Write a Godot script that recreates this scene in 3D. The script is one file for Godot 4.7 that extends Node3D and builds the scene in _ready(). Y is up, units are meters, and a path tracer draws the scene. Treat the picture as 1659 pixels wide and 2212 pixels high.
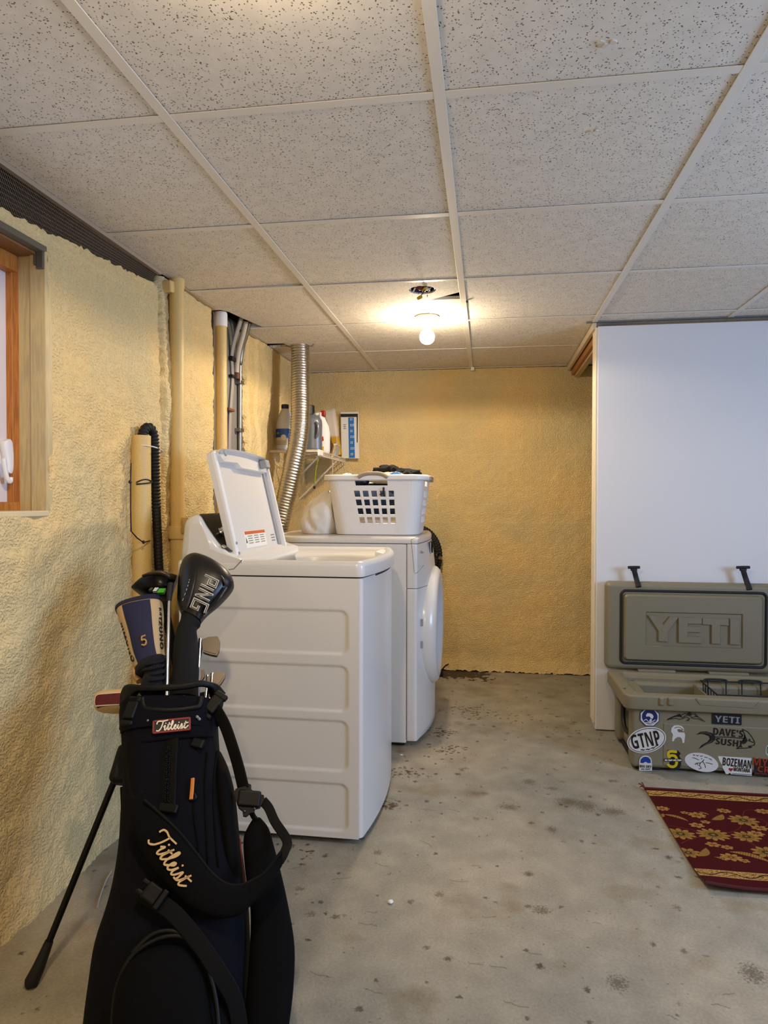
extends Node3D
# A basement laundry corner. Room axes: x right, y up, -z towards the back wall; the camera stands at x = z = 0.
const FL := 1482.17        # focal length in pixels of the 1659 x 2212 frame
const CEIL := 1.961
var CB := Basis.from_euler(Vector3(-0.01698, 0.148323, 0.00158))
var CP := Vector3(0, 1.107, 0)
var M := {}
var taken := {}
var NT := {}

# ---- measuring: where the sight line through a pixel meets a plane of the room
func dirp(px, py): return CB * Vector3((px - 829.5) / FL, -(py - 1106.0) / FL, -1.0)
func az(px, py, z):
	var d = dirp(px, py)
	return CP + d * (z / d.z)
func ay(px, py, y):
	var d = dirp(px, py)
	return CP + d * ((y - CP.y) / d.y)
func ax(px, py, x):
	var d = dirp(px, py)
	return CP + d * (x / d.x)
func apl(px, py, p, n):
	var d = dirp(px, py)
	return CP + d * ((p - CP).dot(n) / d.dot(n))

# ---- mesh builder: triangles with explicit normals
class B:
	var v := PackedVector3Array()
	var n := PackedVector3Array()
	var uv := PackedVector2Array()
	var c := PackedColorArray()
	var col = null
	func tn(a, b, d, na, nb, nd, ua = Vector2.ZERO, ub = Vector2.ZERO, ud = Vector2.ZERO):
		var g = (b - a).cross(d - a)
		if g.length_squared() < 1e-18: return
		if g.dot(na + nb + nd) > 0.0:      # Godot's front faces run clockwise
			v.append(a); v.append(d); v.append(b); n.append(na); n.append(nd); n.append(nb); uv.append(ua); uv.append(ud); uv.append(ub)
		else:
			v.append(a); v.append(b); v.append(d); n.append(na); n.append(nb); n.append(nd); uv.append(ua); uv.append(ub); uv.append(ud)
		if col != null:
			for k in 3: c.append(col)
	func tri(a, b, d, ua = Vector2.ZERO, ub = Vector2.ZERO, ud = Vector2.ZERO):
		var g = (b - a).cross(d - a).normalized()
		tn(a, b, d, g, g, g, ua, ub, ud)
	func quad(a, b, d, e):                  # counter-clockwise from outside
		tri(a, b, d, Vector2(0, 0), Vector2(1, 0), Vector2(1, 1)); tri(a, d, e, Vector2(0, 0), Vector2(1, 1), Vector2(0, 1))
	func mesh() -> ArrayMesh:
		var m = ArrayMesh.new()
		var a = []
		a.resize(Mesh.ARRAY_MAX)
		a[Mesh.ARRAY_VERTEX] = v; a[Mesh.ARRAY_NORMAL] = n; a[Mesh.ARRAY_TEX_UV] = uv
		if c.size() == v.size() and c.size() > 0: a[Mesh.ARRAY_COLOR] = c
		m.add_surface_from_arrays(Mesh.PRIMITIVE_TRIANGLES, a)
		return m

func rbox(b, xf, size, r = 0.004, s = 2):
	var h = size * 0.5
	r = min(r, min(h.x, min(h.y, h.z)) * 0.98)
	var lists = []
	for k in 3:
		var l = []
		for i in s + 1: l.append(-h[k] + r * (1.0 - cos(i * PI / 2 / s)) if false else -h[k] + r * i / s)
		for i in s + 1: l.append(h[k] - r + r * i / s)
		lists.append(l)
	for axis in 3:
		var u = (axis + 1) % 3
		var w = (axis + 2) % 3
		for sg in [-1.0, 1.0]:
			var lu = lists[u]
			var lw = lists[w]
			for i in lu.size() - 1:
				for j in lw.size() - 1:
					var p = []
					var q = []
					for o in [[0, 0], [1, 0], [1, 1], [0, 1]]:
						var c = Vector3.ZERO
						c[axis] = sg * h[axis]; c[u] = lu[i + o[0]]; c[w] = lw[j + o[1]]
						var inn = Vector3(clamp(c.x, -h.x + r, h.x - r), clamp(c.y, -h.y + r, h.y - r), clamp(c.z, -h.z + r, h.z - r))
						var nn = (c - inn).normalized()
						p.append(xf * (inn + nn * r)); q.append((xf.basis * nn).normalized())
					b.tn(p[0], p[1], p[2], q[0], q[1], q[2]); b.tn(p[0], p[2], p[3], q[0], q[2], q[3])

func at(p) -> Transform3D: return Transform3D(Basis(), p)
func bx(b, lo, hi, r = 0.004, s = 2):   # box between two corners
	rbox(b, at((lo + hi) * 0.5), (hi - lo).abs(), r, s)

# rings: Array of PackedVector3Array of equal length; two equal rings in a row make a crease
func loft(b, rings, closed = true, cap0 = false, cap1 = false, uvs = Vector2(1, 1)):
	var runs = []
	var cur = [rings[0]]
	for i in range(1, rings.size()):
		if rings[i][0].distance_to(rings[i - 1][0]) < 1e-7 and rings[i][1].distance_to(rings[i - 1][1]) < 1e-7:
			runs.append(cur); cur = [rings[i]]
		else: cur.append(rings[i])
	runs.append(cur)
	var k0 = 0.0
	for R in runs:
		var m = R.size()
		if m < 2: continue
		var c = R[0].size()
		var N = []
		var sum = 0.0
		for i in m:
			var nn = PackedVector3Array()
			var cen = Vector3.ZERO
			for p in R[i]: cen += p
			cen /= c
			var i0 = max(i - 1, 0)
			var i1 = min(i + 1, m - 1)
			for j in c:
				var j0 = (j + c - 1) % c if closed else max(j - 1, 0)
				var j1 = (j + 1) % c if closed else min(j + 1, c - 1)
				var du = R[i][j1] - R[i][j0]
				if du.length_squared() < 1e-16:
					var o = i1 if i == 0 else i0
					du = R[o][j1] - R[o][j0]
				var dv = R[i1][j] - R[i0][j]
				var g = du.cross(dv).normalized()
				nn.append(g)
				sum += g.dot(R[i][j] - cen)
			N.append(nn)
		if sum < 0.0 and closed:
			for i in m:
				for j in c: N[i][j] = -N[i][j]
		for i in m - 1:
			for j in (c if closed else c - 1):
				var j1 = (j + 1) % c
				var u0 = float(j) / c * uvs.x
				var u1 = float(j + 1) / c * uvs.x
				var w0 = (k0 + i) / max(1, rings.size() - 1) * uvs.y
				var w1 = (k0 + i + 1) / max(1, rings.size() - 1) * uvs.y
				b.tn(R[i][j], R[i][j1], R[i + 1][j1], N[i][j], N[i][j1], N[i + 1][j1], Vector2(u0, w0), Vector2(u1, w0), Vector2(u1, w1))
				b.tn(R[i][j], R[i + 1][j1], R[i + 1][j], N[i][j], N[i + 1][j1], N[i + 1][j], Vector2(u0, w0), Vector2(u1, w1), Vector2(u0, w1))
		k0 += m
	if cap0: fan(b, rings[0], rings[1])
	if cap1: fan(b, rings[-1], rings[-2])
func fan(b, ring, other):
	var c = Vector3.ZERO
	for p in ring: c += p
	c /= ring.size()
	var o = Vector3.ZERO
	for p in other: o += p
	o = c - o / other.size()
	var g = Vector3.ZERO
	for j in ring.size(): g += (ring[j] - c).cross(ring[(j + 1) % ring.size()] - c)
	g = g.normalized()
	if o.length() > 1e-6 and g.dot(o) < 0: g = -g
	for j in ring.size(): b.tn(c, ring[j], ring[(j + 1) % ring.size()], g, g, g)

func lathe(b, xf, prof, seg = 32, cap0 = false, cap1 = false, sx = 1.0, sz = 1.0):
	var rings = []
	for p in prof:
		var r = PackedVector3Array()
		for i in seg:
			var a = TAU * i / seg
			r.append(xf * Vector3(max(p.x, 1e-5) * cos(a) * sx, p.y, max(p.x, 1e-5) * sin(a) * sz))
		rings.append(r)
	loft(b, rings, true, cap0, cap1)

func sm(pts, n = 6):     # Catmull-Rom through Vector2 or Vector3 points
	var out = []
	for i in pts.size() - 1:
		var p0 = pts[max(i - 1, 0)]
		var p1 = pts[i]
		var p2 = pts[i + 1]
		var p3 = pts[min(i + 2, pts.size() - 1)]
		for k in n: out.append(p1.cubic_interpolate(p2, p0, p3, float(k) / n))
	out.append(pts[-1])
	return out

func frames(pts, up = Vector3.UP):
	var out = []
	var prev = null
	for i in pts.size():
		var t = (pts[min(i + 1, pts.size() - 1)] - pts[max(i - 1, 0)]).normalized()
		var a
		if prev == null:
			a = up - t * up.dot(t)
			if a.length() < 0.1: a = Vector3.RIGHT - t * t.x
		else: a = prev - t * prev.dot(t)
		a = a.normalized()
		prev = a
		out.append([t, a, t.cross(a)])
	return out

func tube(b, pts, r, seg = 10, caps = true):
	var f = frames(pts)
	var rings = []
	for i in pts.size():
		var rr = r[i] if r is Array else r
		var ring = PackedVector3Array()
		for j in seg:
			var a = TAU * j / seg
			ring.append(pts[i] + (f[i][1] * cos(a) + f[i][2] * sin(a)) * rr)
		rings.append(ring)
	loft(b, rings, true, caps, caps)

# a strap: pts, its width direction at every point, half width, thickness; rounded edges
func strap(b, pts, wid, hw, th, seg = 12, power = 0.35):
	var rings = []
	for i in pts.size():
		var t = (pts[min(i + 1, pts.size() - 1)] - pts[max(i - 1, 0)]).normalized()
		var w = wid[i] if wid is Array else wid
		w = (w - t * w.dot(t)).normalized()
		var nn = t.cross(w)
		var h = hw[i] if hw is Array else hw
		var k = th[i] if th is Array else th
		var ring = PackedVector3Array()
		for j in seg:
			var a = TAU * j / seg
			ring.append(pts[i] + w * h * sign(cos(a)) * pow(abs(cos(a)), power) + nn * k * sign(sin(a)) * pow(abs(sin(a)), max(power, 0.6)))
		rings.append(ring)
	loft(b, rings, true, true, true)

# a flat shape with thickness: 2D polygon mapped by xf (x, y in the plane, z out of it)
func prism(b, poly, xf, z0, z1, back = true):
	var idx = Geometry2D.triangulate_polygon(poly)
	var nn = (xf.basis.x.cross(xf.basis.y)).normalized()
	if nn.dot(xf.basis.z) < 0: nn = -nn
	for k in range(0, idx.size(), 3):
		var a = poly[idx[k]]
		var d = poly[idx[k + 1]]
		var e = poly[idx[k + 2]]
		b.tn(xf * Vector3(a.x, a.y, z1), xf * Vector3(d.x, d.y, z1), xf * Vector3(e.x, e.y, z1), nn, nn, nn, a, d, e)
		if back: b.tn(xf * Vector3(a.x, a.y, z0), xf * Vector3(d.x, d.y, z0), xf * Vector3(e.x, e.y, z0), -nn, -nn, -nn, a, d, e)
	var cw = Geometry2D.is_polygon_clockwise(poly)
	for k in poly.size():
		var p = poly[k]
		var q = poly[(k + 1) % poly.size()]
		var o = Vector3(q.y - p.y, p.x - q.x, 0) * (-1.0 if cw else 1.0)
		var g = (xf.basis * o).normalized()
		var A = xf * Vector3(p.x, p.y, z0)
		var D = xf * Vector3(q.x, q.y, z0)
		var E = xf * Vector3(q.x, q.y, z1)
		var F = xf * Vector3(p.x, p.y, z1)
		b.tn(A, D, E, g, g, g, p, q, q); b.tn(A, E, F, g, g, g, p, q, p)

# pen strokes of a given width as flat raised shapes
func pen(b, lines, w, xf, z0, z1, smooth_n = 5, joint = Geometry2D.JOIN_ROUND, ending = Geometry2D.END_ROUND):
	for l in lines:
		var pts = PackedVector2Array(sm(l, smooth_n) if smooth_n > 1 else l)
		for poly in Geometry2D.offset_polyline(pts, w * 0.5, joint, ending):
			if not Geometry2D.is_polygon_clockwise(poly): prism(b, simplify(poly), xf, z0, z1, false)
func simplify(poly):
	var o = PackedVector2Array()
	for p in poly:
		if o.is_empty() or o[-1].distance_to(p) > 1e-6: o.append(p)
	return o

func circ(c, rx, ry = 0.0, n = 32, rot = 0.0):
	if ry == 0.0: ry = rx
	var o = PackedVector2Array()
	for i in n: o.append(c + Vector2(cos(TAU * i / n) * rx, sin(TAU * i / n) * ry).rotated(rot))
	return o
func rrect(c, w, h, r, s = 5):
	var o = PackedVector2Array()
	for q in [[1, 1, 0], [-1, 1, 1], [-1, -1, 2], [1, -1, 3]]:
		for i in s + 1:
			var a = PI / 2 * (q[2] + float(i) / s)
			o.append(c + Vector2(q[0] * (w / 2 - r) + r * cos(a), q[1] * (h / 2 - r) + r * sin(a)))
	return o

# ---- nodes
func numbered(called):
	if not taken.has(called):
		taken[called] = 0
		return called
	taken[called] += 1
	return "%s_%03d" % [called, taken[called]]
func tag(o, label, category, group = ""):
	o.set_meta("label", label); o.set_meta("category", category)
	if group: o.set_meta("group", group)
	return o
func thing(called, label, category, base = Vector3.ZERO, group = ""):
	var o = Node3D.new()
	o.name = numbered(called)
	add_child(o)
	o.position = base
	return tag(o, label, category, group)
# a mesh in world coordinates, as a part of parent or as an object of its own
func obj(called, b, m, parent = null):
	var o = MeshInstance3D.new()
	o.mesh = b.mesh() if b is B else b
	o.material_override = m
	if parent == null:
		o.name = numbered(called)
		add_child(o)
	else:
		o.name = called
		parent.add_child(o, true)
		o.transform = parent_space(parent).affine_inverse()
	return o
func parent_space(p):
	var t = Transform3D()
	while p != self and p != null:
		t = p.transform * t
		p = p.get_parent()
	return t
func struct(o, label = ""):
	o.set_meta("kind", "structure")
	if label: o.set_meta("label", label)
	return o
func group_node(called, label):
	var o = Node3D.new()
	o.name = called
	add_child(o)
	return struct(o, label)

# lettering: a TextMesh as a part, fitted to width x height in the plane of xf
func words(s, called, m, parent, xf, w, h, depth = 0.0006, bold = true, face = "Droid Sans"):
	var f = SystemFont.new()
	f.font_names = PackedStringArray([face])
	f.font_weight = 700 if bold else 400
	var t = TextMesh.new()
	t.font = f; t.text = s; t.font_size = 48; t.pixel_size = 0.01; t.depth = 0.01; t.curve_step = 2.0
	var a = t.get_aabb()
	var o = MeshInstance3D.new()
	o.mesh = t
	o.material_override = m
	o.name = called
	parent.add_child(o, true)
	var k = Vector3(w / max(a.size.x, 0.001), h / max(a.size.y, 0.001), depth / 0.01)
	o.transform = parent_space(parent).affine_inverse() * xf * Transform3D(Basis.from_scale(k), -(a.position + a.size * 0.5) * k)
	return o

# ---- materials
func mat(c, rough = 0.6, metal = 0.0):
	var m = StandardMaterial3D.new()
	m.albedo_color = c
	m.roughness = rough
	m.metallic = metal
	return m
func noise_tex(key, freq, type = FastNoiseLite.TYPE_SIMPLEX, oct = 3, size = 512, ramp = null, ret = -1):
	if NT.has(key): return NT[key]
	var n = FastNoiseLite.new()
	n.noise_type = type
	n.frequency = freq
	n.fractal_octaves = oct
	n.seed = 7 + NT.size()
	if ret >= 0: n.cellular_return_type = ret
	var t = NoiseTexture2D.new()
	t.width = size; t.height = size; t.seamless = true; t.noise = n
	if ramp != null: t.color_ramp = ramp
	NT[key] = t
	return t
func ramp(stops):
	var g = Gradient.new()
	g.offsets = PackedFloat32Array(stops.map(func(s): return s[0]))
	g.colors = PackedColorArray(stops.map(func(s): return s[1]))
	return g
func relief(m, tex, cm, scale):
	m.heightmap_enabled = true
	m.heightmap_texture = tex
	m.heightmap_scale = cm
	m.uv1_triplanar = true
	m.uv1_world_triplanar = true
	m.uv1_scale = Vector3.ONE * scale
	return m
func img_tex(im): return ImageTexture.create_from_image(im)

func _ready():
	# camera
	var cam = Camera3D.new()
	cam.name = "camera"
	cam.transform = Transform3D(CB, CP)
	cam.fov = 2.0 * rad_to_deg(atan(1106.0 / FL))
	cam.near = 0.02
	cam.far = 60.0
	add_child(cam)
	cam.current = true
	# sky and exposure
	var we = WorldEnvironment.new()
	we.name = "environment"
	var e = Environment.new()
	e.background_mode = Environment.BG_COLOR
	e.background_color = Color(0.70, 0.78, 0.90)
	e.background_energy_multiplier = 1.0
	e.tonemap_mode = Environment.TONE_MAPPER_LINEAR
	e.tonemap_exposure = EXPOSURE
	e.sdfgi_enabled = true
	e.ssao_enabled = true
	e.ssil_enabled = true
	we.environment = e
	add_child(we)
	# cool daylight from an unseen right-hand window, placed to light partition and washer
	var al = AreaLight3D.new()
	al.name = "unseen_window_daylight"
	al.area_size = Vector2(1.1, 0.75)
	al.light_color = Color(0.66, 0.80, 1.0)
	al.light_energy = DAY_E
	al.shadow_enabled = true
	al.transform = Transform3D(Basis(Vector3.UP, PI / 2), Vector3(2.62, 1.30, -1.05))
	add_child(al)
	materials()
	room()
	ceiling()
	window_left()
	pipes()
	washer()
	dryer()
	on_dryer()
	shelf()
	duct()
	lamps()
	cooler()
	rug()
	golf()
	small_things()

const EXPOSURE := 1.80
const DAY_E := 3.7
const LAMP_BACK := 0.45
const LAMP_NEAR := 0.44
const UNSEEN_LAMP_FAR := 0.50  # unseen bulb behind the camera

func materials():
	var grain = noise_tex("grain", 0.035, FastNoiseLite.TYPE_SIMPLEX, 3, 512)
	var fine = noise_tex("fine", 0.12, FastNoiseLite.TYPE_SIMPLEX, 2, 512)
	M.foam = relief(mat(Color.WHITE, 0.58), grain, 0.45, 4.6)
	M.foam.vertex_color_use_as_albedo = true
	M.foam_pipe = relief(mat(Color(0.84, 0.72, 0.46), 0.45), fine, 0.08, 3.0)
	M.concrete_wall = relief(mat(Color(0.50, 0.48, 0.45), 0.9), fine, 0.1, 2.0)
	M.plaster = mat(Color(0.85, 0.85, 0.855), 0.55)
	M.plain_wall = mat(Color(0.80, 0.74, 0.64), 0.8)
	M.white_enamel = mat(Color(0.84, 0.83, 0.81), 0.28)
	M.white_enamel.clearcoat_enabled = true
	M.white_enamel.clearcoat = 0.3
	M.white_enamel.clearcoat_roughness = 0.15
	M.white_plastic = mat(Color(0.90, 0.90, 0.90), 0.4)
	M.grey_plastic = mat(Color(0.55, 0.56, 0.58), 0.5)
	M.seam = mat(Color(0.10, 0.10, 0.11), 0.8)
	M.black = mat(Color(0.03, 0.03, 0.035), 0.55)
	M.black_gloss = mat(Color(0.02, 0.018, 0.018), 0.3)
	M.black_gloss.metallic_specular = 0.3
	M.black_rubber = mat(Color(0.035, 0.035, 0.038), 0.65)
	M.chrome = mat(Color(0.80, 0.80, 0.82), 0.18, 1.0)
	M.steel = mat(Color(0.62, 0.61, 0.60), 0.35, 1.0)
	M.dark_hole = mat(Color(0.05, 0.045, 0.04), 0.95)
	M.tee = mat(Color(0.90, 0.87, 0.815), 0.4)
	M.white = mat(Color(0.88, 0.88, 0.87), 0.6)
	M.ink = mat(Color(0.03, 0.03, 0.03), 0.6)
	M.cream = mat(Color(0.90, 0.84, 0.70), 0.7)

# a sheet with depth over a grid of lines: f(i, j) gives the face, back(p) the point behind it; cells where open(i, j) holds are left out
func shell_grid(b, nu, nv, f, back, open, tint = null):
	var P = []
	for i in nu + 1:
		var row = PackedVector3Array()
		for j in nv + 1: row.append(f.call(i, j))
		P.append(row)
	var N = []
	var ref = Vector3.ZERO
	for i in nu + 1:
		var row = PackedVector3Array()
		for j in nv + 1:
			var du = P[min(i + 1, nu)][j] - P[max(i - 1, 0)][j]
			var dv = P[i][min(j + 1, nv)] - P[i][max(j - 1, 0)]
			row.append(du.cross(dv).normalized())
		N.append(row)
	var o = back.call(P[nu / 2][nv / 2])
	var flip = N[nu / 2][nv / 2].dot(P[nu / 2][nv / 2] - o) < 0
	if flip:
		for i in nu + 1:
			for j in nv + 1: N[i][j] = -N[i][j]
	for i in nu:
		for j in nv:
			if open.call(i, j): continue
			var q = [P[i][j], P[i + 1][j], P[i + 1][j + 1], P[i][j + 1]]
			var m = [N[i][j], N[i + 1][j], N[i + 1][j + 1], N[i][j + 1]]
			if tint != null:
				var t = [tint.call(q[0]), tint.call(q[1]), tint.call(q[2]), tint.call(q[3])]
				var k0 = b.v.size()
				b.tn(q[0], q[1], q[2], m[0], m[1], m[2])
				if b.v.size() > k0:
					b.c.append(t[0])
					if b.v[k0 + 1] == q[1]: b.c.append(t[1]); b.c.append(t[2])
					else: b.c.append(t[2]); b.c.append(t[1])
				k0 = b.v.size()
				b.tn(q[0], q[2], q[3], m[0], m[2], m[3])
				if b.v.size() > k0:
					b.c.append(t[0])
					if b.v[k0 + 1] == q[2]: b.c.append(t[2]); b.c.append(t[3])
					else: b.c.append(t[3]); b.c.append(t[2])
			else:
				b.tn(q[0], q[1], q[2], m[0], m[1], m[2]); b.tn(q[0], q[2], q[3], m[0], m[2], m[3])
			for s in [[i - 1, j, 0, 3], [i + 1, j, 1, 2], [i, j - 1, 0, 1], [i, j + 1, 3, 2]]:
				var gone = s[0] < 0 or s[1] < 0 or s[0] >= nu or s[1] >= nv
				if not gone: gone = open.call(s[0], s[1])
				if gone:
					var a = q[s[2]]
					var d = q[s[3]]
					var k1 = b.v.size()
					var cen = (q[0] + q[1] + q[2] + q[3]) / 4.0
					var A = back.call(a)
					var D = back.call(d)
					var g = (d - a).cross(A - a).normalized()
					if g.dot((a + d) / 2.0 - cen) < 0: g = -g
					b.tn(a, d, D, g, g, g); b.tn(a, D, A, g, g, g)
					if tint != null:
						var tc = tint.call(cen)
						for k in b.v.size() - k1: b.c.append(tc)

func cuts(breaks, step):
	var o = [breaks[0]]
	for i in breaks.size() - 1:
		var n = max(1, int(ceil(abs(breaks[i + 1] - breaks[i]) / step)))
		for k in n: o.append(lerp(breaks[i], breaks[i + 1], float(k + 1) / n))
	return o

func make_noise(freq, sd, oct = 2, type = FastNoiseLite.TYPE_SIMPLEX_SMOOTH):
	var n = FastNoiseLite.new()
	n.noise_type = type
	n.frequency = freq
	n.seed = sd
	n.fractal_octaves = oct
	return n

const WIN_Z0 := -0.85
const WIN_Z1 := -1.765
const WIN_Y0 := 1.065
const WIN_Y1 := 1.800

func room():
	var rng = RandomNumberGenerator.new()
	rng.seed = 11
	# floor
	var fl = B.new()
	fl.quad(Vector3(-1.5, 0, 2.0), Vector3(2.75, 0, 2.0), Vector3(2.75, 0, -4.65), Vector3(-1.5, 0, -4.65))
	for k in fl.v.size(): fl.uv[k] = Vector2((fl.v[k].x + 1.5) / 4.25, (fl.v[k].z + 4.65) / 4.25)
	bx(fl, Vector3(-1.5, -0.12, -4.65), Vector3(2.75, -0.004, 2.0), 0.002, 1)
	M.floor = floor_material()
	struct(obj("floor", fl, M.floor), "bare grey concrete basement floor with stains and specks")
	# foam: big waves, lumps and a fine skin
	var n1 = make_noise(1.3, 3)
	var n2 = make_noise(5.5, 5, 2)
	var n3 = make_noise(22.0, 9, 2)
	var n4 = make_noise(2.2, 21, 3)
	var lump = func(p): return n1.get_noise_3dv(p) * 0.018 + n2.get_noise_3dv(p) * 0.011 + (1.0 - abs(n3.get_noise_3dv(p)) * 2.0) * 0.0055
	var pale = Color(0.64, 0.51, 0.26)
	var deep = Color(0.78, 0.55, 0.23)
	var tint = func(p):
		var k = clamp(0.35 + n4.get_noise_3dv(p) * 0.9 + (0.9 - p.y) * 0.04 - (p.z + 2.4) * 0.10, 0.0, 1.0)
		return pale.lerp(deep, k)
	var wl = group_node("wall_left", "left basement wall covered in bumpy yellow spray foam")
	var bk = B.new()
	for q in [[2.0, WIN_Z0, 0.0, 2.2], [WIN_Z1, -4.65, 0.0, 2.2], [WIN_Z0, WIN_Z1, 0.0, WIN_Y0], [WIN_Z0, WIN_Z1, WIN_Y1, 2.2]]:
		bx(bk, Vector3(-1.50, q[2], q[1]), Vector3(-1.315, q[3], q[0]), 0.002, 1)
	obj("concrete_backing", bk, M.concrete_wall, wl)
	var top_at = func(z): return 1.838 + clamp((-1.5 - z) / 0.93, 0.0, 1.0) * 0.070 if z > -2.45 else 1.958
	var rb = B.new()
	bx(rb, Vector3(-1.316, 0.0, -3.43), Vector3(-1.250, 2.0, -2.95), 0.002, 1)
	obj("recess_board", rb, M.concrete_wall, wl)
	for part in [[1.9, WIN_Z0, WIN_Z1, -2.44], [-2.455, -2.965], [-3.385, -4.50]]:
		var zs = cuts(part, 0.0125)
		var ys = cuts([0.0, WIN_Y0, WIN_Y1, 1.0] if part.size() == 4 else [0.0, 1.0], 0.0125) if false else null
		ys = cuts([0.0, WIN_Y0, WIN_Y1, 1.95], 0.0125)
		var b = B.new()
		var za = part[0]
		var zb = part[-1]
		var f = func(i, j):
			var z = zs[i]
			var y = ys[j]
			var tp = top_at.call(z)
			if y > WIN_Y1: y = WIN_Y1 + (y - WIN_Y1) / (1.95 - WIN_Y1) * (tp - WIN_Y1 + n3.get_noise_2d(z * 2.0, 3.0) * (0.010 if z > -2.45 else 0.001))
			var p = Vector3(-1.215, y, z)
			var edge = min(min(abs(z - za), abs(z - zb)), 0.03) / 0.03
			var d = lump.call(p) + max(0.0, 0.35 - y) * 0.09
			if z < -3.5: d += 0.012
			p.x += d * 1.0 - (1.0 - edge) * (1.0 - edge) * 0.028
			if i == 0 or i == zs.size() - 1: p.z += n3.get_noise_2d(y * 1.4, z) * 0.02
			return p
		var open = func(i, j): return zs[i] <= WIN_Z0 + 0.001 and zs[i + 1] >= WIN_Z1 - 0.001 and ys[j] >= WIN_Y0 - 0.001 and ys[j + 1] <= WIN_Y1 + 0.001
		shell_grid(b, zs.size() - 1, ys.size() - 1, f, func(p): return Vector3(-1.318, p.y, p.z), open, tint)
		obj("foam_panel", b, M.foam, wl)
	# back wall
	var wb = group_node("wall_back", "back basement wall covered in bumpy yellow spray foam")
	var bb = B.new()
	bx(bb, Vector3(-1.5, 0, -4.75), Vector3(2.75, 2.2, -4.56), 0.002, 1)
	obj("concrete_backing", bb, M.concrete_wall, wb)
	var xs = cuts([-1.31, 2.6], 0.0125)
	var yb = cuts([0.0, 1.957], 0.0125)
	var fb = B.new()
	shell_grid(fb, xs.size() - 1, yb.size() - 1, func(i, j):
		var p = Vector3(xs[i], yb[j], -4.478)
		p.z += lump.call(p + Vector3(7, 0, 0)) * 0.5 + n3.get_noise_3dv(p * 1.5) * 0.0015 + max(0.0, 0.08 - p.y) * 0.2
		if j == 0: p.y += 0.006 + n3.get_noise_2d(p.x * 1.5, 1.0) * 0.012
		if j == yb.size() - 1: p.y += n3.get_noise_2d(p.x, 8.0) * 0.002
		return p, func(p): return Vector3(p.x, p.y, -4.565), func(_i, _j): return false, tint)
	obj("foam_panel", fb, M.foam, wb)
	# the white partition, ending in the room
	var wp = group_node("wall_partition", "white painted partition wall behind the open cooler")
	var pb = B.new()
	rbox(pb, at(Vector3(1.617, 0.972, -3.452)), Vector3(2.19, 1.935, 0.10), 0.004, 2)
	obj("board", pb, M.plaster, wp)
	var pe = B.new()
	rbox(pe, at(Vector3(0.517, 0.985, -3.452)), Vector3(0.010, 1.90, 0.094), 0.003, 2)
	obj("corner_trim", pe, mat(Color(0.87, 0.82, 0.72), 0.6), wp)
	# the rest of the room, behind and beside the camera
	var wr = B.new()
	for q in [[2.0, -0.48, 0.0, 2.2], [-1.62, -4.65, 0.0, 2.2], [-0.48, -1.62, 0.0, 0.9], [-0.48, -1.62, 1.7, 2.2]]:
		bx(wr, Vector3(2.66, q[2], q[1]), Vector3(2.78, q[3], q[0]), 0.002, 1)
	struct(obj("wall_right", wr, M.plain_wall), "plain painted right-hand wall out of view, holding the unseen window")
	var wf = B.new()
	bx(wf, Vector3(-1.5, 0, 1.9), Vector3(2.78, 2.2, 2.02), 0.002, 1)
	struct(obj("wall_front", wf, M.plain_wall), "plain painted wall behind the camera")
	var w2 = group_node("unseen_window_2", "unseen frosted window out of view on the right, giving the cool daylight")  # unseen window, out of view, for the cool light from the right
	var pane = B.new()
	bx(pane, Vector3(2.70, 0.9, -1.62), Vector3(2.71, 1.7, -0.48), 0.002, 1)
	var pm = mat(Color(0.8, 0.85, 0.9), 0.4)
	pm.emission_enabled = true
	pm.emission = Color(0.72, 0.84, 1.0)
	pm.emission_energy_multiplier = 0.6
	obj("pane", pane, pm, w2)
	var fr = B.new()
	for q in [[0.90, 0.95, -1.62, -0.48], [1.65, 1.70, -1.62, -0.48], [0.95, 1.65, -1.62, -1.57], [0.95, 1.65, -0.53, -0.48], [0.95, 1.65, -1.07, -1.03]]:
		bx(fr, Vector3(2.65, q[0], q[2]), Vector3(2.70, q[1], q[3]), 0.003, 1)
	obj("window_frame", fr, M.white, w2)

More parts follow.
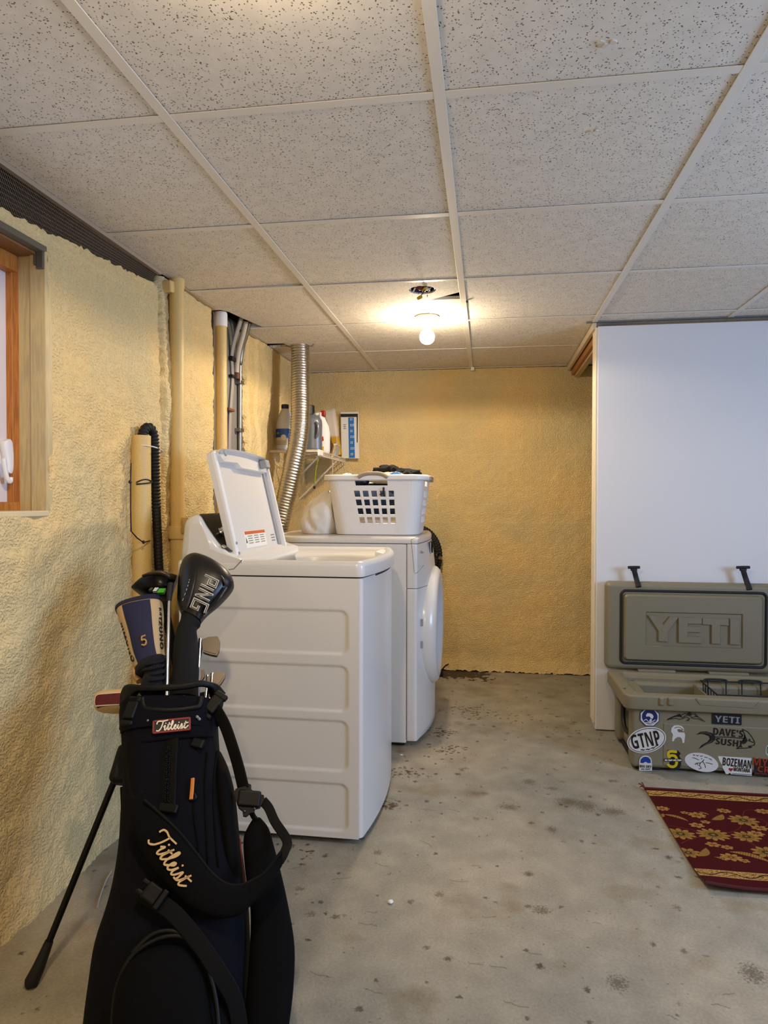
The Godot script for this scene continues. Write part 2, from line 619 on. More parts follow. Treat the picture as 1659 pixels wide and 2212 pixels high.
func floor_material():
	var S = 1536
	var W = 4.25
	var a = make_noise(0.0022, 31, 4).get_image(S, S)
	var g = make_noise(0.02, 33, 4).get_image(S, S)
	var h = make_noise(0.30, 35, 2).get_image(S, S)
	var st = make_noise(0.008, 41, 4).get_image(S, S)
	var A = a.get_data()
	var G = g.get_data()
	var H = h.get_data()
	var T = st.get_data()
	var out = PackedByteArray()
	out.resize(S * S * 3)
	for k in S * S:
		var v = 147.0 + (A[k] - 128) * 0.13 + (G[k] - 128) * 0.10 + (H[k] - 128) * 0.09
		var t = clamp((T[k] - 172) / 60.0, 0.0, 1.0) * 0.14
		var warm = (A[k] - 128) * 0.04
		out[k * 3] = clampi(int(v * (1.0 - t * 0.8) + warm), 0, 255)
		out[k * 3 + 1] = clampi(int(v * (0.957 - t)), 0, 255)
		out[k * 3 + 2] = clampi(int(v * (0.85 - t * 1.3) - warm), 0, 255)
	var im = Image.create_from_data(S, S, false, Image.FORMAT_RGB8, out)
	var rng = RandomNumberGenerator.new()
	rng.seed = 5
	var px = func(x, z): return Vector2((x + 1.5) / W * S, (z + 4.65) / W * S)
	var blot = func(c, r, col, k, ragged):
		var nn = make_noise(0.35, int(c.x * 7 + c.y), 3)
		var sq = 0.6 + rng.randf() * 0.8
		for y in range(int(c.y - r * 2), int(c.y + r * 2) + 1):
			for x in range(int(c.x - r * 2), int(c.x + r * 2) + 1):
				if x < 0 or y < 0 or x >= S or y >= S: continue
				var d = Vector2((x - c.x) * sq, y - c.y).length() / r + nn.get_noise_2d(x, y) * ragged
				if d < 1.0: im.set_pixel(x, y, im.get_pixel(x, y).lerp(col, k * clamp((1.0 - d) * 2.5, 0.0, 1.0)))
	# the damp dark patch in front of the back wall, next to the dryer
	var damp = make_noise(0.045, 77, 3)
	for y in range(int(px.call(0, -4.5).y), int(px.call(0, -4.0).y)):
		for x in range(int(px.call(-0.5, 0).x), int(px.call(0.08, 0).x)):
			var wx = x * W / S - 1.5
			var wz = y * W / S - 4.65
			var e = max((wx + 0.11) / 0.14 if wx > -0.11 else 0.0, (wz + 4.40) / 0.16 if wz > -4.40 else 0.0) + damp.get_noise_2d(x, y) * 0.9
			if e < 0.75: im.set_pixel(x, y, im.get_pixel(x, y).lerp(Color(0.20, 0.165, 0.125), 0.95))
	# rust flakes and grit in front of the dryer and along the washer
	for c in [[-0.10, -3.62, 0.12, 60], [-0.23, -3.28, 0.10, 60], [-0.17, -3.05, 0.10, 40], [-0.32, -2.75, 0.07, 50], [-0.36, -2.45, 0.05, 60], [0.33, -3.35, 0.2, 30], [0.02, -3.6, 0.15, 40], [-0.60, -2.08, 0.1, 40]]:
		for k in c[3]:
			var p = px.call(c[0] + rng.randfn(0, c[2] * 0.6), c[1] + rng.randfn(0, c[2] * 0.4))
			blot.call(p, 0.8 + rng.randf() * 2.2, Color(0.30, 0.19, 0.10) if rng.randf() < 0.6 else Color(0.2, 0.17, 0.14), 0.8, 0.8)
	for k in 2600:
		var p = px.call(rng.randf_range(-1.2, 1.9), rng.randf_range(-4.4, -1.0))
		blot.call(p, 0.5 + pow(rng.randf(), 6.0) * 4.0, Color(0.23, 0.19, 0.15), 0.35 + rng.randf() * 0.5, 0.9)
	for k in 90:
		var p = px.call(rng.randf_range(-0.6, 1.5), rng.randf_range(-3.9, -1.1))
		blot.call(p, 2.0 + rng.randf() * 5.0, Color(0.32, 0.27, 0.20), 0.25 + rng.randf() * 0.35, 1.2)
	for s in [[0.36, -2.55, 16.0], [0.30, -2.58, 10.0], [0.17, -2.74, 9.0], [0.08, -2.5, 8.0], [0.45, -2.52, 9.0], [0.30, -1.62, 9.0], [0.22, -2.35, 8.0], [0.62, -1.70, 12.0], [0.15, -1.88, 7.0]]:
		blot.call(px.call(s[0], s[1]), s[2], Color(0.27, 0.23, 0.17), 0.55, 1.4)
	# scratches and hair cracks
	for k in 120:
		var p = px.call(rng.randf_range(-0.8, 1.6), rng.randf_range(-4.2, -1.0))
		var d = Vector2.from_angle(rng.randf() * 0.7 - 0.2)
		for i in int(rng.randf_range(6, 26)):
			d = d.rotated(rng.randf_range(-0.25, 0.25))
			p += d
			if p.x > 0 and p.y > 0 and p.x < S and p.y < S: im.set_pixelv(p, im.get_pixelv(p).darkened(0.28))
	var m = mat(Color.WHITE, 0.62)
	m.albedo_texture = img_tex(im)
	m.heightmap_enabled = true
	m.heightmap_texture = img_tex(h)
	m.heightmap_scale = 0.05
	return m

const GX := -0.1015     # the runner near the middle of the picture
const GZ := -1.461      # the first cross line in view
const G := 0.6096

func tile_material(k):
	var S = 1024
	var rng = RandomNumberGenerator.new()
	rng.seed = 100 + k
	var g = make_noise(0.01, 50 + k, 3).get_image(S, S).get_data()
	var al = PackedByteArray()
	al.resize(S * S * 3)
	var he = PackedByteArray()
	he.resize(S * S)
	for i in S * S:
		var v = 228 + (g[i] - 128) * 0.05
		al[i * 3] = int(v); al[i * 3 + 1] = int(v * 0.965); al[i * 3 + 2] = int(v * 0.905)
		he[i] = 190 + int((g[i] - 128) * 0.2)
	# pinholes and short fissures, the shade inside them put into the colour
	for q in 3900:
		var c = Vector2(rng.randf() * S, rng.randf() * S)
		var long = rng.randf() < 0.17
		var steps = int(rng.randf_range(2, 5)) if long else 1
		var d = Vector2.from_angle(rng.randfn(0.0, 1.2))
		var r = rng.randf_range(0.9, 2.1) if long else rng.randf_range(0.8, 2.6)
		for s in steps:
			for y in range(int(c.y - r), int(c.y + r) + 2):
				for x in range(int(c.x - r), int(c.x + r) + 2):
					if Vector2(x, y).distance_to(c) > r: continue
					var i = posmod(y, S) * S + posmod(x, S)
					al[i * 3] = 104; al[i * 3 + 1] = 92; al[i * 3 + 2] = 78
					he[i] = 40
			c += d * r * 1.1
			d = d.rotated(rng.randf_range(-0.6, 0.6))
	var m = mat(Color.WHITE, 0.85)
	m.albedo_texture = img_tex(Image.create_from_data(S, S, false, Image.FORMAT_RGB8, al))
	m.heightmap_enabled = true
	m.heightmap_texture = img_tex(Image.create_from_data(S, S, false, Image.FORMAT_L8, he))
	m.heightmap_scale = 0.14
	return m

# a tile from its outline (x, z), lifted by up[corner]
func tile(poly, parent, m, y = CEIL + 0.003, th = 0.014, tilt = Vector3.ZERO):
	var b = B.new()
	var org = Vector2(poly[0].x, poly[0].y)
	prism(b, poly, Transform3D(Basis(Vector3(1, 0, 0), Vector3(0, 0, 1), Vector3(0, -1, 0)), Vector3(0, y, 0)), -th, 0.0)
	if tilt != Vector3.ZERO:
		for k in b.v.size():
			var p = b.v[k]
			p.y += max(0.0, tilt.x + tilt.y * (p.x - org.x) + tilt.z * (p.z - org.y))
			b.v[k] = p
	for k in b.uv.size(): b.uv[k] = b.uv[k] / G
	return obj("ceiling_tile", b, m, parent)

func ceiling():
	var c = group_node("ceiling", "suspended ceiling of speckled off-white tiles in a metal grid")
	var tm = [tile_material(0), tile_material(1)]
	var rng = RandomNumberGenerator.new()
	rng.seed = 3
	var deck = B.new()
	bx(deck, Vector3(-1.5, 2.2, -4.75), Vector3(2.78, 2.3, 2.02), 0.002, 1)
	obj("deck", deck, mat(Color(0.30, 0.25, 0.20), 0.9), c)
	var back = B.new()
	bx(back, Vector3(-1.315, CEIL + 0.004, GZ + G * 1.5), Vector3(2.66, CEIL + 0.02, 1.9), 0.002, 1)
	bx(back, Vector3(GX + 3 * G, CEIL + 0.004, -4.47), Vector3(2.66, CEIL + 0.02, GZ + G * 1.5), 0.002, 1)
	obj("plain_board", back, mat(Color(0.78, 0.75, 0.70), 0.85), c)
	var wallx = -1.222
	for i in range(-2, 3):
		for k in range(-2, 5):
			var x0 = GX + i * G + 0.002
			var x1 = x0 + G - 0.004
			var z0 = GZ - k * G - 0.002
			var z1 = z0 - G + 0.004
			if k == -2: z0 = GZ + 1.5 * G
			if k == 4: z1 = -4.468
			if i == -2: x0 = wallx
			if i >= 1 and k >= 3 and z0 < -3.46: pass
			var poly = PackedVector2Array([Vector2(x0, z0), Vector2(x1, z0), Vector2(x1, z1), Vector2(x0, z1)])
			var m = tm[(i * 3 + k + 9) % 2]
			var tilt = Vector3.ZERO
			if i == -2 and k == 2:     # cut round the pipe and the conduits
				poly = PackedVector2Array([Vector2(x0, z0), Vector2(x1, z0), Vector2(x1, z1), Vector2(-1.10, z1), Vector2(-1.115, -3.22), Vector2(-1.145, -3.10), Vector2(-1.165, -3.0), Vector2(-1.19, -2.965), Vector2(x0, -2.96)])
			elif i == -2 and k == 3:   # cut round the duct, towards the next tile
				poly = PackedVector2Array([Vector2(x0, z0), Vector2(-1.02, z0), Vector2(x1, z0), Vector2(x1, z1 + 0.24), Vector2(-0.94, z1 + 0.24), Vector2(-0.945, -3.70), Vector2(-1.0, -3.735), Vector2(-1.03, -3.75), Vector2(-1.07, -3.735), Vector2(-1.09, -3.70), Vector2(-1.10, -3.645), Vector2(-1.20, -3.64), Vector2(x0, -3.60)])
				tile(PackedVector2Array([Vector2(-1.205, -3.735), Vector2(-1.112, -3.725), Vector2(-1.09, -3.745), Vector2(-1.03, -3.765), Vector2(-0.965, -3.745), Vector2(-0.94, z1 + 0.236), Vector2(x1, z1 + 0.236), Vector2(x1, z1), Vector2(x0, z1), Vector2(x0, -3.74)]), c, m, CEIL + 0.003, 0.014)
			elif i == -1 and k == 2:   # broken in two at the wiring box, the far piece fallen lower
				var jx = -0.262
				var jz = -2.805
				var hole = func(a0, a1):
					var o = []
					for q in 13: o.append(Vector2(jx + 0.055 * cos(lerp(a0, a1, q / 12.0)), jz + 0.055 * sin(lerp(a0, a1, q / 12.0))))
					return o
				var zc = -2.945
				poly = PackedVector2Array([Vector2(x0, z0), Vector2(jx, z0), Vector2(jx, jz + 0.055)] + hole.call(PI / 2, PI) + [Vector2(jx - 0.055, jz), Vector2(jx - 0.055, zc), Vector2(x0, zc)])
				tile(poly, c, m)
				poly = PackedVector2Array([Vector2(jx, z0), Vector2(x1, z0), Vector2(x1, zc + 0.10), Vector2(jx + 0.02, zc), Vector2(jx - 0.055, zc), Vector2(jx - 0.055, jz)] + hole.call(PI, PI * 2.5).slice(1))
				tile(poly, c, m)
				poly = PackedVector2Array([Vector2(x0, zc - 0.001), Vector2(jx + 0.02, zc - 0.001), Vector2(x1, zc - 0.004), Vector2(x1, z1), Vector2(x0, z1)])
			elif k == 1 and i == -2: tilt = Vector3(0.0, 0.012, 0.0)
			elif k == -1 and i == 1: tilt = Vector3(0.035, -0.06, 0.0)
			elif k == 3 and i == -1: tilt = Vector3(0.004, 0, 0.010)
			tile(poly, c, m, CEIL + 0.003, 0.014, tilt)
	# main runners along the room, cross tees between them
	for i in range(-1, 4):
		var x = GX + i * G
		var b = B.new()
		var zend = -4.468 if i < 1 else -3.405
		bx(b, Vector3(x - 0.0125, CEIL - 0.0015, zend), Vector3(x + 0.0125, CEIL + 0.001, 0.2), 0.0008, 1)
		bx(b, Vector3(x - 0.002, CEIL, zend), Vector3(x + 0.002, CEIL + 0.04, 0.2), 0.0008, 1)
		obj("main_runner", b, M.tee, c)
	for k in range(-1, 5):
		for i in range(-2, 3):
			var z = GZ - k * G
			var b = B.new()
			var x0 = max(GX + i * G + 0.0125, wallx)
			var w = 0.0125 if k < 2 else 0.010
			if i > 0 and z < -3.4: continue
			bx(b, Vector3(x0, CEIL - 0.0008, z - w), Vector3(GX + (i + 1) * G - 0.0125, CEIL + 0.0012, z + w), 0.0006, 1)
			bx(b, Vector3(x0, CEIL, z - 0.002), Vector3(GX + (i + 1) * G - 0.0125, CEIL + 0.035, z + 0.002), 0.0006, 1)
			obj("cross_tee", b, M.tee, c)
	# angle mouldings against the walls
	var a = B.new()
	bx(a, Vector3(-1.225, CEIL - 0.0015, -2.95), Vector3(-1.203, CEIL + 0.001, -2.56), 0.0006, 1)
	bx(a, Vector3(-1.225, CEIL - 0.0015, -4.46), Vector3(-1.203, CEIL + 0.001, -3.36), 0.0006, 1)
	obj("wall_angle", a, mat(Color(0.72, 0.64, 0.48), 0.6), c)
	var a2 = B.new()
	bx(a2, Vector3(-1.2, CEIL - 0.002, -4.475), Vector3(0.5, CEIL + 0.001, -4.452), 0.0006, 1)
	obj("wall_angle", a2, M.tee, c)
	var a3 = B.new()
	bx(a3, Vector3(0.47, CEIL - 0.003, -3.420), Vector3(2.6, CEIL + 0.001, -3.402), 0.0006, 1)
	obj("wall_angle", a3, mat(Color(0.45, 0.45, 0.45), 0.6), c)
	# the stepped wooden edge between the partition's corner and the back wall
	var t = group_node("trim_1", "stepped wooden ceiling edge running from the partition corner to the back wall")
	var w1 = B.new()
	bx(w1, Vector3(0.500, 1.925, -4.46), Vector3(0.517, 1.958, -3.41), 0.002, 1)
	obj("strip", w1, mat(Color(0.80, 0.73, 0.62), 0.6), t)
	var w2 = B.new()
	bx(w2, Vector3(0.526, 1.895, -4.46), Vector3(0.545, 1.96, -3.505), 0.002, 1)
	obj("strip", w2, mat(Color(0.66, 0.45, 0.24), 0.7), t)
	var w3 = B.new()
	bx(w3, Vector3(0.545, 1.885, -4.46), Vector3(0.575, 1.905, -3.505), 0.002, 1)
	obj("strip", w3, mat(Color(0.78, 0.68, 0.52), 0.7), t)
	# two gouges in tiles right of the middle
	for q in [[1308, 96, 0.015], [1285, 281, 0.010]]:
		var p = ay(q[0], q[1], CEIL + 0.0025)
		var b = B.new()
		for s in 5:
			var o = []
			for n in 7:
				var an = TAU * n / 7.0
				o.append(Vector2(cos(an), sin(an)) * q[2] * rng.randf_range(0.25, 0.6))
			prism(b, PackedVector2Array(o), Transform3D(Basis(Vector3(1, 0, 0), Vector3(0, 0, 1), Vector3(0, -1, 0)), p + Vector3(rng.randf_range(-1, 1) * q[2], 0.001 - s * 0.0006, rng.randf_range(-1, 1) * q[2] * 0.6)), -0.002, 0.002)
		obj("torn_flap", b, mat(Color(0.84, 0.81, 0.75), 0.9), c)
	# dark metal lath closing the gap above the foam
	var l = group_node("trim_2", "dark metal mesh strip closing the gap between the foam wall and the ceiling")
	var bkp = B.new()
	var lo = func(z): return 1.830 + clamp((-1.5 - z) / 0.93, -1.0, 1.0) * 0.072
	var q0 = [Vector3(-1.262, lo.call(-0.6), -0.6), Vector3(-1.262, lo.call(-2.44), -2.44), Vector3(-1.226, CEIL + 0.01, -2.44), Vector3(-1.226, CEIL + 0.01, -0.6)]
	bkp.quad(q0[0], q0[1], q0[2], q0[3])
	bx(bkp, Vector3(-1.31, 1.80, -2.45), Vector3(-1.27, 2.0, -0.6), 0.002, 1)
	obj("dark_backing", bkp, mat(Color(0.10, 0.08, 0.065), 0.9), l)
	var wires = B.new()
	for r in 11:
		var t0 = (r + 0.3) / 11.0
		var pts = []
		for s in 24:
			var z = lerp(-0.6, -2.43, s / 23.0)
			pts.append(Vector3(lerp(-1.255, -1.218, t0), lerp(lo.call(z), CEIL, t0), z))
		tube(wires, pts, 0.0013, 4, false)
	for s in 300:
		var z = lerp(-0.61, -2.42, s / 299.0)
		tube(wires, [Vector3(-1.253, lo.call(z), z), Vector3(-1.217, CEIL, z - 0.012)], 0.0008, 3, false)
	var wo = obj("mesh_wires", wires, mat(Color(0.46, 0.39, 0.31), 0.35, 0.8), l)
	wo.set_meta("kind", "stuff")
	var ed = B.new()
	bx(ed, Vector3(-1.222, CEIL - 0.012, -2.43), Vector3(-1.206, CEIL + 0.002, -0.6), 0.001, 1)
	obj("edge_angle", ed, mat(Color(0.62, 0.55, 0.47), 0.5), l)

func wood_material(c1, c2, sc = 1.0):
	var t = noise_tex("wood" + str(c1), 0.01, FastNoiseLite.TYPE_SIMPLEX, 4, 512, ramp([[0.2, c1], [0.55, c2], [0.8, c1.lerp(c2, 0.3)]]))
	var m = mat(Color.WHITE, 0.55)
	m.albedo_texture = t
	m.uv1_triplanar = true
	m.uv1_world_triplanar = true
	m.uv1_scale = Vector3(9.0, 0.8, 9.0) * sc
	return m

func window_left():
	var w = group_node("window_1", "small basement window in the foam wall with orange wood stops and a white sash")
	var jm = wood_material(Color(0.70, 0.63, 0.48), Color(0.78, 0.70, 0.50))
	var wm = wood_material(Color(0.63, 0.39, 0.14), Color(0.75, 0.48, 0.20))
	var z = WIN_Z1
	# far jamb: two boards lining the opening
	var j1 = B.new()
	bx(j1, Vector3(-1.262, WIN_Y0, z - 0.02), Vector3(-1.214, WIN_Y1, z + 0.010), 0.003, 2)
	obj("jamb_board", j1, jm, w)
	var j2 = B.new()
	bx(j2, Vector3(-1.31, WIN_Y0, z - 0.02), Vector3(-1.262, WIN_Y1, z + 0.004), 0.003, 2)
	obj("jamb_board", j2, jm, w)
	var sh = B.new()
	rbox(sh, at(Vector3(-1.228, WIN_Y1 - 0.028, z + 0.012)), Vector3(0.022, 0.05, 0.008), 0.003, 2)
	rbox(sh, at(Vector3(-1.243, WIN_Y1 - 0.022, z + 0.010)), Vector3(0.008, 0.04, 0.012), 0.003, 2)
	obj("metal_clip", sh, mat(Color(0.36, 0.34, 0.31), 0.5, 0.3), w)
	# head and sill boards
	var hd = B.new()
	bx(hd, Vector3(-1.31, WIN_Y1 - 0.012, z), Vector3(-1.240, WIN_Y1 + 0.005, WIN_Z0), 0.003, 2)
	obj("head_board", hd, wood_material(Color(0.45, 0.30, 0.15), Color(0.52, 0.36, 0.19)), w)
	var hd2 = B.new()
	bx(hd2, Vector3(-1.240, WIN_Y1 - 0.006, z), Vector3(-1.214, WIN_Y1 + 0.012, WIN_Z0), 0.003, 2)
	obj("head_flashing", hd2, mat(Color(0.36, 0.33, 0.27), 0.6), w)
	var sl = B.new()
	bx(sl, Vector3(-1.31, WIN_Y0 - 0.004, z), Vector3(-1.212, WIN_Y0 + 0.012, WIN_Z0), 0.003, 2)
	obj("sill_board", sl, mat(Color(0.80, 0.74, 0.60), 0.6), w)
	# wood stops round the sash
	var st = B.new()
	bx(st, Vector3(-1.320, WIN_Y0 + 0.01, z - 0.01), Vector3(-1.299, WIN_Y1 - 0.01, z + 0.005), 0.003, 2)
	obj("stop", st, wm, w)
	var st2 = B.new()
	bx(st2, Vector3(-1.342, WIN_Y0 + 0.01, z - 0.01), Vector3(-1.318, WIN_Y1 - 0.01, z + 0.007), 0.003, 2)
	obj("stop", st2, wm, w)
	var st3 = B.new()
	bx(st3, Vector3(-1.36, WIN_Y1 - 0.055, z), Vector3(-1.302, WIN_Y1 - 0.010, WIN_Z0), 0.003, 2)
	obj("stop", st3, wm, w)
	var st4 = B.new()
	bx(st4, Vector3(-1.36, WIN_Y0 + 0.008, z), Vector3(-1.302, WIN_Y0 + 0.036, WIN_Z0), 0.003, 2)
	obj("stop", st4, wm, w)
	# white sash, glass beyond the picture's edge
	var sa = B.new()
	bx(sa, Vector3(-1.40, WIN_Y0 + 0.02, z), Vector3(-1.338, WIN_Y1 - 0.03, z + 0.16), 0.003, 2)
	bx(sa, Vector3(-1.40, WIN_Y0 + 0.02, WIN_Z0 - 0.10), Vector3(-1.338, WIN_Y1 - 0.03, WIN_Z0), 0.003, 2)
	bx(sa, Vector3(-1.40, WIN_Y0 + 0.02, z + 0.16), Vector3(-1.338, WIN_Y0 + 0.10, WIN_Z0 - 0.10), 0.003, 2)
	bx(sa, Vector3(-1.40, WIN_Y1 - 0.11, z + 0.16), Vector3(-1.338, WIN_Y1 - 0.03, WIN_Z0 - 0.10), 0.003, 2)
	obj("sash", sa, mat(Color(0.86, 0.83, 0.83), 0.5), w)
	var gl = B.new()
	bx(gl, Vector3(-1.375, WIN_Y0 + 0.10, z + 0.16), Vector3(-1.370, WIN_Y1 - 0.11, WIN_Z0 - 0.10), 0.001, 1)
	var gm = mat(Color(0.9, 0.95, 1.0, 0.08), 0.03)
	gm.transparency = BaseMaterial3D.TRANSPARENCY_ALPHA
	obj("pane", gl, gm, w)
	# white crank lever on the sash
	var hb = B.new()
	var c = ax(17, 990, -1.338)
	var pts = []
	for q in [[11, 950], [14, 962], [18, 985], [18, 1005], [15, 1022]]: pts.append(ax(q[0], q[1], -1.330))
	strap(hb, sm(pts, 5), Vector3(0, 0, 1), [0.010, 0.013, 0.016, 0.018, 0.019, 0.020, 0.021, 0.021, 0.021, 0.021, 0.020, 0.020, 0.019, 0.019, 0.018, 0.017, 0.016, 0.015, 0.013, 0.011, 0.008], 0.012, 14, 0.7)
	var hl = B.new()
	var pl = []
	for q in [[8, 990], [9, 1003], [12, 1020], [16, 1036], [22, 1040], [23, 1031]]: pl.append(ax(q[0], q[1], -1.312))
	tube(hl, sm(pl, 5), 0.0065, 10)
	var hn = obj("crank_housing", hb, M.white_plastic, w)
	obj("crank_lever", hl, M.white_plastic, w)

func pipes():
	var rng = RandomNumberGenerator.new()
	rng.seed = 8
	# tall painted waste pipe, nearest
	var p1 = thing("drain_pipe", "tall cream foam-coated vertical pipe nearest the camera, from the washer up to the ceiling", "pipe", Vector3(-1.196, 0, -2.535))
	var b = B.new()
	lathe(b, at(Vector3(-1.196, 0, -2.535)), [Vector2(0.028, 0.02), Vector2(0.028, 1.93), Vector2(0.028, 1.93), Vector2(0.030, 1.931), Vector2(0.030, 1.97)], 24, true, true)
	obj("pipe", b, M.foam_pipe, p1)
	b = B.new()
	lathe(b, at(Vector3(-1.196, 0, -2.535)), [Vector2(0.033, 0.955), Vector2(0.036, 0.960), Vector2(0.036, 1.0), Vector2(0.033, 1.005)], 24, true, true)
	obj("coupling", b, M.foam_pipe, p1)
	b = B.new()
	tube(b, [Vector3(-1.165, 0.985, -2.52), Vector3(-1.150, 1.005, -2.505), Vector3(-1.150, 1.04, -2.500)], 0.013, 12)
	obj("stub", b, M.foam_pipe, p1)
	b = B.new()
	rbox(b, Transform3D(Basis(Vector3.RIGHT, 0.12), Vector3(-1.216, 1.925, -2.500)), Vector3(0.05, 0.045, 0.05), 0.006, 2)
	obj("foam_collar", b, M.foam_pipe, p1)
	# second pipe with its white cap
	var p2 = thing("drain_pipe", "cream vertical pipe with a white cap beside the grey recess of cables", "pipe", Vector3(-1.205, 0, -3.01))
	b = B.new()
	lathe(b, at(Vector3(-1.205, 0, -3.01)), [Vector2(0.0255, 0.02), Vector2(0.0255, 1.905)], 24, true, true)
	obj("pipe", b, M.foam_pipe, p2)
	b = B.new()
	lathe(b, at(Vector3(-1.205, 0, -3.01)), [Vector2(0.0265, 1.90), Vector2(0.0285, 1.903), Vector2(0.0285, 1.955), Vector2(0.0265, 1.965)], 24, true, true)
	obj("pipe_cap", b, M.white_plastic, p2)
	# short standpipe with the black hose in its mouth
	var p3 = thing("standpipe", "short thick yellow standpipe with an open top, tied with black cord", "pipe", Vector3(-1.19, 0, -2.238))
	b = B.new()
	var o3 = at(Vector3(-1.19, 0, -2.238))
	lathe(b, o3, [Vector2(0.034, 0.02), Vector2(0.034, 1.330), Vector2(0.034, 1.330), Vector2(0.029, 1.331), Vector2(0.029, 1.331), Vector2(0.029, 1.18)], 28, true, true)
	obj("pipe", b, M.foam_pipe, p3)
	var cd = thing("cord", "thin black cord tied round the short yellow standpipe", "cord", Vector3(-1.19, 0, -2.238))
	b = B.new()
	var pts = []
	for q in [[283, 1000], [282, 1042], [282, 1100], [283, 1147], [296, 1162], [310, 1172], [324, 1168]]: pts.append(ax(q[0], q[1], -1.152))
	tube(b, pts, 0.0022, 6)
	obj("loop", b, M.black, cd)
	for q in [[1.172, 0.0026], [1.180, 0.0021]]:
		b = B.new()
		pts = []
		for k in 15:
			var a = -2.4 + k * 0.28
			pts.append(Vector3(-1.19 + 0.0365 * cos(a), q[0] - 0.012 * sin(a * 0.5 + 0.4) + (0.006 * sin(k * 0.7) if q[0] > 1.175 else 0.0), -2.238 + 0.0365 * sin(a)))
		tube(b, pts, q[1], 6)
		obj("wrap", b, M.black, cd)
	for q in [[281, 1041], [310, 1171]]:
		b = B.new()
		lathe(b, at(ax(q[0], q[1], -1.15)), [Vector2(0.002, -0.006), Vector2(0.006, 0.0), Vector2(0.002, 0.006)], 10)
		obj("knot", b, M.black, cd)
	# corrugated washer hose: out of the standpipe, over and down
	var hs = thing("drain_hose", "black corrugated washer hose hooked over the short yellow standpipe", "hose", Vector3(-1.17, 0, -2.33))
	b = B.new()
	var key = [Vector3(-1.185, 1.20, -2.238), Vector3(-1.185, 1.30, -2.238), Vector3(-1.183, 1.345, -2.246), Vector3(-1.178, 1.362, -2.268), Vector3(-1.172, 1.350, -2.288), Vector3(-1.168, 1.31, -2.294), Vector3(-1.166, 1.20, -2.294), Vector3(-1.164, 1.09, -2.297), Vector3(-1.162, 0.98, -2.303), Vector3(-1.158, 0.80, -2.318), Vector3(-1.15, 0.55, -2.40), Vector3(-1.12, 0.35, -2.42)]
	var path = sm(key, 30)
	# even steps along the path, with a ridge every 9 mm
	var even = [path[0]]
	var acc = 0.0
	for k in range(1, path.size()):
		var a = path[k - 1]
		var d = path[k]
		var len = a.distance_to(d)
		while acc + len >= 0.003:
			a = a.move_toward(d, 0.003 - acc)
			len = a.distance_to(d)
			acc = 0.0
			even.append(a)
		acc += len
	var rad = []
	for k in even.size(): rad.append(0.0155 + (0.0022 if k % 4 < 2 else -0.0015) * (1.0 if even[k].y > 1.08 or k < 80 else 0.25))
	tube(b, even, rad, 14)
	obj("hose", b, M.black_rubber, hs)
	var tie = B.new()
	pts = []
	for k in 20:
		var a = PI * 0.1 + k * PI * 1.9 / 19.0
		pts.append(Vector3(-1.179 + 0.048 * cos(a), 1.285 + 0.01 * sin(a), -2.266 + 0.056 * sin(a)))
	tube(tie, pts, 0.0022, 6)
	var tt = obj("cable_tie", tie, M.white_plastic)
	tag(tt, "thin white cable tie holding the black hose to the short standpipe", "cable tie")
	# the recess: conduit with clips, grey cables
	var cdt = thing("conduit", "thin bright metal conduit with a bend at its top running up the grey recess", "conduit", Vector3(-1.27, 0.5, -3.30))
	b = B.new()
	tube(b, sm([Vector3(-1.237, 0.4, -3.335), Vector3(-1.237, 1.0, -3.335), Vector3(-1.237, 1.72, -3.335), Vector3(-1.232, 1.80, -3.33), Vector3(-1.218, 1.87, -3.32), Vector3(-1.19, 1.93, -3.30), Vector3(-1.165, 1.985, -3.28)], 6), 0.0115, 12)
	obj("tube", b, M.steel, cdt)
	for y in [1.70, 1.46]:
		b = B.new()
		rbox(b, at(Vector3(-1.234, y, -3.322)), Vector3(0.03, 0.018, 0.052), 0.003, 2)
		obj("clip", b, M.steel, cdt)
	var cab = thing("conduit", "second bent grey conduit crossing behind at the recess top", "conduit", Vector3(-1.28, 0.5, -3.25))
	b = B.new()
	tube(b, sm([Vector3(-1.236, 1.74, -3.285), Vector3(-1.234, 1.79, -3.287), Vector3(-1.220, 1.86, -3.28), Vector3(-1.195, 1.925, -3.265), Vector3(-1.17, 1.985, -3.24)], 6), 0.0135, 12)
	obj("tube", b, mat(Color(0.80, 0.75, 0.66), 0.5), cab)
	b = B.new()
	lathe(b, at(Vector3(-1.236, 1.73, -3.285)), [Vector2(0.015, -0.02), Vector2(0.019, -0.018), Vector2(0.019, 0.008), Vector2(0.014, 0.012)], 16, true, true)
	obj("coupling", b, mat(Color(0.35, 0.22, 0.14), 0.6), cab)
	var c1 = thing("cable", "grey plastic-sheathed flat cable pinned inside the recess behind the capped pipe", "cable", Vector3(-1.28, 0.5, -3.13))
	b = B.new()
	strap(b, sm([Vector3(-1.243, 0.4, -3.20), Vector3(-1.243, 1.2, -3.20), Vector3(-1.243, 1.5, -3.215), Vector3(-1.243, 1.70, -3.25), Vector3(-1.240, 1.82, -3.235), Vector3(-1.215, 1.90, -3.215), Vector3(-1.17, 1.985, -3.18)], 8), Vector3(0, 0.1, 1), 0.015, 0.006, 10, 0.5)
	obj("sheath", b, mat(Color(0.62, 0.59, 0.56), 0.5), c1)
	for q in [[1.80, 0.022], [1.715, 0.014]]:
		b = B.new()
		rbox(b, at(Vector3(-1.236, q[0], -3.235)), Vector3(0.02, q[1], 0.05), 0.004, 2)
		obj("clamp", b, M.black, c1)
	var c2 = thing("cable", "thin pinkish cable strapped with a rusty clip in the recess next to the capped pipe", "cable", Vector3(-1.28, 0.5, -3.06))
	b = B.new()
	tube(b, sm([Vector3(-1.242, 0.4, -3.165), Vector3(-1.242, 1.2, -3.165), Vector3(-1.242, 1.6, -3.16), Vector3(-1.240, 1.985, -3.14)], 10), 0.007, 8)
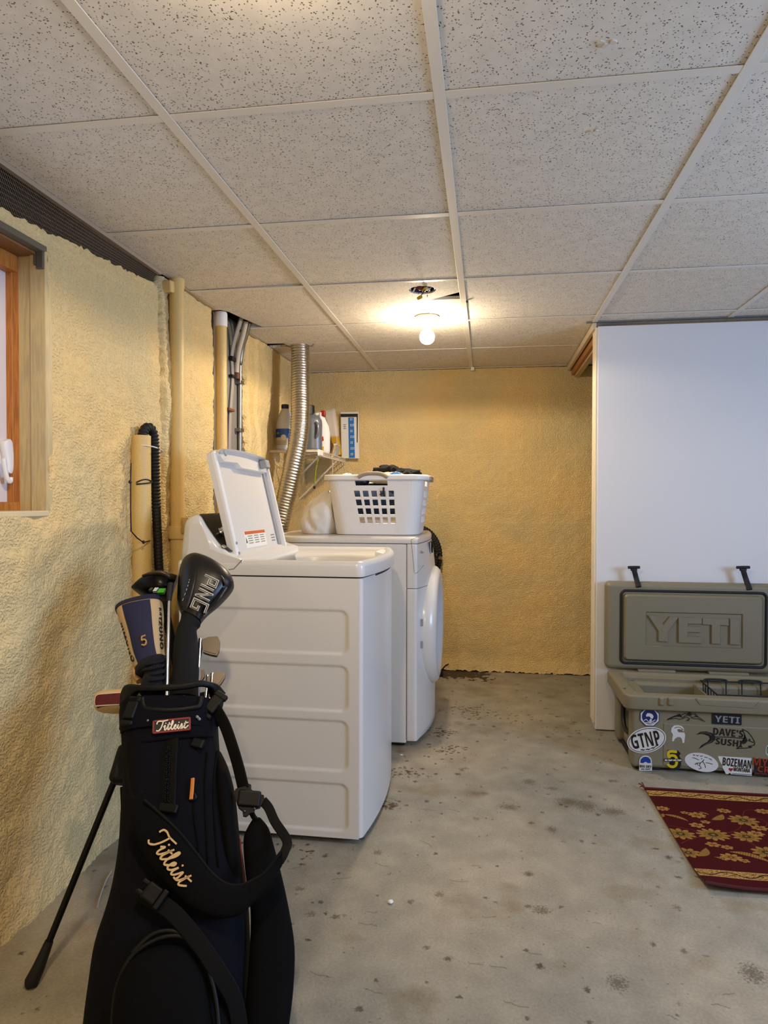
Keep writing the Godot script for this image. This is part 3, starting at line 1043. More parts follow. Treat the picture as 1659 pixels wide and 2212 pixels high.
	obj("sheath", b, mat(Color(0.60, 0.50, 0.48), 0.5), c2)
	b = B.new()
	rbox(b, at(Vector3(-1.236, 1.545, -3.19)), Vector3(0.03, 0.014, 0.07), 0.004, 2)
	obj("clip", b, mat(Color(0.50, 0.30, 0.14), 0.6), c2)

# plan outline (x, z) of a cabinet with a bowed front, counter-clockwise seen from above
func bowed(xb, xf, bow, zn, zf, r, n = 18):
	var o = []
	for k in 7: o.append(Vector2(xb + 0.02 - 0.02 * sin(k * PI / 12), zf + 0.02 - 0.02 * cos(k * PI / 12)) if false else Vector2(xb + 0.015 * (1 - cos(PI / 2 * (1 - k / 6.0))), zf + 0.015 * (1 - sin(PI / 2 * (1 - k / 6.0)))))
	o = []
	var corner = func(c, rr, a0, a1):
		for k in 7:
			var a = lerp(a0, a1, k / 6.0)
			o.append(c + Vector2(cos(a), sin(a)) * rr)
	corner.call(Vector2(xb + 0.015, zf + 0.015), 0.015, PI * 1.5, PI)
	corner.call(Vector2(xb + 0.015, zn - 0.015), 0.015, PI, PI / 2)
	var cx = xf - r
	corner.call(Vector2(cx, zn - r), r, PI / 2, 0.28)
	for k in range(1, n):
		var t = float(k) / n
		o.append(Vector2(xf + bow * (1.0 - pow(2.0 * t - 1.0, 2.0)), lerp(zn - r, zf + r, t)))
	corner.call(Vector2(cx, zf + r), r, -0.28, -PI / 2)
	# a few points along the straight sides keep the top faces even
	var d = []
	for k in o.size():
		d.append(o[k])
		var q = o[(k + 1) % o.size()]
		var m = int(o[k].distance_to(q) / 0.06)
		for s in m: d.append(o[k].lerp(q, (s + 1.0) / (m + 1.0)))
	return d
func inset(o, d):
	var r = []
	var n = o.size()
	for k in n:
		var t = (o[(k + 1) % n] - o[(k + n - 1) % n]).normalized()
		var nn = Vector2(-t.y, t.x)
		var cen = Vector2.ZERO
		for p in o: cen += p
		cen /= n
		if nn.dot(cen - o[k]) < 0: nn = -nn
		r.append(o[k] + nn * d)
	return r
func up(o, y):
	var r = PackedVector3Array()
	for p in o: r.append(Vector3(p.x, y, p.y))
	return r

const WZ := -2.140
const WF := -2.825

func washer():
	var w = thing("washing_machine", "white top-loading washing machine with its lid standing open", "washing machine", Vector3(-0.70, 0, -2.48))
	var o = bowed(-1.01, -0.388, 0.028, WZ - 0.008, WF, 0.018)
	var b = B.new()
	var rings = [up(o, 0.022), up(o, 0.30), up(o, 0.60), up(o, 0.858)]
	loft(b, rings, true, true, true)
	obj("cabinet", b, M.white_enamel, w)
	# near side sheet with four pressed-in panels
	var sp = B.new()
	var xs = cuts([-1.005, -0.40], 0.0048)
	var ys = cuts([0.022, 0.858], 0.0038)
	var zones = []
	for q in [[1319, 1417], [1438, 1540], [1556, 1668], [1691, 1796]]:
		var t = az(660, q[0] - 4, WZ)
		var u = az(660, q[1] - 4, WZ)
		zones.append([(t.y + u.y) / 2.0, (t.y - u.y) / 2.0])
	var xr = az(753, 1500, WZ).x
	var f = func(i, j):
		var x = xs[i]
		var y = ys[j]
		var d = 0.0
		for q in zones:
			var hx = 0.27
			var p = Vector2(abs(x - (xr - hx)) - (hx - 0.028), abs(y - q[0]) - (q[1] - 0.028))
			var sd = Vector2(max(p.x, 0.0), max(p.y, 0.0)).length() + min(max(p.x, p.y), 0.0) - 0.028
			d = max(d, smoothstep(0.0, -0.009, sd))
		return Vector3(x, y, WZ - d * 0.0045)
	shell_grid(sp, xs.size() - 1, ys.size() - 1, f, func(p): return Vector3(p.x, p.y, WZ - 0.007), func(_i, _j): return false)
	obj("side_panel", sp, M.white_enamel, w)
	# base shadow gap and feet
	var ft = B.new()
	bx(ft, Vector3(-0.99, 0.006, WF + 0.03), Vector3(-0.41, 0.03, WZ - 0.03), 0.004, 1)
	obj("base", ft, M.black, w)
	for q in [[-0.96, WZ - 0.06], [-0.45, WZ - 0.06], [-0.45, WF + 0.06], [-0.96, WF + 0.06]]:
		ft = B.new()
		lathe(ft, at(Vector3(q[0], 0, q[1])), [Vector2(0.018, 0.0), Vector2(0.018, 0.01), Vector2(0.010, 0.012), Vector2(0.010, 0.03)], 14, true, true)
		obj("foot", ft, M.black_rubber, w)
	# top deck with its rim, sloping into the tub
	var d = bowed(-1.012, -0.381, 0.036, WZ + 0.004, WF - 0.004, 0.03)
	b = B.new()
	var cen = Vector2(-0.635, (WZ + WF) / 2)
	var hole = func(r, y):
		var ring = PackedVector3Array()
		for p in inset(d, 0.03):
			var v = (p - cen)
			v = v.normalized() * min(r, v.length() * 0.99)
			ring.append(Vector3(cen.x + v.x, y, cen.y + v.y))
		return ring
	rings = [up(inset(d, 0.004), 0.862), up(d, 0.864), up(d, 0.896), up(inset(d, 0.003), 0.904), up(inset(d, 0.009), 0.910), up(inset(d, 0.020), 0.913), up(inset(d, 0.032), 0.911), up(inset(d, 0.040), 0.900), up(inset(d, 0.050), 0.889), hole.call(0.285, 0.886), hole.call(0.27, 0.882), hole.call(0.262, 0.87), hole.call(0.258, 0.82)]
	loft(b, rings, true, false, false)
	obj("top_deck", b, M.white_enamel, w)
	b = B.new()
	loft(b, [hole.call(0.30, 0.8585), hole.call(0.30, 0.83)] if false else [up(inset(d, 0.012), 0.852), up(inset(d, 0.012), 0.866)])
	obj("seam_gap", b, M.seam, w)
	b = B.new()
	lathe(b, at(Vector3(cen.x, 0, cen.y)), [Vector2(0.262, 0.83), Vector2(0.262, 0.40), Vector2(0.01, 0.38)], 48)
	obj("drum", b, M.steel, w)
	b = B.new()
	lathe(b, at(Vector3(cen.x, 0, cen.y)), [Vector2(0.262, 0.835), Vector2(0.235, 0.845), Vector2(0.228, 0.835), Vector2(0.235, 0.82)], 48)
	obj("tub_ring", b, M.white_plastic, w)
	# bright front hand-hold of the rim
	b = B.new()
	rbox(b, Transform3D(Basis(Vector3.FORWARD, 0.25), Vector3(-0.400, 0.897, -2.66)), Vector3(0.05, 0.02, 0.13), 0.008, 3)
	obj("lid_catch", b, M.white_plastic, w)
	# seam between console end and deck
	b = B.new()
	var sl = []
	for q in [[523.5, 1209], [505, 1229], [494, 1230.5]]: sl.append(az(q[0], q[1], WZ + 0.0045))
	tube(b, sl, 0.0009, 4)
	obj("seam", b, M.seam, w)
	# console: a curved wedge along the back
	var prof = [Vector2(-1.003, 0.862), Vector2(-1.000, 0.95), Vector2(-0.990, 1.025), Vector2(-0.984, 1.040), Vector2(-0.972, 1.052), Vector2(-0.955, 1.058), Vector2(-0.940, 1.058), Vector2(-0.931, 1.051), Vector2(-0.914, 1.022), Vector2(-0.891, 0.989), Vector2(-0.874, 0.966), Vector2(-0.858, 0.949), Vector2(-0.834, 0.931), Vector2(-0.812, 0.920), Vector2(-0.785, 0.912), Vector2(-0.765, 0.862)]
	var pc = Vector2(-0.905, 0.94)
	rings = []
	for s in [[0.0, 0.030], [0.003, 0.012], [0.010, 0.003], [0.018, 0.0], [0.06, 0.0], [0.3, 0.0], [0.62, 0.0], [0.650, 0.0], [0.668, 0.006], [0.676, 0.02], [0.681, 0.045]]:
		var ring = PackedVector3Array()
		for p in prof:
			var q = p + (pc - p).normalized() * s[1] * (1.0 if p.y > 0.93 else 0.15)
			ring.append(Vector3(q.x, q.y, WZ + 0.002 - s[0]))
		rings.append(ring)
	b = B.new()
	loft(b, rings, true)
	for q in [[0, 1.0], [-1, -1.0]]:
		var flat = PackedVector2Array()
		for p in rings[q[0]]: flat.append(Vector2(p.x, p.y))
		var idx = Geometry2D.triangulate_polygon(flat)
		var nz = Vector3(0, 0, q[1])
		for t in range(0, idx.size(), 3): b.tn(rings[q[0]][idx[t]], rings[q[0]][idx[t + 1]], rings[q[0]][idx[t + 2]], nz, nz, nz)
	obj("console", b, M.white_enamel, w)
	# black control face, from the crest down to the deck
	b = B.new()
	var face = [Vector2(-0.942, 1.0585), Vector2(-0.931, 1.0515), Vector2(-0.914, 1.0225), Vector2(-0.891, 0.9895), Vector2(-0.874, 0.9665), Vector2(-0.858, 0.9495), Vector2(-0.838, 0.9345)]
	rings = []
	for k in face.size():
		var t = k / 6.0
		var p = face[k] + Vector2(0.0024, 0.0024)
		var e = lerp(0.002, 0.016, t * t * t)
		var ring = PackedVector3Array()
		for s in 13: ring.append(Vector3(p.x, p.y, lerp(WZ - 0.010 - e * 0.6, WF + 0.05 + e * 0.6, s / 12.0)))
		rings.append(ring)
	loft(b, rings, false)
	obj("control_face", b, M.black_gloss, w)
	var fn = Vector3(0.80, 0.60, 0).normalized()
	var fx = Transform3D(Basis(Vector3(0, 0, -1), Vector3(-0.60, 0.80, 0), fn), Vector3.ZERO)
	for q in [[477, 1150, 0.0145, 0.022], [492, 1144, 0.010, 0.014]]:
		var p = apl(q[0], q[1], Vector3(-0.886, 0.982, 0), fn)
		b = B.new()
		lathe(b, Transform3D(Basis(fx.basis.x, fn, -fx.basis.y), p), [Vector2(q[2] * 1.25, 0.0), Vector2(q[2] * 1.2, 0.006), Vector2(q[2], 0.008), Vector2(q[2] * 0.9, q[3]), Vector2(q[2] * 0.8, q[3] + 0.003)], 28, false, true)
		obj("dial", b, M.chrome, w)
	b = B.new()
	prism(b, circ(Vector2.ZERO, 0.017, 0.007, 28), Transform3D(Basis(Vector3(0, 0, -1), Vector3(-0.7, 0.7, 0).normalized(), Vector3(0.7, 0.7, 0).normalized()), apl(482, 1183, Vector3(-0.858, 0.949, 0), Vector3(0.7, 0.7, 0).normalized()) + Vector3(0.003, 0.003, 0)), 0.0, 0.002)
	obj("badge", b, M.steel, w)
	washer_lid(w)

func washer_lid(w):
	var bn = az(512, 1209, -2.185)
	var bf = bn + Vector3(0.0, -0.004, -0.530)
	var tn = az(457, 967, -2.185)
	var v = (tn - bn).normalized()
	var L = tn.distance_to(bn)
	var u = (bf - bn).normalized()
	var n = v.cross(u)
	if n.x < 0: n = -n
	n = n.normalized()
	var W = bn.distance_to(bf) * 1.0
	var X = Transform3D(Basis(u, v, n), bn)   # x far along the hinge, y up the lid, z towards the room
	var b = B.new()
	# outline: free edge bulging, two rounded corners
	var o = PackedVector2Array()
	var top = []
	for k in 13:
		var t = k / 12.0
		top.append(Vector2(lerp(0.0, W, t), L - 0.006 + 0.012 * (1 - pow(2 * t - 1, 2)) - (0.012 if k == 0 or k == 12 else 0.0)))
	o.append(Vector2(0.008, 0.0)); o.append(Vector2(W - 0.008, 0.0)); o.append(Vector2(W, 0.008))
	top.reverse()
	for p in top: o.append(p)
	o.append(Vector2(0, 0.008))
	prism(b, o, X, -0.024, -0.006)
	obj("lid", b, M.white_enamel, w)
	# raised rim round the inner face
	b = B.new()
	rbox(b, X * at(Vector3(0.010, L * 0.49, -0.002)), Vector3(0.020, L * 0.96, 0.016), 0.005, 2)
	obj("lid_rim", b, M.white_plastic, w)
	b = B.new()
	rbox(b, X * at(Vector3(W - 0.005, L * 0.48, 0.004)), Vector3(0.010, L * 0.92, 0.028), 0.004, 2)
	obj("lid_rim", b, M.white_plastic, w)
	b = B.new()
	rbox(b, X * at(Vector3(W - 0.028, L * 0.46, -0.003)), Vector3(0.026, L * 0.80, 0.008), 0.003, 2)
	obj("lid_channel", b, M.grey_plastic, w)
	b = B.new()
	var lip = PackedVector2Array([Vector2(0.012, L - 0.030), Vector2(0.040, L - 0.048), Vector2(0.17, L - 0.046), Vector2(0.20, L - 0.062), Vector2(W - 0.045, L - 0.066), Vector2(W - 0.04, L - 0.03), Vector2(W - 0.004, L - 0.012)])
	for p in top: lip.append(Vector2(clamp(p.x, 0.004, W - 0.004), p.y - 0.002))
	prism(b, simplify(lip), X, -0.006, 0.018)
	obj("lid_handle_lip", b, M.white_plastic, w)
	b = B.new()
	rbox(b, X * at(Vector3(W - 0.025, L - 0.030, 0.010)), Vector3(0.05, 0.035, 0.030), 0.006, 2)
	obj("hinge_block", b, M.grey_plastic, w)
	for q in [[0.060, L - 0.018, 0.012], [0.012, 0.055, 0.005], [0.015, 0.020, 0.005]]:
		b = B.new()
		lathe(b, X * Transform3D(Basis(Vector3.RIGHT, PI / 2), Vector3(q[0], q[1], 0.019 if q[2] > 0.01 else 0.006)), [Vector2(q[2], 0.0), Vector2(q[2], 0.002), Vector2(q[2] * 0.6, 0.004)], 14, false, true)
		obj("screw", b, M.grey_plastic, w)
	# warning sticker: orange bar over lines of grey text too small to read
	b = B.new()
	prism(b, rrect(Vector2(0.245, 0.062), 0.23, 0.060, 0.003), X, -0.0058, -0.0050)
	var lab = obj("warning_label", b, mat(Color(0.90, 0.89, 0.86), 0.5), w)
	b = B.new()
	prism(b, rrect(Vector2(0.250, 0.086), 0.22, 0.011, 0.001), X, -0.0050, -0.0044)
	obj("orange_bar", b, mat(Color(0.78, 0.36, 0.16), 0.5), lab)
	b = B.new()
	prism(b, PackedVector2Array([Vector2(0.136, 0.050), Vector2(0.152, 0.050), Vector2(0.144, 0.070)]), X, -0.0050, -0.0044)
	for c in 3:
		for r in 4:
			var l = []
			for s in 7: l.append(Vector2(0.165 + c * 0.066 + s * 0.0075, 0.073 - r * 0.0085 + 0.0014 * (s % 2)))
			pen(b, [l], 0.0022, X, -0.0050, -0.0044, 1)
	obj("fine_print", b, mat(Color(0.35, 0.33, 0.30), 0.6), lab).set_meta("kind", "stuff")
	b = B.new()
	for r in 3:
		var l = []
		for s in 9: l.append(Vector2(W - 0.105 + s * 0.0055, 0.066 - r * 0.011 + 0.0035 * (s % 2)))
		pen(b, [l], 0.0022, X, -0.006, -0.0052, 1)
	obj("ink_stamp", b, mat(Color(0.40, 0.40, 0.42), 0.6), w)

const DZ := -3.032
const DF := -3.715

func dryer():
	var w = thing("clothes_dryer", "white front-loading dryer with a big round door, under the laundry basket", "dryer", Vector3(-0.65, 0, -3.37))
	var b = B.new()
	bx(b, Vector3(-1.02, 0.02, DF), Vector3(-0.352, 0.912, DZ), 0.006, 2)
	obj("cabinet", b, M.white_enamel, w)
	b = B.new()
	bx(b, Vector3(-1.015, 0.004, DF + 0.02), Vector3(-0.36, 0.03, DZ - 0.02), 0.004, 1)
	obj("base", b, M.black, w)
	# bowed front, its bottom swept back a little
	var front = func(xb, inn):
		var o = []
		for k in 5: o.append(Vector2(-0.352 + k * 0.008, DZ - 0.001 - inn))
		for k in 7:
			var a = lerp(PI / 2, 0.32, k / 6.0)
			o.append(Vector2(-0.318 + cos(a) * 0.016, DZ - 0.017 - inn + sin(a) * 0.016))
		for k in range(1, 22):
			var t = k / 22.0
			o.append(Vector2(-0.303 + xb * (1 - pow(abs(2 * t - 1), 2.2)), lerp(DZ - 0.015 - inn, DF + 0.015 + inn, t)))
		for k in 7:
			var a = lerp(-0.32, -PI / 2, k / 6.0)
			o.append(Vector2(-0.318 + cos(a) * 0.016, DF + 0.017 + inn + sin(a) * 0.016))
		for k in 5: o.append(Vector2(-0.320 - k * 0.008, DF + 0.001 + inn))
		return o
	var lower = []
	for y in [0.030, 0.036, 0.06, 0.12, 0.25, 0.45, 0.60, 0.705, 0.712]:
		var k = 0.004 if y < 0.033 or y > 0.71 else 0.0
		lower.append(up(front.call(0.052 - (0.02 if y < 0.033 else 0.0), k), y))
	b = B.new()
	loft(b, lower, true, true, true)
	obj("front_panel", b, M.white_enamel, w)
	var upper = []
	for q in [[0.7145, 0.052, 0.003], [0.719, 0.052, 0.0], [0.78, 0.050, 0.0], [0.86, 0.040, 0.0], [0.905, 0.030, 0.0], [0.912, 0.026, 0.002]]: upper.append(up(front.call(q[1], q[2]), q[0]))
	b = B.new()
	loft(b, upper, true, true, true)
	obj("control_panel", b, M.white_enamel, w)
	# top with a rounded edge, overhanging
	var t = []
	var outl = [Vector2(-1.022, DF - 0.002)]
	var fo = front.call(0.026, -0.003)
	outl = [Vector2(-1.022, DF - 0.003), Vector2(-1.022, DZ + 0.003), Vector2(-0.80, DZ + 0.003), Vector2(-0.6, DZ + 0.003)]
	for p in fo: outl.append(p + Vector2(0.002, 0))
	outl.append(Vector2(-0.6, DF - 0.003)); outl.append(Vector2(-0.8, DF - 0.003))
	for q in [[0.9145, 0.003], [0.917, 0.0], [0.930, 0.0], [0.938, 0.002], [0.943, 0.008], [0.945, 0.018]]: t.append(up(inset(outl, q[1]), q[0]))
	b = B.new()
	loft(b, t, true, true, true)
	obj("top", b, M.white_enamel, w)
	# round door: ring, dished centre, hinges, latch
	var X = Transform3D(Basis(Vector3(0, 1, 0), Vector3(1, 0, 0), Vector3(0, 0, -1)), Vector3(-0.300, 0.500, -3.375))
	b = B.new()
	lathe(b, X, [Vector2(0.288, 0.0), Vector2(0.291, 0.012), Vector2(0.290, 0.036), Vector2(0.281, 0.058), Vector2(0.266, 0.072), Vector2(0.246, 0.078), Vector2(0.226, 0.074), Vector2(0.212, 0.062)], 72)
	obj("door_ring", b, M.white_enamel, w)
	b = B.new()
	lathe(b, X, [Vector2(0.214, 0.064), Vector2(0.203, 0.053), Vector2(0.190, 0.040), Vector2(0.15, 0.034), Vector2(0.08, 0.032), Vector2(0.001, 0.031)], 72)
	obj("door_centre", b, mat(Color(0.78, 0.80, 0.84), 0.3), w)
	for y in [0.455, 0.555]:
		b = B.new()
		bx(b, Vector3(-0.312, y - 0.016, -3.095), Vector3(-0.282, y + 0.016, -3.078), 0.004, 2)
		obj("hinge", b, M.grey_plastic, w)
	b = B.new()
	rbox(b, Transform3D(Basis(Vector3.UP, 0.12), Vector3(-0.266, 0.880, -3.38)), Vector3(0.006, 0.055, 0.11), 0.003, 2)
	obj("display", b, M.black_gloss, w)
	b = B.new()
	rbox(b, Transform3D(Basis(Vector3.UP, 0.22), Vector3(-0.268, 0.880, -3.29)), Vector3(0.006, 0.055, 0.05), 0.003, 2)
	obj("display_frame", b, M.grey_plastic, w)
	# fine seams on the control panel
	b = B.new()
	for l in [[[888, 1166], [893, 1215], [896, 1238], [908, 1230], [922, 1212], [930, 1200]], [[888, 1166], [905, 1158], [921, 1149]]]:
		var pts = []
		for q in l:
			var p = ax(q[0], q[1], -0.29)
			# follow the bowed face
			for it in 12:
				var tt = clamp((p.z - (DZ - 0.015)) / (DF - DZ + 0.03), 0.0, 1.0)
				p = ax(q[0], q[1], -0.302 + 0.043 * (1 - pow(abs(2 * tt - 1), 2.2)))
			pts.append(p)
		tube(b, sm(pts, 4), 0.0008, 4)
	obj("seam", b, M.seam, w)
	b = B.new()
	pen(b, [[Vector2(0, 0), Vector2(0.004, 0.012), Vector2(0.008, 0.0), Vector2(0.012, 0.012), Vector2(0.015, 0.0), Vector2(0.022, 0.006), Vector2(0.028, 0.001), Vector2(0.034, 0.006)]], 0.002, Transform3D(Basis(Vector3(0.35, 0, -1).normalized(), Vector3.UP, Vector3(1, 0, 0.35).normalized()), Vector3(-0.291, 0.868, -3.075)), 0.0, 0.001)
	obj("badge", b, M.grey_plastic, w)

# a rounded rectangle ring, n points, at height y
func rr_ring(c, w, d, r, y, n = 96):
	var base = rrect(Vector2.ZERO, w, d, r, 8)
	# even spacing by arc length
	var per = 0.0
	for k in base.size(): per += base[k].distance_to(base[(k + 1) % base.size()])
	var out = PackedVector3Array()
	var k = 0
	var acc = 0.0
	for i in n:
		var want = per * i / n
		while acc + base[k % base.size()].distance_to(base[(k + 1) % base.size()]) < want:
			acc += base[k % base.size()].distance_to(base[(k + 1) % base.size()])
			k += 1
		var p = base[k % base.size()].move_toward(base[(k + 1) % base.size()], want - acc)
		out.append(Vector3(c.x + p.x, y, c.z + p.y))
	return out

# a heap of cloth: a squashed, folded blob
func heap(b, c, r, seed_, amp = 0.25, freq = 6.0, flat = 0.0, seg = 40):
	var n = make_noise(freq, seed_, 3)
	var n2 = make_noise(freq * 2.2, seed_ + 1, 2)
	var rings = []
	for i in seg / 2 + 1:
		var th = PI * i / (seg / 2)
		var ring = PackedVector3Array()
		for j in seg:
			var ph = TAU * j / seg
			var d = Vector3(sin(th) * cos(ph), cos(th), sin(th) * sin(ph))
			var k = 1.0 + n.get_noise_3dv(d * r + c) * amp + (absf(n2.get_noise_3dv(d * r * 1.3 + c)) - 0.25) * amp * 0.8
			var p = d * r * k
			if p.y < -r.y * (1.0 - flat): p.y = -r.y * (1.0 - flat)
			ring.append(c + p)
		rings.append(ring)
	loft(b, rings, true)

func cloth(c, rough = 0.9, weave = 0.06):
	var m = mat(c, rough)
	m.rim_enabled = true
	m.rim = 0.08
	return relief(m, noise_tex("weave", 0.2, FastNoiseLite.TYPE_CELLULAR, 1, 256), weave, 14.0)

func on_dryer():
	var topy = 0.9455
	var c = Vector3(-0.512, topy, -3.325)
	var bask = thing("laundry_basket", "white plastic laundry basket with square holes on top of the dryer", "laundry basket", c)
	var H = 0.262
	# near bottom edge and rim as seen; wider at the top
	var n = 120
	var rings_n = 45
	var wall = B.new()
	var dims = func(t): return [lerp(0.395, 0.452, t), lerp(0.36, 0.44, t), lerp(0.075, 0.06, t)]
	var P = []
	for i in rings_n + 1:
		var t = float(i) / rings_n
		var q = dims.call(t)
		var y = topy + 0.002 + H * t
		P.append(rr_ring(c, q[0], q[1], q[2], y, n))
	var Q = []
	for i in rings_n + 1:
		var t = float(i) / rings_n
		var q = dims.call(t)
		Q.append(rr_ring(c, q[0] - 0.007, q[1] - 0.007, q[2] - 0.0035, topy + 0.005 + (H - 0.003) * t, n))
	# rings start at the +x side's middle-far corner; classify cells by where they are
	# the middle cell of each side, then holes counted from it
	var mids = []
	for d in [Vector3(0, 0, 1), Vector3(0, 0, -1), Vector3(1, 0, 0), Vector3(-1, 0, 0)]:
		var best = 0
		for j in n:
			if ((P[22][j] + P[22][(j + 1) % n]) / 2.0 - c).normalized().dot(d) > ((P[22][best] + P[22][(best + 1) % n]) / 2.0 - c).normalized().dot(d): best = j
		mids.append(best)
	var cell = func(i, j):
		if i < 0 or i >= rings_n: return true
		for m in mids:
			var dj = posmod(j - m + 60, n) - 60
			if absi(dj) > 7: continue
			if i >= 39 and i <= 42 and absi(dj) < 6: return false
			if i >= 9 and i < 37 and (i - 9) % 7 < 5 and dj < 7 and (dj + 7) % 3 < 2: return false
		return true
	for i in rings_n:
		for j in n:
			if not cell.call(i, j): continue
			var j1 = (j + 1) % n
			wall.quad(P[i][j], P[i][j1], P[i + 1][j1], P[i + 1][j])
			wall.quad(Q[i][j], Q[i + 1][j], Q[i + 1][j1], Q[i][j1])
			for s in [[i, (j + n - 1) % n, i, j, i + 1, j], [i, j1, i, j1, i + 1, j1], [i - 1, j, i, j, i, j1], [i + 1, j, i + 1, j, i + 1, j1]]:
				if not cell.call(s[0], s[1]): wall.quad(P[s[2]][s[3]], P[s[4]][s[5]], Q[s[4]][s[5]], Q[s[2]][s[3]])
	obj("wall", wall, M.white_plastic, bask)
	var fl = B.new()
	loft(fl, [rr_ring(c, 0.37, 0.335, 0.06, topy + 0.0005, 96), rr_ring(c, 0.394, 0.359, 0.075, topy + 0.004, 96), rr_ring(c, 0.388, 0.353, 0.07, topy + 0.008, 96)], true, true, true)
	obj("bottom", fl, M.white_plastic, bask)
	var rim = B.new()
	var y1 = topy + H
	loft(rim, [rr_ring(c, 0.448, 0.436, 0.06, y1 - 0.006), rr_ring(c, 0.487, 0.474, 0.075, y1 - 0.008), rr_ring(c, 0.492, 0.480, 0.077, y1 - 0.004), rr_ring(c, 0.490, 0.478, 0.076, y1 + 0.012), rr_ring(c, 0.484, 0.472, 0.074, y1 + 0.017), rr_ring(c, 0.452, 0.440, 0.06, y1 + 0.018), rr_ring(c, 0.444, 0.432, 0.058, y1 + 0.014), rr_ring(c, 0.444, 0.432, 0.058, y1 - 0.006)], true)
	obj("rim", rim, M.white_plastic, bask)
	var tp = mat(Color(0.62, 0.56, 0.49), 0.6)
	for sgn in [1.0, -1.0]:
		var g = B.new()
		var pts = []
		for k in 15:
			var t = k / 14.0
			pts.append(Vector3(c.x + lerp(-0.068, 0.068, t), y1 + 0.004 + 0.018 * (1 - pow(abs(2 * t - 1), 3.0)), c.z + sgn * 0.240))
		strap(g, pts, Vector3(0, 0.25, 1), 0.012, 0.009, 12, 0.7)
		obj("grip", g, tp, bask)
	var lk = B.new()
	rbox(lk, at(Vector3(c.x + 0.246, y1 + 0.004, c.z + 0.02)), Vector3(0.016, 0.026, 0.14), 0.006, 2)
	obj("grip", lk, tp, bask)
	# washing in the basket
	var navy = cloth(Color(0.05, 0.14, 0.27))
	var b = B.new()
	heap(b, c + Vector3(0.0, 0.160, 0.0), Vector3(0.190, 0.085, 0.185), 3, 0.12, 7.0)
	tag(obj("garment", b, navy), "dark navy garment filling the middle of the laundry basket", "clothing", "washing in the laundry basket")
	b = B.new()
	heap(b, c + Vector3(0.0, 0.058, 0.0), Vector3(0.178, 0.052, 0.165), 9, 0.10, 9.0)
	tag(obj("garment", b, cloth(Color(0.80, 0.75, 0.68))), "cream garments seen through the lowest holes of the basket", "clothing", "washing in the laundry basket")
	b = B.new()
	heap(b, c + Vector3(0.070, 0.288, -0.02), Vector3(0.105, 0.040, 0.09), 15, 0.75, 14.0)
	tag(obj("garment", b, cloth(Color(0.035, 0.035, 0.045))), "crumpled black garment lying highest on the washing", "clothing", "washing in the laundry basket")
	b = B.new()
	heap(b, c + Vector3(0.055, 0.266, 0.075), Vector3(0.105, 0.028, 0.07), 21, 0.35, 12.0)
	tag(obj("garment", b, cloth(Color(0.78, 0.70, 0.60))), "beige garment peeping over the basket rim under the black one", "clothing", "washing in the laundry basket")
	b = B.new()
	heap(b, c + Vector3(0.085, 0.272, 0.10), Vector3(0.036, 0.026, 0.045), 25, 0.3, 14.0)
	tag(obj("garment", b, cloth(Color(0.10, 0.36, 0.62))), "bright blue scrap of clothing at the basket rim", "clothing", "washing in the laundry basket")
	b = B.new()
	heap(b, c + Vector3(-0.155, 0.262, 0.06), Vector3(0.038, 0.030, 0.05), 31, 0.3, 12.0)
	tag(obj("garment", b, cloth(Color(0.86, 0.83, 0.76))), "white cloth tip showing at the left end of the basket rim", "clothing", "washing in the laundry basket")
	b = B.new()
	heap(b, c + Vector3(-0.095, 0.255, 0.04), Vector3(0.045, 0.024, 0.07), 33, 0.3, 12.0)
	tag(obj("garment", b, cloth(Color(0.12, 0.17, 0.27))), "slate blue cloth between the white tip and the grip", "clothing", "washing in the laundry basket")
	var dc = thing("drawstring", "short black drawstring hanging out of the basket's handle hole", "cord", c + Vector3(0.04, 0.2, 0.22))
	b = B.new()
	tube(b, sm([c + Vector3(0.045, 0.222, 0.208), c + Vector3(0.046, 0.212, 0.222), c + Vector3(0.047, 0.196, 0.224), c + Vector3(0.049, 0.180, 0.219)], 4), 0.0045, 8)
	tube(b, sm([c + Vector3(0.044, 0.196, 0.222), c + Vector3(0.036, 0.190, 0.222), c + Vector3(0.028, 0.188, 0.219)], 4), 0.003, 8)
	obj("string", b, M.black, dc)
	# the white plush blanket rolled up beside it
	var bl = thing("blanket", "rolled-up white plush blanket on the dryer, left of the basket", "blanket", Vector3(-0.80, topy, -3.33))
	b = B.new()
	var nn = make_noise(9.0, 44, 3)
	var rings = []
	# lying roll: end towards the camera at the left, built of stacked outlines
	var a0 = Vector3(-0.83, 0, -3.20)
	for i in 33:
		var t = i / 32.0
		var y = topy + 0.001 + 0.208 * t
		var hw = 0.098 * (0.88 + 0.28 * sin(t * PI) - 0.50 * pow(t, 3.0))
		var dp = 0.145 * (0.88 + 0.25 * sin(t * PI) - 0.55 * pow(t, 3.0))
		var cx = -0.806 + 0.028 * t + 0.030 * t * t
		var ring = PackedVector3Array()
		for j in 56:
			var a = TAU * j / 56
			var d = Vector3(cos(a), 0, sin(a))
			var k = 1.0 + nn.get_noise_3d(d.x * 0.12, y * 1.0, d.z * 0.12) * 0.11
			# the deep fold of the roll on the near face
			k -= 0.16 * exp(-pow((wrapf(a - 1.95 - (t - 0.3) * 1.2, -PI, PI)) / 0.16, 2.0)) * smoothstep(0.02, 0.2, t) * (1.0 - smoothstep(0.45, 0.7, t))
			k -= 0.10 * exp(-pow((wrapf(a - 2.7 + (t - 0.4) * 1.6, -PI, PI)) / 0.18, 2.0)) * smoothstep(0.1, 0.3, t) * (1.0 - smoothstep(0.6, 0.8, t))
			var lim = c.x - lerp(0.395, 0.452, (y - topy) / H) / 2.0 - 0.004 - (0.022 if y > topy + H - 0.06 else 0.0)
			ring.append(Vector3(min(cx + d.x * hw * k, lim), y, -3.30 + d.z * dp * k))
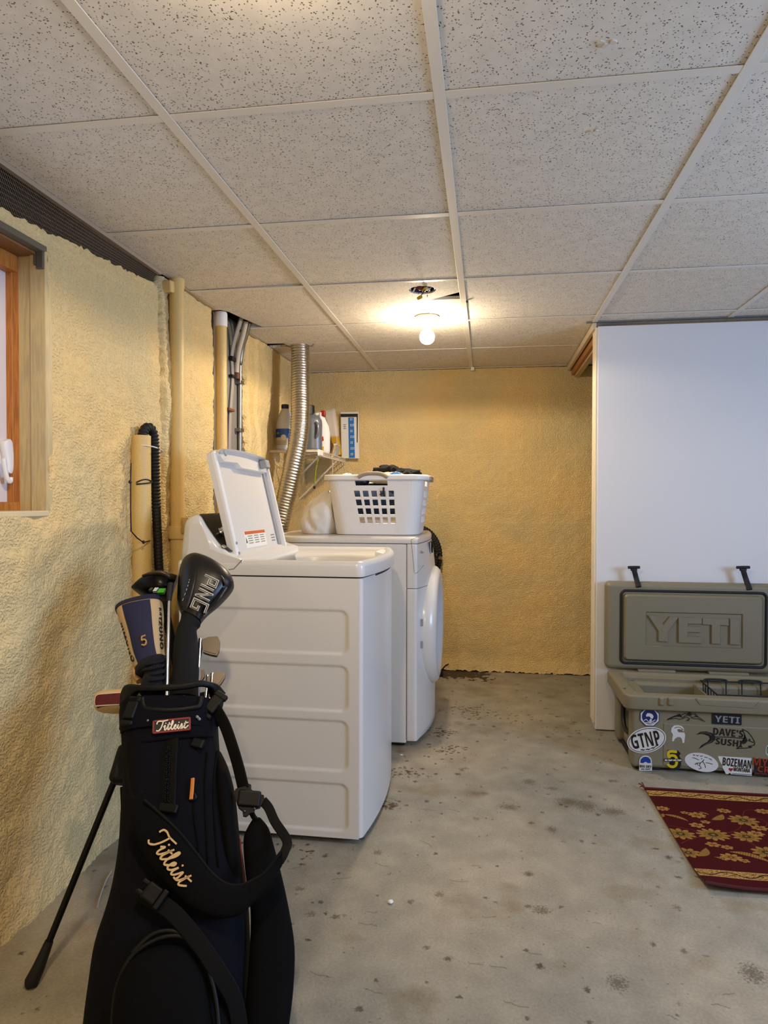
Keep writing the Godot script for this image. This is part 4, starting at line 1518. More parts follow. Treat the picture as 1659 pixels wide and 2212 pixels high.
		rings.append(ring)
	loft(b, rings, true, true, true)
	obj("folds", b, cloth(Color(0.97, 0.95, 0.91), 0.95, 0.22), bl)
	# looped black hose and its cord behind the dryer
	var h = thing("hose_coil", "black ribbed hose coiled on the yellow back wall behind the dryer", "hose", Vector3(-0.42, 0.75, -4.40))
	for q in [[0.150, 0.185, -4.405, 0.016, 0.0], [0.135, 0.160, -4.36, 0.011, 0.02], [0.118, 0.15, -4.39, 0.008, -0.01], [0.105, 0.14, -4.35, 0.008, 0.015]]:
		b = B.new()
		var pts = []
		var rad = []
		for k in 241:
			var a = TAU * k / 240.0 * 0.98
			pts.append(Vector3(-0.445 + q[0] * cos(a), 0.75 + q[4] + q[1] * sin(a), q[2] + 0.01 * sin(a * 2)))
			rad.append(q[3] + (0.0018 if k % 4 < 2 else -0.001))
		tube(b, pts, rad, 10)
		obj("loop", b, M.black_rubber, h)
	var pk = B.new()
	bx(pk, Vector3(-0.47, 0.915, -4.47), Vector3(-0.435, 0.945, -4.35), 0.004, 2)
	obj("hook", pk, M.steel, h)
	var pl = thing("power_plug", "small black plug and cord end on the floor behind the dryer", "plug", Vector3(-0.275, 0, -4.28))
	b = B.new()
	rbox(b, Transform3D(Basis(Vector3.UP, 0.5), Vector3(-0.285, 0.022, -4.30)), Vector3(0.035, 0.042, 0.03), 0.008, 2)
	obj("body", b, M.black, pl)
	b = B.new()
	tube(b, sm([Vector3(-0.285, 0.03, -4.30), Vector3(-0.265, 0.055, -4.29), Vector3(-0.25, 0.070, -4.30), Vector3(-0.235, 0.072, -4.33)], 4), 0.005, 8)
	tube(b, sm([Vector3(-0.285, 0.03, -4.31), Vector3(-0.35, 0.012, -4.30), Vector3(-0.42, 0.008, -4.33), Vector3(-0.48, 0.009, -4.36)], 4), 0.006, 8)
	obj("cord", b, M.black, pl)

const SY := 1.385

func shelf():
	var sh = thing("wire_shelf", "white wire shelf with diagonal braces on the left wall above the dryer", "shelf", Vector3(-1.06, SY, -4.1))
	var wm = mat(Color(0.88, 0.84, 0.76), 0.45)
	var x0 = -1.200
	var x1 = -0.925
	var z0 = -3.70
	var z1 = -4.44
	var b = B.new()
	for k in 30:
		var z = lerp(z0, z1, k / 29.0)
		tube(b, [Vector3(x0, SY, z), Vector3(x1, SY, z), Vector3(x1 + 0.003, SY - 0.028, z)], 0.0018, 6)
	obj("wires", b, wm, sh)
	for q in [[x0, SY - 0.003], [x1, SY - 0.003], [x1 + 0.004, SY - 0.030], [-1.06, SY - 0.004]]:
		b = B.new()
		tube(b, [Vector3(q[0], q[1], z0), Vector3(q[0], q[1], z1)], 0.003, 8)
		obj("rail", b, wm, sh)
	for z in [-3.83, -4.30]:
		b = B.new()
		tube(b, [Vector3(x1 - 0.01, SY - 0.012, z), Vector3(-1.195, SY - 0.27, z)], 0.0055, 8)
		obj("brace", b, wm, sh)
	b = B.new()
	tube(b, [Vector3(x0, SY - 0.008, z0 + 0.002), Vector3(x1, SY - 0.008, z0 + 0.002)], 0.0045, 8)
	obj("end_bar", b, wm, sh)
	var cl = B.new()
	bx(cl, Vector3(-0.925, SY - 0.028, -3.80), Vector3(-0.915, SY + 0.004, -3.70), 0.003, 2)
	obj("end_clip", cl, M.white_plastic, sh)
	var y = SY + 0.002
	# bleach bottle: translucent, blue cap, printed label
	var bp = Vector3(-1.132, y, -3.775)
	var bt = thing("bleach_bottle", "translucent white bleach bottle with a blue cap and blue printed label", "bottle", bp)
	b = B.new()
	lathe(b, at(bp), [Vector2(0.040, 0.0), Vector2(0.050, 0.004), Vector2(0.053, 0.014), Vector2(0.053, 0.125), Vector2(0.051, 0.150), Vector2(0.043, 0.185), Vector2(0.030, 0.215), Vector2(0.020, 0.236), Vector2(0.019, 0.245)], 36, true, true, 1.0, 0.85)
	var wb = mat(Color(0.80, 0.80, 0.80), 0.35)
	wb.subsurf_scatter_enabled = true
	wb.subsurf_scatter_strength = 0.3
	obj("bottle", b, wb, bt)
	b = B.new()
	lathe(b, at(bp), [Vector2(0.0205, 0.238), Vector2(0.021, 0.240), Vector2(0.021, 0.258), Vector2(0.019, 0.262)], 28, true, true)
	obj("cap", b, mat(Color(0.05, 0.08, 0.32), 0.4), bt)
	b = B.new()
	rbox(b, at(bp + Vector3(0.0, 0.19, -0.050)), Vector3(0.022, 0.10, 0.02), 0.009, 3)
	obj("grip", b, wb, bt)
	# label, wrapped, seen from the front: a drawn print
	var im = Image.create(256, 128, false, Image.FORMAT_RGB8)
	im.fill(Color(0.80, 0.74, 0.62))
	for yy in 128:
		for xx in 256:
			var u = xx / 256.0
			var v = yy / 128.0
			if v < 0.64 - 0.30 * sin(u * 3.0 + 0.3) * 0.5 + 0.1 * u: im.set_pixel(xx, yy, Color(0.03, 0.26, 0.58).lerp(Color(0.05, 0.40, 0.66), u))
			if u > 0.62: im.set_pixel(xx, yy, Color(0.05, 0.10, 0.50))
			if absf(u - 0.33) + absf(v - 0.26) * 0.55 < 0.075: im.set_pixel(xx, yy, Color(0.35, 0.12, 0.14) if absf(u - 0.33) + absf(v - 0.26) * 0.55 > 0.055 else Color(0.55, 0.50, 0.52))
			if Vector2((u - 0.50) * 2.2, v - 0.52).length() < 0.16: im.set_pixel(xx, yy, Color(0.86, 0.80, 0.72))
			if v > 0.72 and u < 0.6 and (yy / 5) % 2 == 0 and (xx * 7 / 11) % 5 != 0: im.set_pixel(xx, yy, Color(0.55, 0.48, 0.42))
	var lm = mat(Color.WHITE, 0.4)
	lm.albedo_texture = img_tex(im)
	b = B.new()
	var r0 = PackedVector3Array()
	var r1 = PackedVector3Array()
	for k in 33:
		var a = PI * 1.12 - k * PI * 1.24 / 32
		r0.append(bp + Vector3(cos(a) * 0.0536, 0.122, sin(a) * 0.0536 * 0.85)); r1.append(bp + Vector3(cos(a) * 0.0536, 0.030, sin(a) * 0.0536 * 0.85))
	loft(b, [r0, r1], false)
	obj("printed_label", b, lm, bt)
	# detergent: grey jug with black cap
	var dp = Vector3(-1.005, y, -3.86)
	var dt = thing("detergent_bottle", "silver-grey detergent jug with a black cap and moulded handle", "bottle", dp)
	b = B.new()
	lathe(b, at(dp), [Vector2(0.058, 0.0), Vector2(0.066, 0.006), Vector2(0.068, 0.02), Vector2(0.066, 0.09), Vector2(0.068, 0.15), Vector2(0.065, 0.18), Vector2(0.050, 0.202), Vector2(0.030, 0.212), Vector2(0.027, 0.22)], 36, true, true, 1.0, 0.62)
	var dm = mat(Color(0.42, 0.44, 0.47), 0.3)
	dm.metallic = 0.3
	obj("jug", b, dm, dt)
	b = B.new()
	lathe(b, at(dp + Vector3(-0.008, 0, 0)), [Vector2(0.030, 0.212), Vector2(0.031, 0.214), Vector2(0.030, 0.262), Vector2(0.027, 0.266)], 28, true, true)
	obj("cap", b, M.black, dt)
	b = B.new()
	tube(b, sm([dp + Vector3(0.040, 0.165, 0.038), dp + Vector3(0.052, 0.150, 0.044), dp + Vector3(0.054, 0.11, 0.046), dp + Vector3(0.044, 0.08, 0.042)], 5), 0.008, 10)
	obj("handle", b, dm, dt)
	# stain remover: white bottle leaning, red cap and red-yellow label
	var sp = Vector3(-1.012, y, -4.02)
	var st = thing("stain_remover", "white stain-remover bottle with a red nozzle and red, yellow and blue label", "bottle", sp)
	b = B.new()
	lathe(b, at(sp + Vector3(0.03, 0, 0)), [Vector2(0.045, 0.0), Vector2(0.053, 0.005), Vector2(0.054, 0.02), Vector2(0.055, 0.12), Vector2(0.046, 0.165), Vector2(0.030, 0.195), Vector2(0.022, 0.215)], 32, true, true, 1.0, 0.6)
	obj("bottle", b, M.white, st)
	b = B.new()
	tube(b, [sp + Vector3(0.03, 0.21, 0), sp + Vector3(0.03, 0.245, 0)], 0.014, 14)
	tube(b, sm([sp + Vector3(0.03, 0.238, 0), sp + Vector3(0.005, 0.236, 0), sp + Vector3(-0.03, 0.222, 0)], 4), 0.010, 10)
	obj("trigger", b, M.white, st)
	b = B.new()
	rbox(b, at(sp + Vector3(0.042, 0.238, 0.0)), Vector3(0.028, 0.036, 0.026), 0.006, 2)
	obj("nozzle", b, mat(Color(0.58, 0.08, 0.07), 0.4), st)
	var fx = Transform3D(Basis(), sp + Vector3(0.03, 0.0, 0.0335))
	b = B.new()
	prism(b, PackedVector2Array([Vector2(-0.028, 0.070), Vector2(0.020, 0.100), Vector2(0.024, 0.076), Vector2(-0.028, 0.046)]), fx, -0.004, 0.005)
	obj("red_print", b, mat(Color(0.76, 0.16, 0.10), 0.4), st)
	b = B.new()
	prism(b, PackedVector2Array([Vector2(-0.028, 0.010), Vector2(0.024, 0.018), Vector2(0.024, 0.040), Vector2(-0.028, 0.028)]), fx, -0.004, 0.005)
	obj("yellow_print", b, mat(Color(0.84, 0.70, 0.10), 0.4), st)
	b = B.new()
	prism(b, PackedVector2Array([Vector2(-0.026, 0.080), Vector2(-0.010, 0.088), Vector2(-0.010, 0.110), Vector2(-0.022, 0.100)]), fx, -0.004, 0.005)
	obj("blue_print", b, mat(Color(0.10, 0.20, 0.42), 0.4), st)
	# tall clear plastic sleeve, leaning, yellow at its foot
	var tv = thing("plastic_sleeve", "tall clear plastic sleeve with a yellow lower end leaning on the shelf", "packaging", Vector3(-0.95, y, -4.30))
	var lean = Transform3D(Basis(Vector3(0, 0, 1), 0.20) * Basis(Vector3(1, 0, 0), -0.05), Vector3(-0.935, y + 0.004, -4.28))
	b = B.new()
	loft(b, [rr_ring(Vector3.ZERO, 0.060, 0.05, 0.02, 0.118, 40), rr_ring(Vector3.ZERO, 0.070, 0.05, 0.02, 0.20, 40), rr_ring(Vector3.ZERO, 0.076, 0.045, 0.02, 0.28, 40), rr_ring(Vector3.ZERO, 0.072, 0.02, 0.009, 0.30, 40)], true, false, true)
	for k in b.v.size():
		b.v[k] = lean * b.v[k]; b.n[k] = lean.basis * b.n[k]
	var cm = mat(Color(0.85, 0.83, 0.82, 0.42), 0.3)
	cm.transparency = BaseMaterial3D.TRANSPARENCY_ALPHA
	obj("sleeve", b, cm, tv)
	b = B.new()
	loft(b, [rr_ring(Vector3.ZERO, 0.050, 0.045, 0.018, 0.0, 40), rr_ring(Vector3.ZERO, 0.056, 0.048, 0.018, 0.06, 40), rr_ring(Vector3.ZERO, 0.058, 0.049, 0.018, 0.125, 40)], true, true, true)
	for k in b.v.size():
		b.v[k] = lean * b.v[k]; b.n[k] = lean.basis * b.n[k]
	obj("yellow_end", b, mat(Color(0.72, 0.55, 0.06), 0.5), tv)
	# odds and ends: brush, clothes pegs, tub
	var br = thing("scrub_brush", "dark scrub brush with brown bristles among the things on the shelf", "brush", Vector3(-0.97, y, -4.14))
	b = B.new()
	tube(b, sm([Vector3(-0.945, y + 0.02, -4.13), Vector3(-0.962, y + 0.09, -4.14), Vector3(-0.978, y + 0.165, -4.15)], 5), [0.008, 0.009, 0.010, 0.010, 0.011, 0.012, 0.012, 0.012, 0.013, 0.014, 0.010], 10)
	obj("handle", b, mat(Color(0.13, 0.09, 0.07), 0.5), br)
	b = B.new()
	heap(b, Vector3(-0.945, y + 0.035, -4.12), Vector3(0.022, 0.034, 0.022), 61, 0.5, 40.0, 0.0, 20)
	obj("bristles", b, mat(Color(0.33, 0.22, 0.13), 0.9), br)
	var rng = RandomNumberGenerator.new()
	rng.seed = 17
	for k in 5:
		var pg = B.new()
		rbox(pg, Transform3D(Basis.from_euler(Vector3(rng.randf() * 0.9, rng.randf() * 3.0, rng.randf() * 1.2 - 0.6)), Vector3(-0.935 + rng.randf() * 0.02, y + 0.012 + k * 0.012, -4.06 - k * 0.03)), Vector3(0.012, 0.07, 0.010), 0.003, 1)
		tag(obj("clothes_peg", pg, mat(Color(0.74, 0.62, 0.44), 0.7)), "pale wooden clothes peg in the jumble on the shelf", "clothes peg", "pegs on the wire shelf")
	var tb = thing("clear_tub", "small clear plastic tub at the far end of the shelf", "tub", Vector3(-0.965, y, -4.22))
	b = B.new()
	var tc = Vector3(-0.960, 0, -4.20)
	loft(b, [rr_ring(tc, 0.07, 0.10, 0.015, y, 40), rr_ring(tc, 0.085, 0.12, 0.018, y + 0.060, 40), rr_ring(tc, 0.085, 0.12, 0.018, y + 0.060, 40), rr_ring(tc, 0.081, 0.116, 0.016, y + 0.060, 40), rr_ring(tc, 0.067, 0.096, 0.013, y + 0.003, 40)], true, true, true)
	var tm = mat(Color(0.85, 0.85, 0.84, 0.5), 0.3)
	tm.transparency = BaseMaterial3D.TRANSPARENCY_ALPHA
	obj("tub", b, tm, tb)
	b = B.new()
	loft(b, [rr_ring(tc, 0.09, 0.125, 0.018, y + 0.060, 40), rr_ring(tc, 0.09, 0.125, 0.018, y + 0.068, 40)], true, true, true)
	obj("lid", b, mat(Color(0.80, 0.80, 0.78), 0.4), tb)
	# printed sheet on the back wall
	var ps = thing("instruction_sheet", "white printed sheet with a blue strip pinned to the back wall beside the shelf", "sheet", Vector3(-0.88, 1.52, -4.44))
	var q = [az(738, 990, -4.43), az(776, 990, -4.43), az(776, 893, -4.43), az(736, 890, -4.43)]
	var X = Transform3D(Basis(q[1] - q[0], q[3] - q[0], Vector3(0, 0, 1)), q[0])
	b = B.new()
	prism(b, PackedVector2Array([Vector2(0, 0), Vector2(1, 0), Vector2(1, 1), Vector2(0, 1)]), X, -0.012, 0.0)
	obj("paper", b, mat(Color(0.86, 0.85, 0.82), 0.5), ps)
	b = B.new()
	prism(b, PackedVector2Array([Vector2(0.42, 0.01), Vector2(0.76, 0.01), Vector2(0.74, 0.88), Vector2(0.42, 0.88)]), X, -0.001, 0.0008)
	obj("blue_strip", b, mat(Color(0.10, 0.40, 0.68), 0.5), ps)
	b = B.new()
	prism(b, PackedVector2Array([Vector2(0.0, 0.89), Vector2(0.97, 0.89), Vector2(0.97, 0.96), Vector2(0.0, 0.96)]), X, -0.001, 0.0008)
	prism(b, PackedVector2Array([Vector2(0.88, 0.34), Vector2(0.93, 0.34), Vector2(0.97, 0.89), Vector2(0.90, 0.89)]), X, -0.001, 0.0008)
	obj("black_edge", b, M.ink, ps)
	for r in 7:
		b = B.new()
		var cy = 0.07 + r * 0.125
		for s in 2 + r % 2:
			var cx = 0.52 + s * 0.08
			pen(b, [[Vector2(cx, cy), Vector2(cx + 0.05, cy + 0.01), Vector2(cx + 0.01, cy + 0.035), Vector2(cx + 0.06, cy + 0.04)], [Vector2(cx + 0.03, cy - 0.01), Vector2(cx + 0.03, cy + 0.045)]], 0.012, X, 0.0, 0.0016, 1)
		obj("white_symbol", b, M.white, ps)
	b = B.new()
	for r in 3: pen(b, [[Vector2(0.14, 0.72 - r * 0.04), Vector2(0.28, 0.73 - r * 0.04)]], 0.014, X, 0.0, 0.0012, 1)
	obj("small_print", b, mat(Color(0.25, 0.28, 0.40), 0.5), ps)
	# green cord and a white pull hanging under the shelf
	var gc = thing("cord", "yellow-green cord with a black end hanging from the wire shelf", "cord", Vector3(-0.97, 1.25, -3.82))
	b = B.new()
	var pts = []
	for g in [[690, 984], [684, 1005], [681, 1028], [679, 1052]]: pts.append(az(g[0], g[1], -3.86))
	tube(b, sm(pts, 6), 0.0035, 8)
	obj("cord", b, mat(Color(0.52, 0.60, 0.08), 0.6), gc)
	b = B.new()
	lathe(b, at(pts[3]), [Vector2(0.002, -0.012), Vector2(0.007, -0.006), Vector2(0.006, 0.004), Vector2(0.003, 0.008)], 12)
	obj("bead", b, M.black, gc)
	var wc = thing("cord", "thin white string hanging straight from the shelf's far end", "cord", Vector3(-0.94, 1.25, -4.2))
	b = B.new()
	tube(b, [Vector3(-0.935, SY - 0.03, -4.12), Vector3(-0.936, 1.30, -4.12), Vector3(-0.935, 1.20, -4.12)], 0.0022, 6)
	obj("string", b, mat(Color(0.85, 0.80, 0.68), 0.6), wc)

func duct():
	var d = thing("vent_duct", "flexible aluminium dryer duct dropping from the ceiling and bending behind the dryer", "duct", Vector3(-1.06, 0.9, -3.6))
	var key = [Vector3(-1.025, 2.05, -3.70), Vector3(-1.022, 1.90, -3.70), Vector3(-1.012, 1.72, -3.665), Vector3(-1.000, 1.57, -3.62), Vector3(-1.000, 1.44, -3.585), Vector3(-1.022, 1.30, -3.565), Vector3(-1.055, 1.15, -3.56), Vector3(-1.088, 1.02, -3.56), Vector3(-1.12, 0.86, -3.56), Vector3(-1.115, 0.55, -3.56), Vector3(-1.09, 0.25, -3.55)]
	var path = sm(key, 40)
	var even = [path[0]]
	var acc = 0.0
	var step = 0.0026
	for k in range(1, path.size()):
		var a = path[k - 1]
		var e = path[k]
		var len = a.distance_to(e)
		while acc + len >= step:
			a = a.move_toward(e, step - acc)
			len = a.distance_to(e)
			acc = 0.0
			even.append(a)
		acc += len
	var rng = RandomNumberGenerator.new()
	rng.seed = 2
	var rad = []
	var j = 0.0
	for k in even.size():
		if k % 6 == 0: j = rng.randf_range(-0.0006, 0.0006)
		rad.append(0.0495 + [0.0, 0.0016, 0.0026, 0.0016, -0.0004, -0.0008][k % 6] + j)
	var b = B.new()
	tube(b, even, rad, 30, false)
	var dm = mat(Color(0.74, 0.72, 0.69), 0.26, 1.0)
	obj("duct", b, relief(dm, noise_tex("fine", 0.12), 0.05, 6.0), d)

func lamp(c, label, energy, col, sideways = 0.12):
	var l = thing("bulb_lamp", label, "lamp", c)
	var b = B.new()
	lathe(b, at(c), [Vector2(0.054, 0.0), Vector2(0.056, -0.004), Vector2(0.055, -0.010), Vector2(0.046, -0.016), Vector2(0.026, -0.021), Vector2(0.021, -0.024)], 40, true)
	obj("holder_base", b, mat(Color(0.84, 0.78, 0.66), 0.45), l)
	b = B.new()
	rbox(b, at(c + Vector3(-0.022, -0.0165, 0.022)), Vector3(0.018, 0.005, 0.012), 0.002, 2)
	obj("pull_slot", b, mat(Color(0.40, 0.36, 0.30), 0.6), l)
	b = B.new()
	lathe(b, at(c), [Vector2(0.021, -0.022), Vector2(0.0195, -0.030), Vector2(0.0185, -0.050), Vector2(0.0165, -0.052), Vector2(0.0165, -0.062)], 28, false, true)
	obj("socket", b, mat(Color(0.86, 0.83, 0.76), 0.4), l)
	var bm = mat(Color(0.95, 0.94, 0.90), 0.4)
	bm.emission_enabled = true
	bm.emission = col
	bm.emission_energy_multiplier = 6.0
	b = B.new()
	lathe(b, at(c), [Vector2(0.0165, -0.058), Vector2(0.020, -0.064), Vector2(0.030, -0.073), Vector2(0.0345, -0.084), Vector2(0.0355, -0.094), Vector2(0.033, -0.108), Vector2(0.026, -0.119), Vector2(0.014, -0.126), Vector2(0.001, -0.128)], 36)
	obj("bulb", b, bm, l)
	var o = OmniLight3D.new()
	o.name = "bulb_light"
	o.light_color = col
	o.light_energy = energy
	o.light_size = 0.03
	o.omni_range = 12.0
	o.omni_attenuation = 2.0
	o.shadow_enabled = true
	l.add_child(o)
	o.position = Vector3(0, -0.093, 0)
	o.light_energy = energy * sideways
	# the bulb's white collar shades the ceiling: most of its light goes down and sideways
	var s = SpotLight3D.new()
	s.name = "bulb_downlight"
	s.light_color = col
	s.light_energy = energy
	s.light_size = 0.03
	s.spot_range = 12.0
	s.spot_angle = 86.0
	s.spot_angle_attenuation = 0.15
	s.spot_attenuation = 2.0
	s.shadow_enabled = true
	l.add_child(s)
	s.position = Vector3(0, -0.095, 0)
	s.rotation.x = -PI / 2

func lamps():
	lamp(Vector3(-0.277, CEIL + 0.001, -3.205), "lit bare bulb in a round porcelain holder on the ceiling above the washing area", LAMP_BACK, Color(1.0, 0.915, 0.79), 0.38)
	lamp(Vector3(-0.325, CEIL + 0.001, -0.95), "lit bare bulb on the ceiling just above the top edge of the picture", LAMP_NEAR, Color(1.0, 0.90, 0.75), 0.07)
	lamp(Vector3(0.2, CEIL + 0.003, 1.15), "unseen bare bulb on the ceiling behind the camera, placed to brighten the room", UNSEEN_LAMP_FAR, Color(1.0, 0.87, 0.70))  # out of view, placed to brighten the room as a whole
	# open junction box with loose wires, where a tile is broken
	var j = thing("junction_box", "open blue junction box in the ceiling with red and white wires hanging out", "junction box", Vector3(-0.262, CEIL, -2.805))
	var c = Vector3(-0.262, CEIL + 0.012, -2.805)
	var b = B.new()
	lathe(b, at(c), [Vector2(0.052, -0.004), Vector2(0.052, 0.045), Vector2(0.052, 0.045), Vector2(0.001, 0.046)], 32)
	lathe(b, at(c), [Vector2(0.048, -0.004), Vector2(0.048, 0.043)], 32)
	lathe(b, at(c), [Vector2(0.048, -0.004), Vector2(0.052, -0.004)], 32)
	obj("box", b, mat(Color(0.06, 0.16, 0.34), 0.5), j)
	b = B.new()
	lathe(b, at(c + Vector3(-0.024, 0.004, 0.012)), [Vector2(0.015, -0.006), Vector2(0.015, 0.03), Vector2(0.001, 0.03)], 18)
	obj("cable_clamp", b, mat(Color(0.12, 0.05, 0.07), 0.5), j)
	var rng = RandomNumberGenerator.new()
	rng.seed = 4
	for k in 9:
		var col = [Color(0.45, 0.05, 0.07), Color(0.85, 0.84, 0.80), Color(0.04, 0.05, 0.08)][k % 3]
		b = B.new()
		var pts = []
		var a0 = rng.randf() * TAU
		for s in 6:
			var a = a0 + s * rng.randf_range(0.5, 0.9)
			var r = rng.randf_range(0.012, 0.042)
			pts.append(c + Vector3(cos(a) * r, rng.randf_range(-0.014, 0.02), sin(a) * r))
		tube(b, sm(pts, 6), 0.0028, 8)
		obj("wire", b, mat(col, 0.45), j)
	b = B.new()
	var tail = [c + Vector3(0.016, -0.006, 0.03), c + Vector3(0.014, -0.022, 0.045), c + Vector3(-0.004, -0.05, 0.05)]
	tube(b, sm(tail, 5), 0.0018, 6)
	obj("wire", b, M.ink, j)
	for q in [[Vector3(0.012, -0.018, 0.040), -0.7], [Vector3(-0.006, -0.053, 0.050), -1.1]]:
		b = B.new()
		lathe(b, Transform3D(Basis(Vector3(0, 0, 1), q[1]), c + q[0]), [Vector2(0.0035, -0.012), Vector2(0.0065, -0.009), Vector2(0.0075, 0.006), Vector2(0.004, 0.011)], 14, true, true)
		obj("wire_nut", b, mat(Color(0.74, 0.58, 0.05), 0.45), j)
	b = B.new()
	tube(b, sm([c + Vector3(0.02, -0.002, -0.05), c + Vector3(0.012, -0.012, -0.085), c + Vector3(0.012, -0.008, -0.11)], 4), 0.002, 6)
	obj("wire", b, mat(Color(0.50, 0.48, 0.45), 0.5), j)
	# little white clip where the runner meets the back wall
	var p = ay(1021, 797, CEIL - 0.012)
	b = B.new()
	rbox(b, at(Vector3(p.x, CEIL - 0.012, -4.44)), Vector3(0.022, 0.022, 0.020), 0.004, 2)
	tag(obj("wall_clip", b, mat(Color(0.90, 0.92, 0.95), 0.2)), "tiny white clip where the ceiling runner meets the back wall", "clip")
	b = B.new()
	rbox(b, at(ay(1009, 650, CEIL) + Vector3(0, -0.004, 0)), Vector3(0.010, 0.008, 0.014), 0.002, 2)
	tag(obj("screw_hook", b, mat(Color(0.25, 0.22, 0.20), 0.5)), "tiny dark hook under the tile beside the middle runner", "hook")

const CZ := -2.920      # front face of the cooler
const LZ := -3.318      # inner face of its open lid

# points given in a magnified view of the photograph -> x, y on the plane z
func zx(pts, r, z):
	var o = PackedVector2Array()
	for p in pts:
		var w = az(r[0] + p[0] / r[2], r[1] + p[1] / r[2], z)
		o.append(Vector2(w.x, w.y))
	return o
const S7 := [1330.0, 1500.0, 5.0426]
const S4 := [1250.0, 1200.0, 4.0562]
const S6 := [1300.0, 1400.0, 4.6212]

func cooler():
	var base = Vector3(0.96, 0, -3.11)
	var k = thing("cooler", "big tan hard cooler standing open against the white partition, stickers on its front", "cooler", base)
	var tan = mat(Color(0.475, 0.447, 0.358), 0.5)
	relief(tan, noise_tex("fine", 0.12), 0.035, 5.0)
	var x0 = 0.592
	var x1 = 1.318
	# tub: four walls and a floor, rounded; the ends recessed between corner posts
	var b = B.new()
	bx(b, Vector3(x0, 0.012, CZ - 0.075), Vector3(x1, 0.285, CZ), 0.018, 5)
	bx(b, Vector3(x0, 0.012, -3.305), Vector3(x1, 0.285, -3.235), 0.018, 4)
	bx(b, Vector3(x0 + 0.040, 0.03, -3.28), Vector3(x0 + 0.085, 0.285, CZ - 0.03), 0.008, 2)
	bx(b, Vector3(x1 - 0.085, 0.03, -3.28), Vector3(x1 - 0.040, 0.285, CZ - 0.03), 0.008, 2)
	bx(b, Vector3(x0 + 0.03, 0.018, -3.27), Vector3(x1 - 0.03, 0.055, CZ - 0.03), 0.008, 2)
	obj("tub", b, tan, k)
	# raised field on the front
	b = B.new()
	rbox(b, at(Vector3(0.965, 0.115, CZ - 0.003)), Vector3(0.50, 0.175, 0.012), 0.0055, 3)
	obj("front_field", b, tan, k)
	# rim with a stepped inner edge
	b = B.new()
	var c = Vector3((x0 + x1) / 2, 0, -3.113)
	var W = 0.792
	var D = 0.440
	loft(b, [rr_ring(c, W - 0.04, D - 0.04, 0.02, 0.256, 120), rr_ring(c, W - 0.008, D - 0.008, 0.03, 0.258, 120), rr_ring(c, W, D, 0.034, 0.264, 120), rr_ring(c, W, D, 0.034, 0.308, 120), rr_ring(c, W - 0.006, D - 0.006, 0.032, 0.315, 120), rr_ring(c, W - 0.014, D - 0.014, 0.03, 0.317, 120), rr_ring(c, W - 0.095, D - 0.095, 0.03, 0.317, 120), rr_ring(c, W - 0.100, D - 0.100, 0.03, 0.314, 120), rr_ring(c, W - 0.102, D - 0.102, 0.03, 0.304, 120), rr_ring(c, W - 0.140, D - 0.140, 0.03, 0.302, 120), rr_ring(c, W - 0.146, D - 0.146, 0.03, 0.296, 120), rr_ring(c, W - 0.146, D - 0.146, 0.03, 0.07, 120)], true)
	obj("rim", b, tan, k)
	# latch keepers and the finger recess of the rim's front
	for q in [[470, 520], [565, 620]]:
		var p = zx([[q[0], 25], [q[1], 115]], S7, CZ + 0.02)
		b = B.new()
		bx(b, Vector3(p[0].x, p[1].y, -2.905), Vector3(p[1].x, p[0].y, -2.884), 0.006, 3)
		obj("latch_keeper", b, tan, k)
	b = B.new()
	var rec = zx([[878, 45], [925, 105], [1520, 140], [1570, 85]], S7, CZ + 0.028)
	pen(b, [[rec[0], rec[1], rec[2], rec[3]]], 0.006, at(Vector3(0, 0, -2.893)), -0.004, 0.003, 1)
	obj("finger_recess", b, tan, k)
	# left and right end handles: a lip under the rim and a dark rope slot
	for s in [-1.0, 1.0]:
		var xe = (x0 + x1) / 2 + s * (x1 - x0) / 2
		b = B.new()
		bx(b, Vector3(xe - 0.012 - s * 0.006, 0.225, -3.27), Vector3(xe + 0.012 - s * 0.006, 0.265, CZ - 0.05), 0.008, 3)
		obj("handle_lip", b, tan, k)
		b = B.new()
		tube(b, sm([Vector3(xe - s * 0.022, 0.24, -3.20), Vector3(xe - s * 0.018, 0.13, -3.185), Vector3(xe - s * 0.018, 0.10, -3.11), Vector3(xe - s * 0.018, 0.13, -3.035), Vector3(xe - s * 0.022, 0.24, -3.02)], 5), 0.009, 10)
		obj("rope_handle", b, M.black, k)
	b = B.new()
	bx(b, Vector3(x0 + 0.02, 0.0, -3.29), Vector3(x0 + 0.12, 0.02, CZ - 0.015), 0.004, 1)
	bx(b, Vector3(x1 - 0.12, 0.0, -3.29), Vector3(x1 - 0.02, 0.02, CZ - 0.015), 0.004, 1)
	bx(b, Vector3(x0 + 0.03, 0.004, -3.28), Vector3(x1 - 0.03, 0.018, CZ - 0.02), 0.004, 1)
	obj("non_slip_foot", b, M.black_rubber, k)
	var dot = B.new()
	lathe(dot, at(Vector3(0.578, 0.3175, -2.99)), [Vector2(0.005, 0.0), Vector2(0.005, 0.0008), Vector2(0.001, 0.0009)], 14)
	obj("drain_dot", dot, M.ink, k)
	# lid, upright
	var q = zx([[243, 238], [243, 1000]], S4, LZ)
	var lx0 = q[0].x
	var ly1 = q[0].y + 0.004
	var ly0 = 0.318
	var lx1 = lx0 + 0.785
	b = B.new()
	rbox(b, at(Vector3((lx0 + lx1) / 2, (ly0 + ly1) / 2, LZ - 0.038)), Vector3(lx1 - lx0, ly1 - ly0, 0.072), 0.024, 5)
	obj("lid", b, tan, k)
	# gasket and inner panel
	var g = zx([[360, 292], [1655, 1000]], S4, LZ)
	var gc = (g[0] + g[1]) / 2
	var gs = (g[1] - g[0]).abs()
	b = B.new()
	var ring = []
	var o1 = rrect(gc, gs.x, gs.y, 0.028, 8)
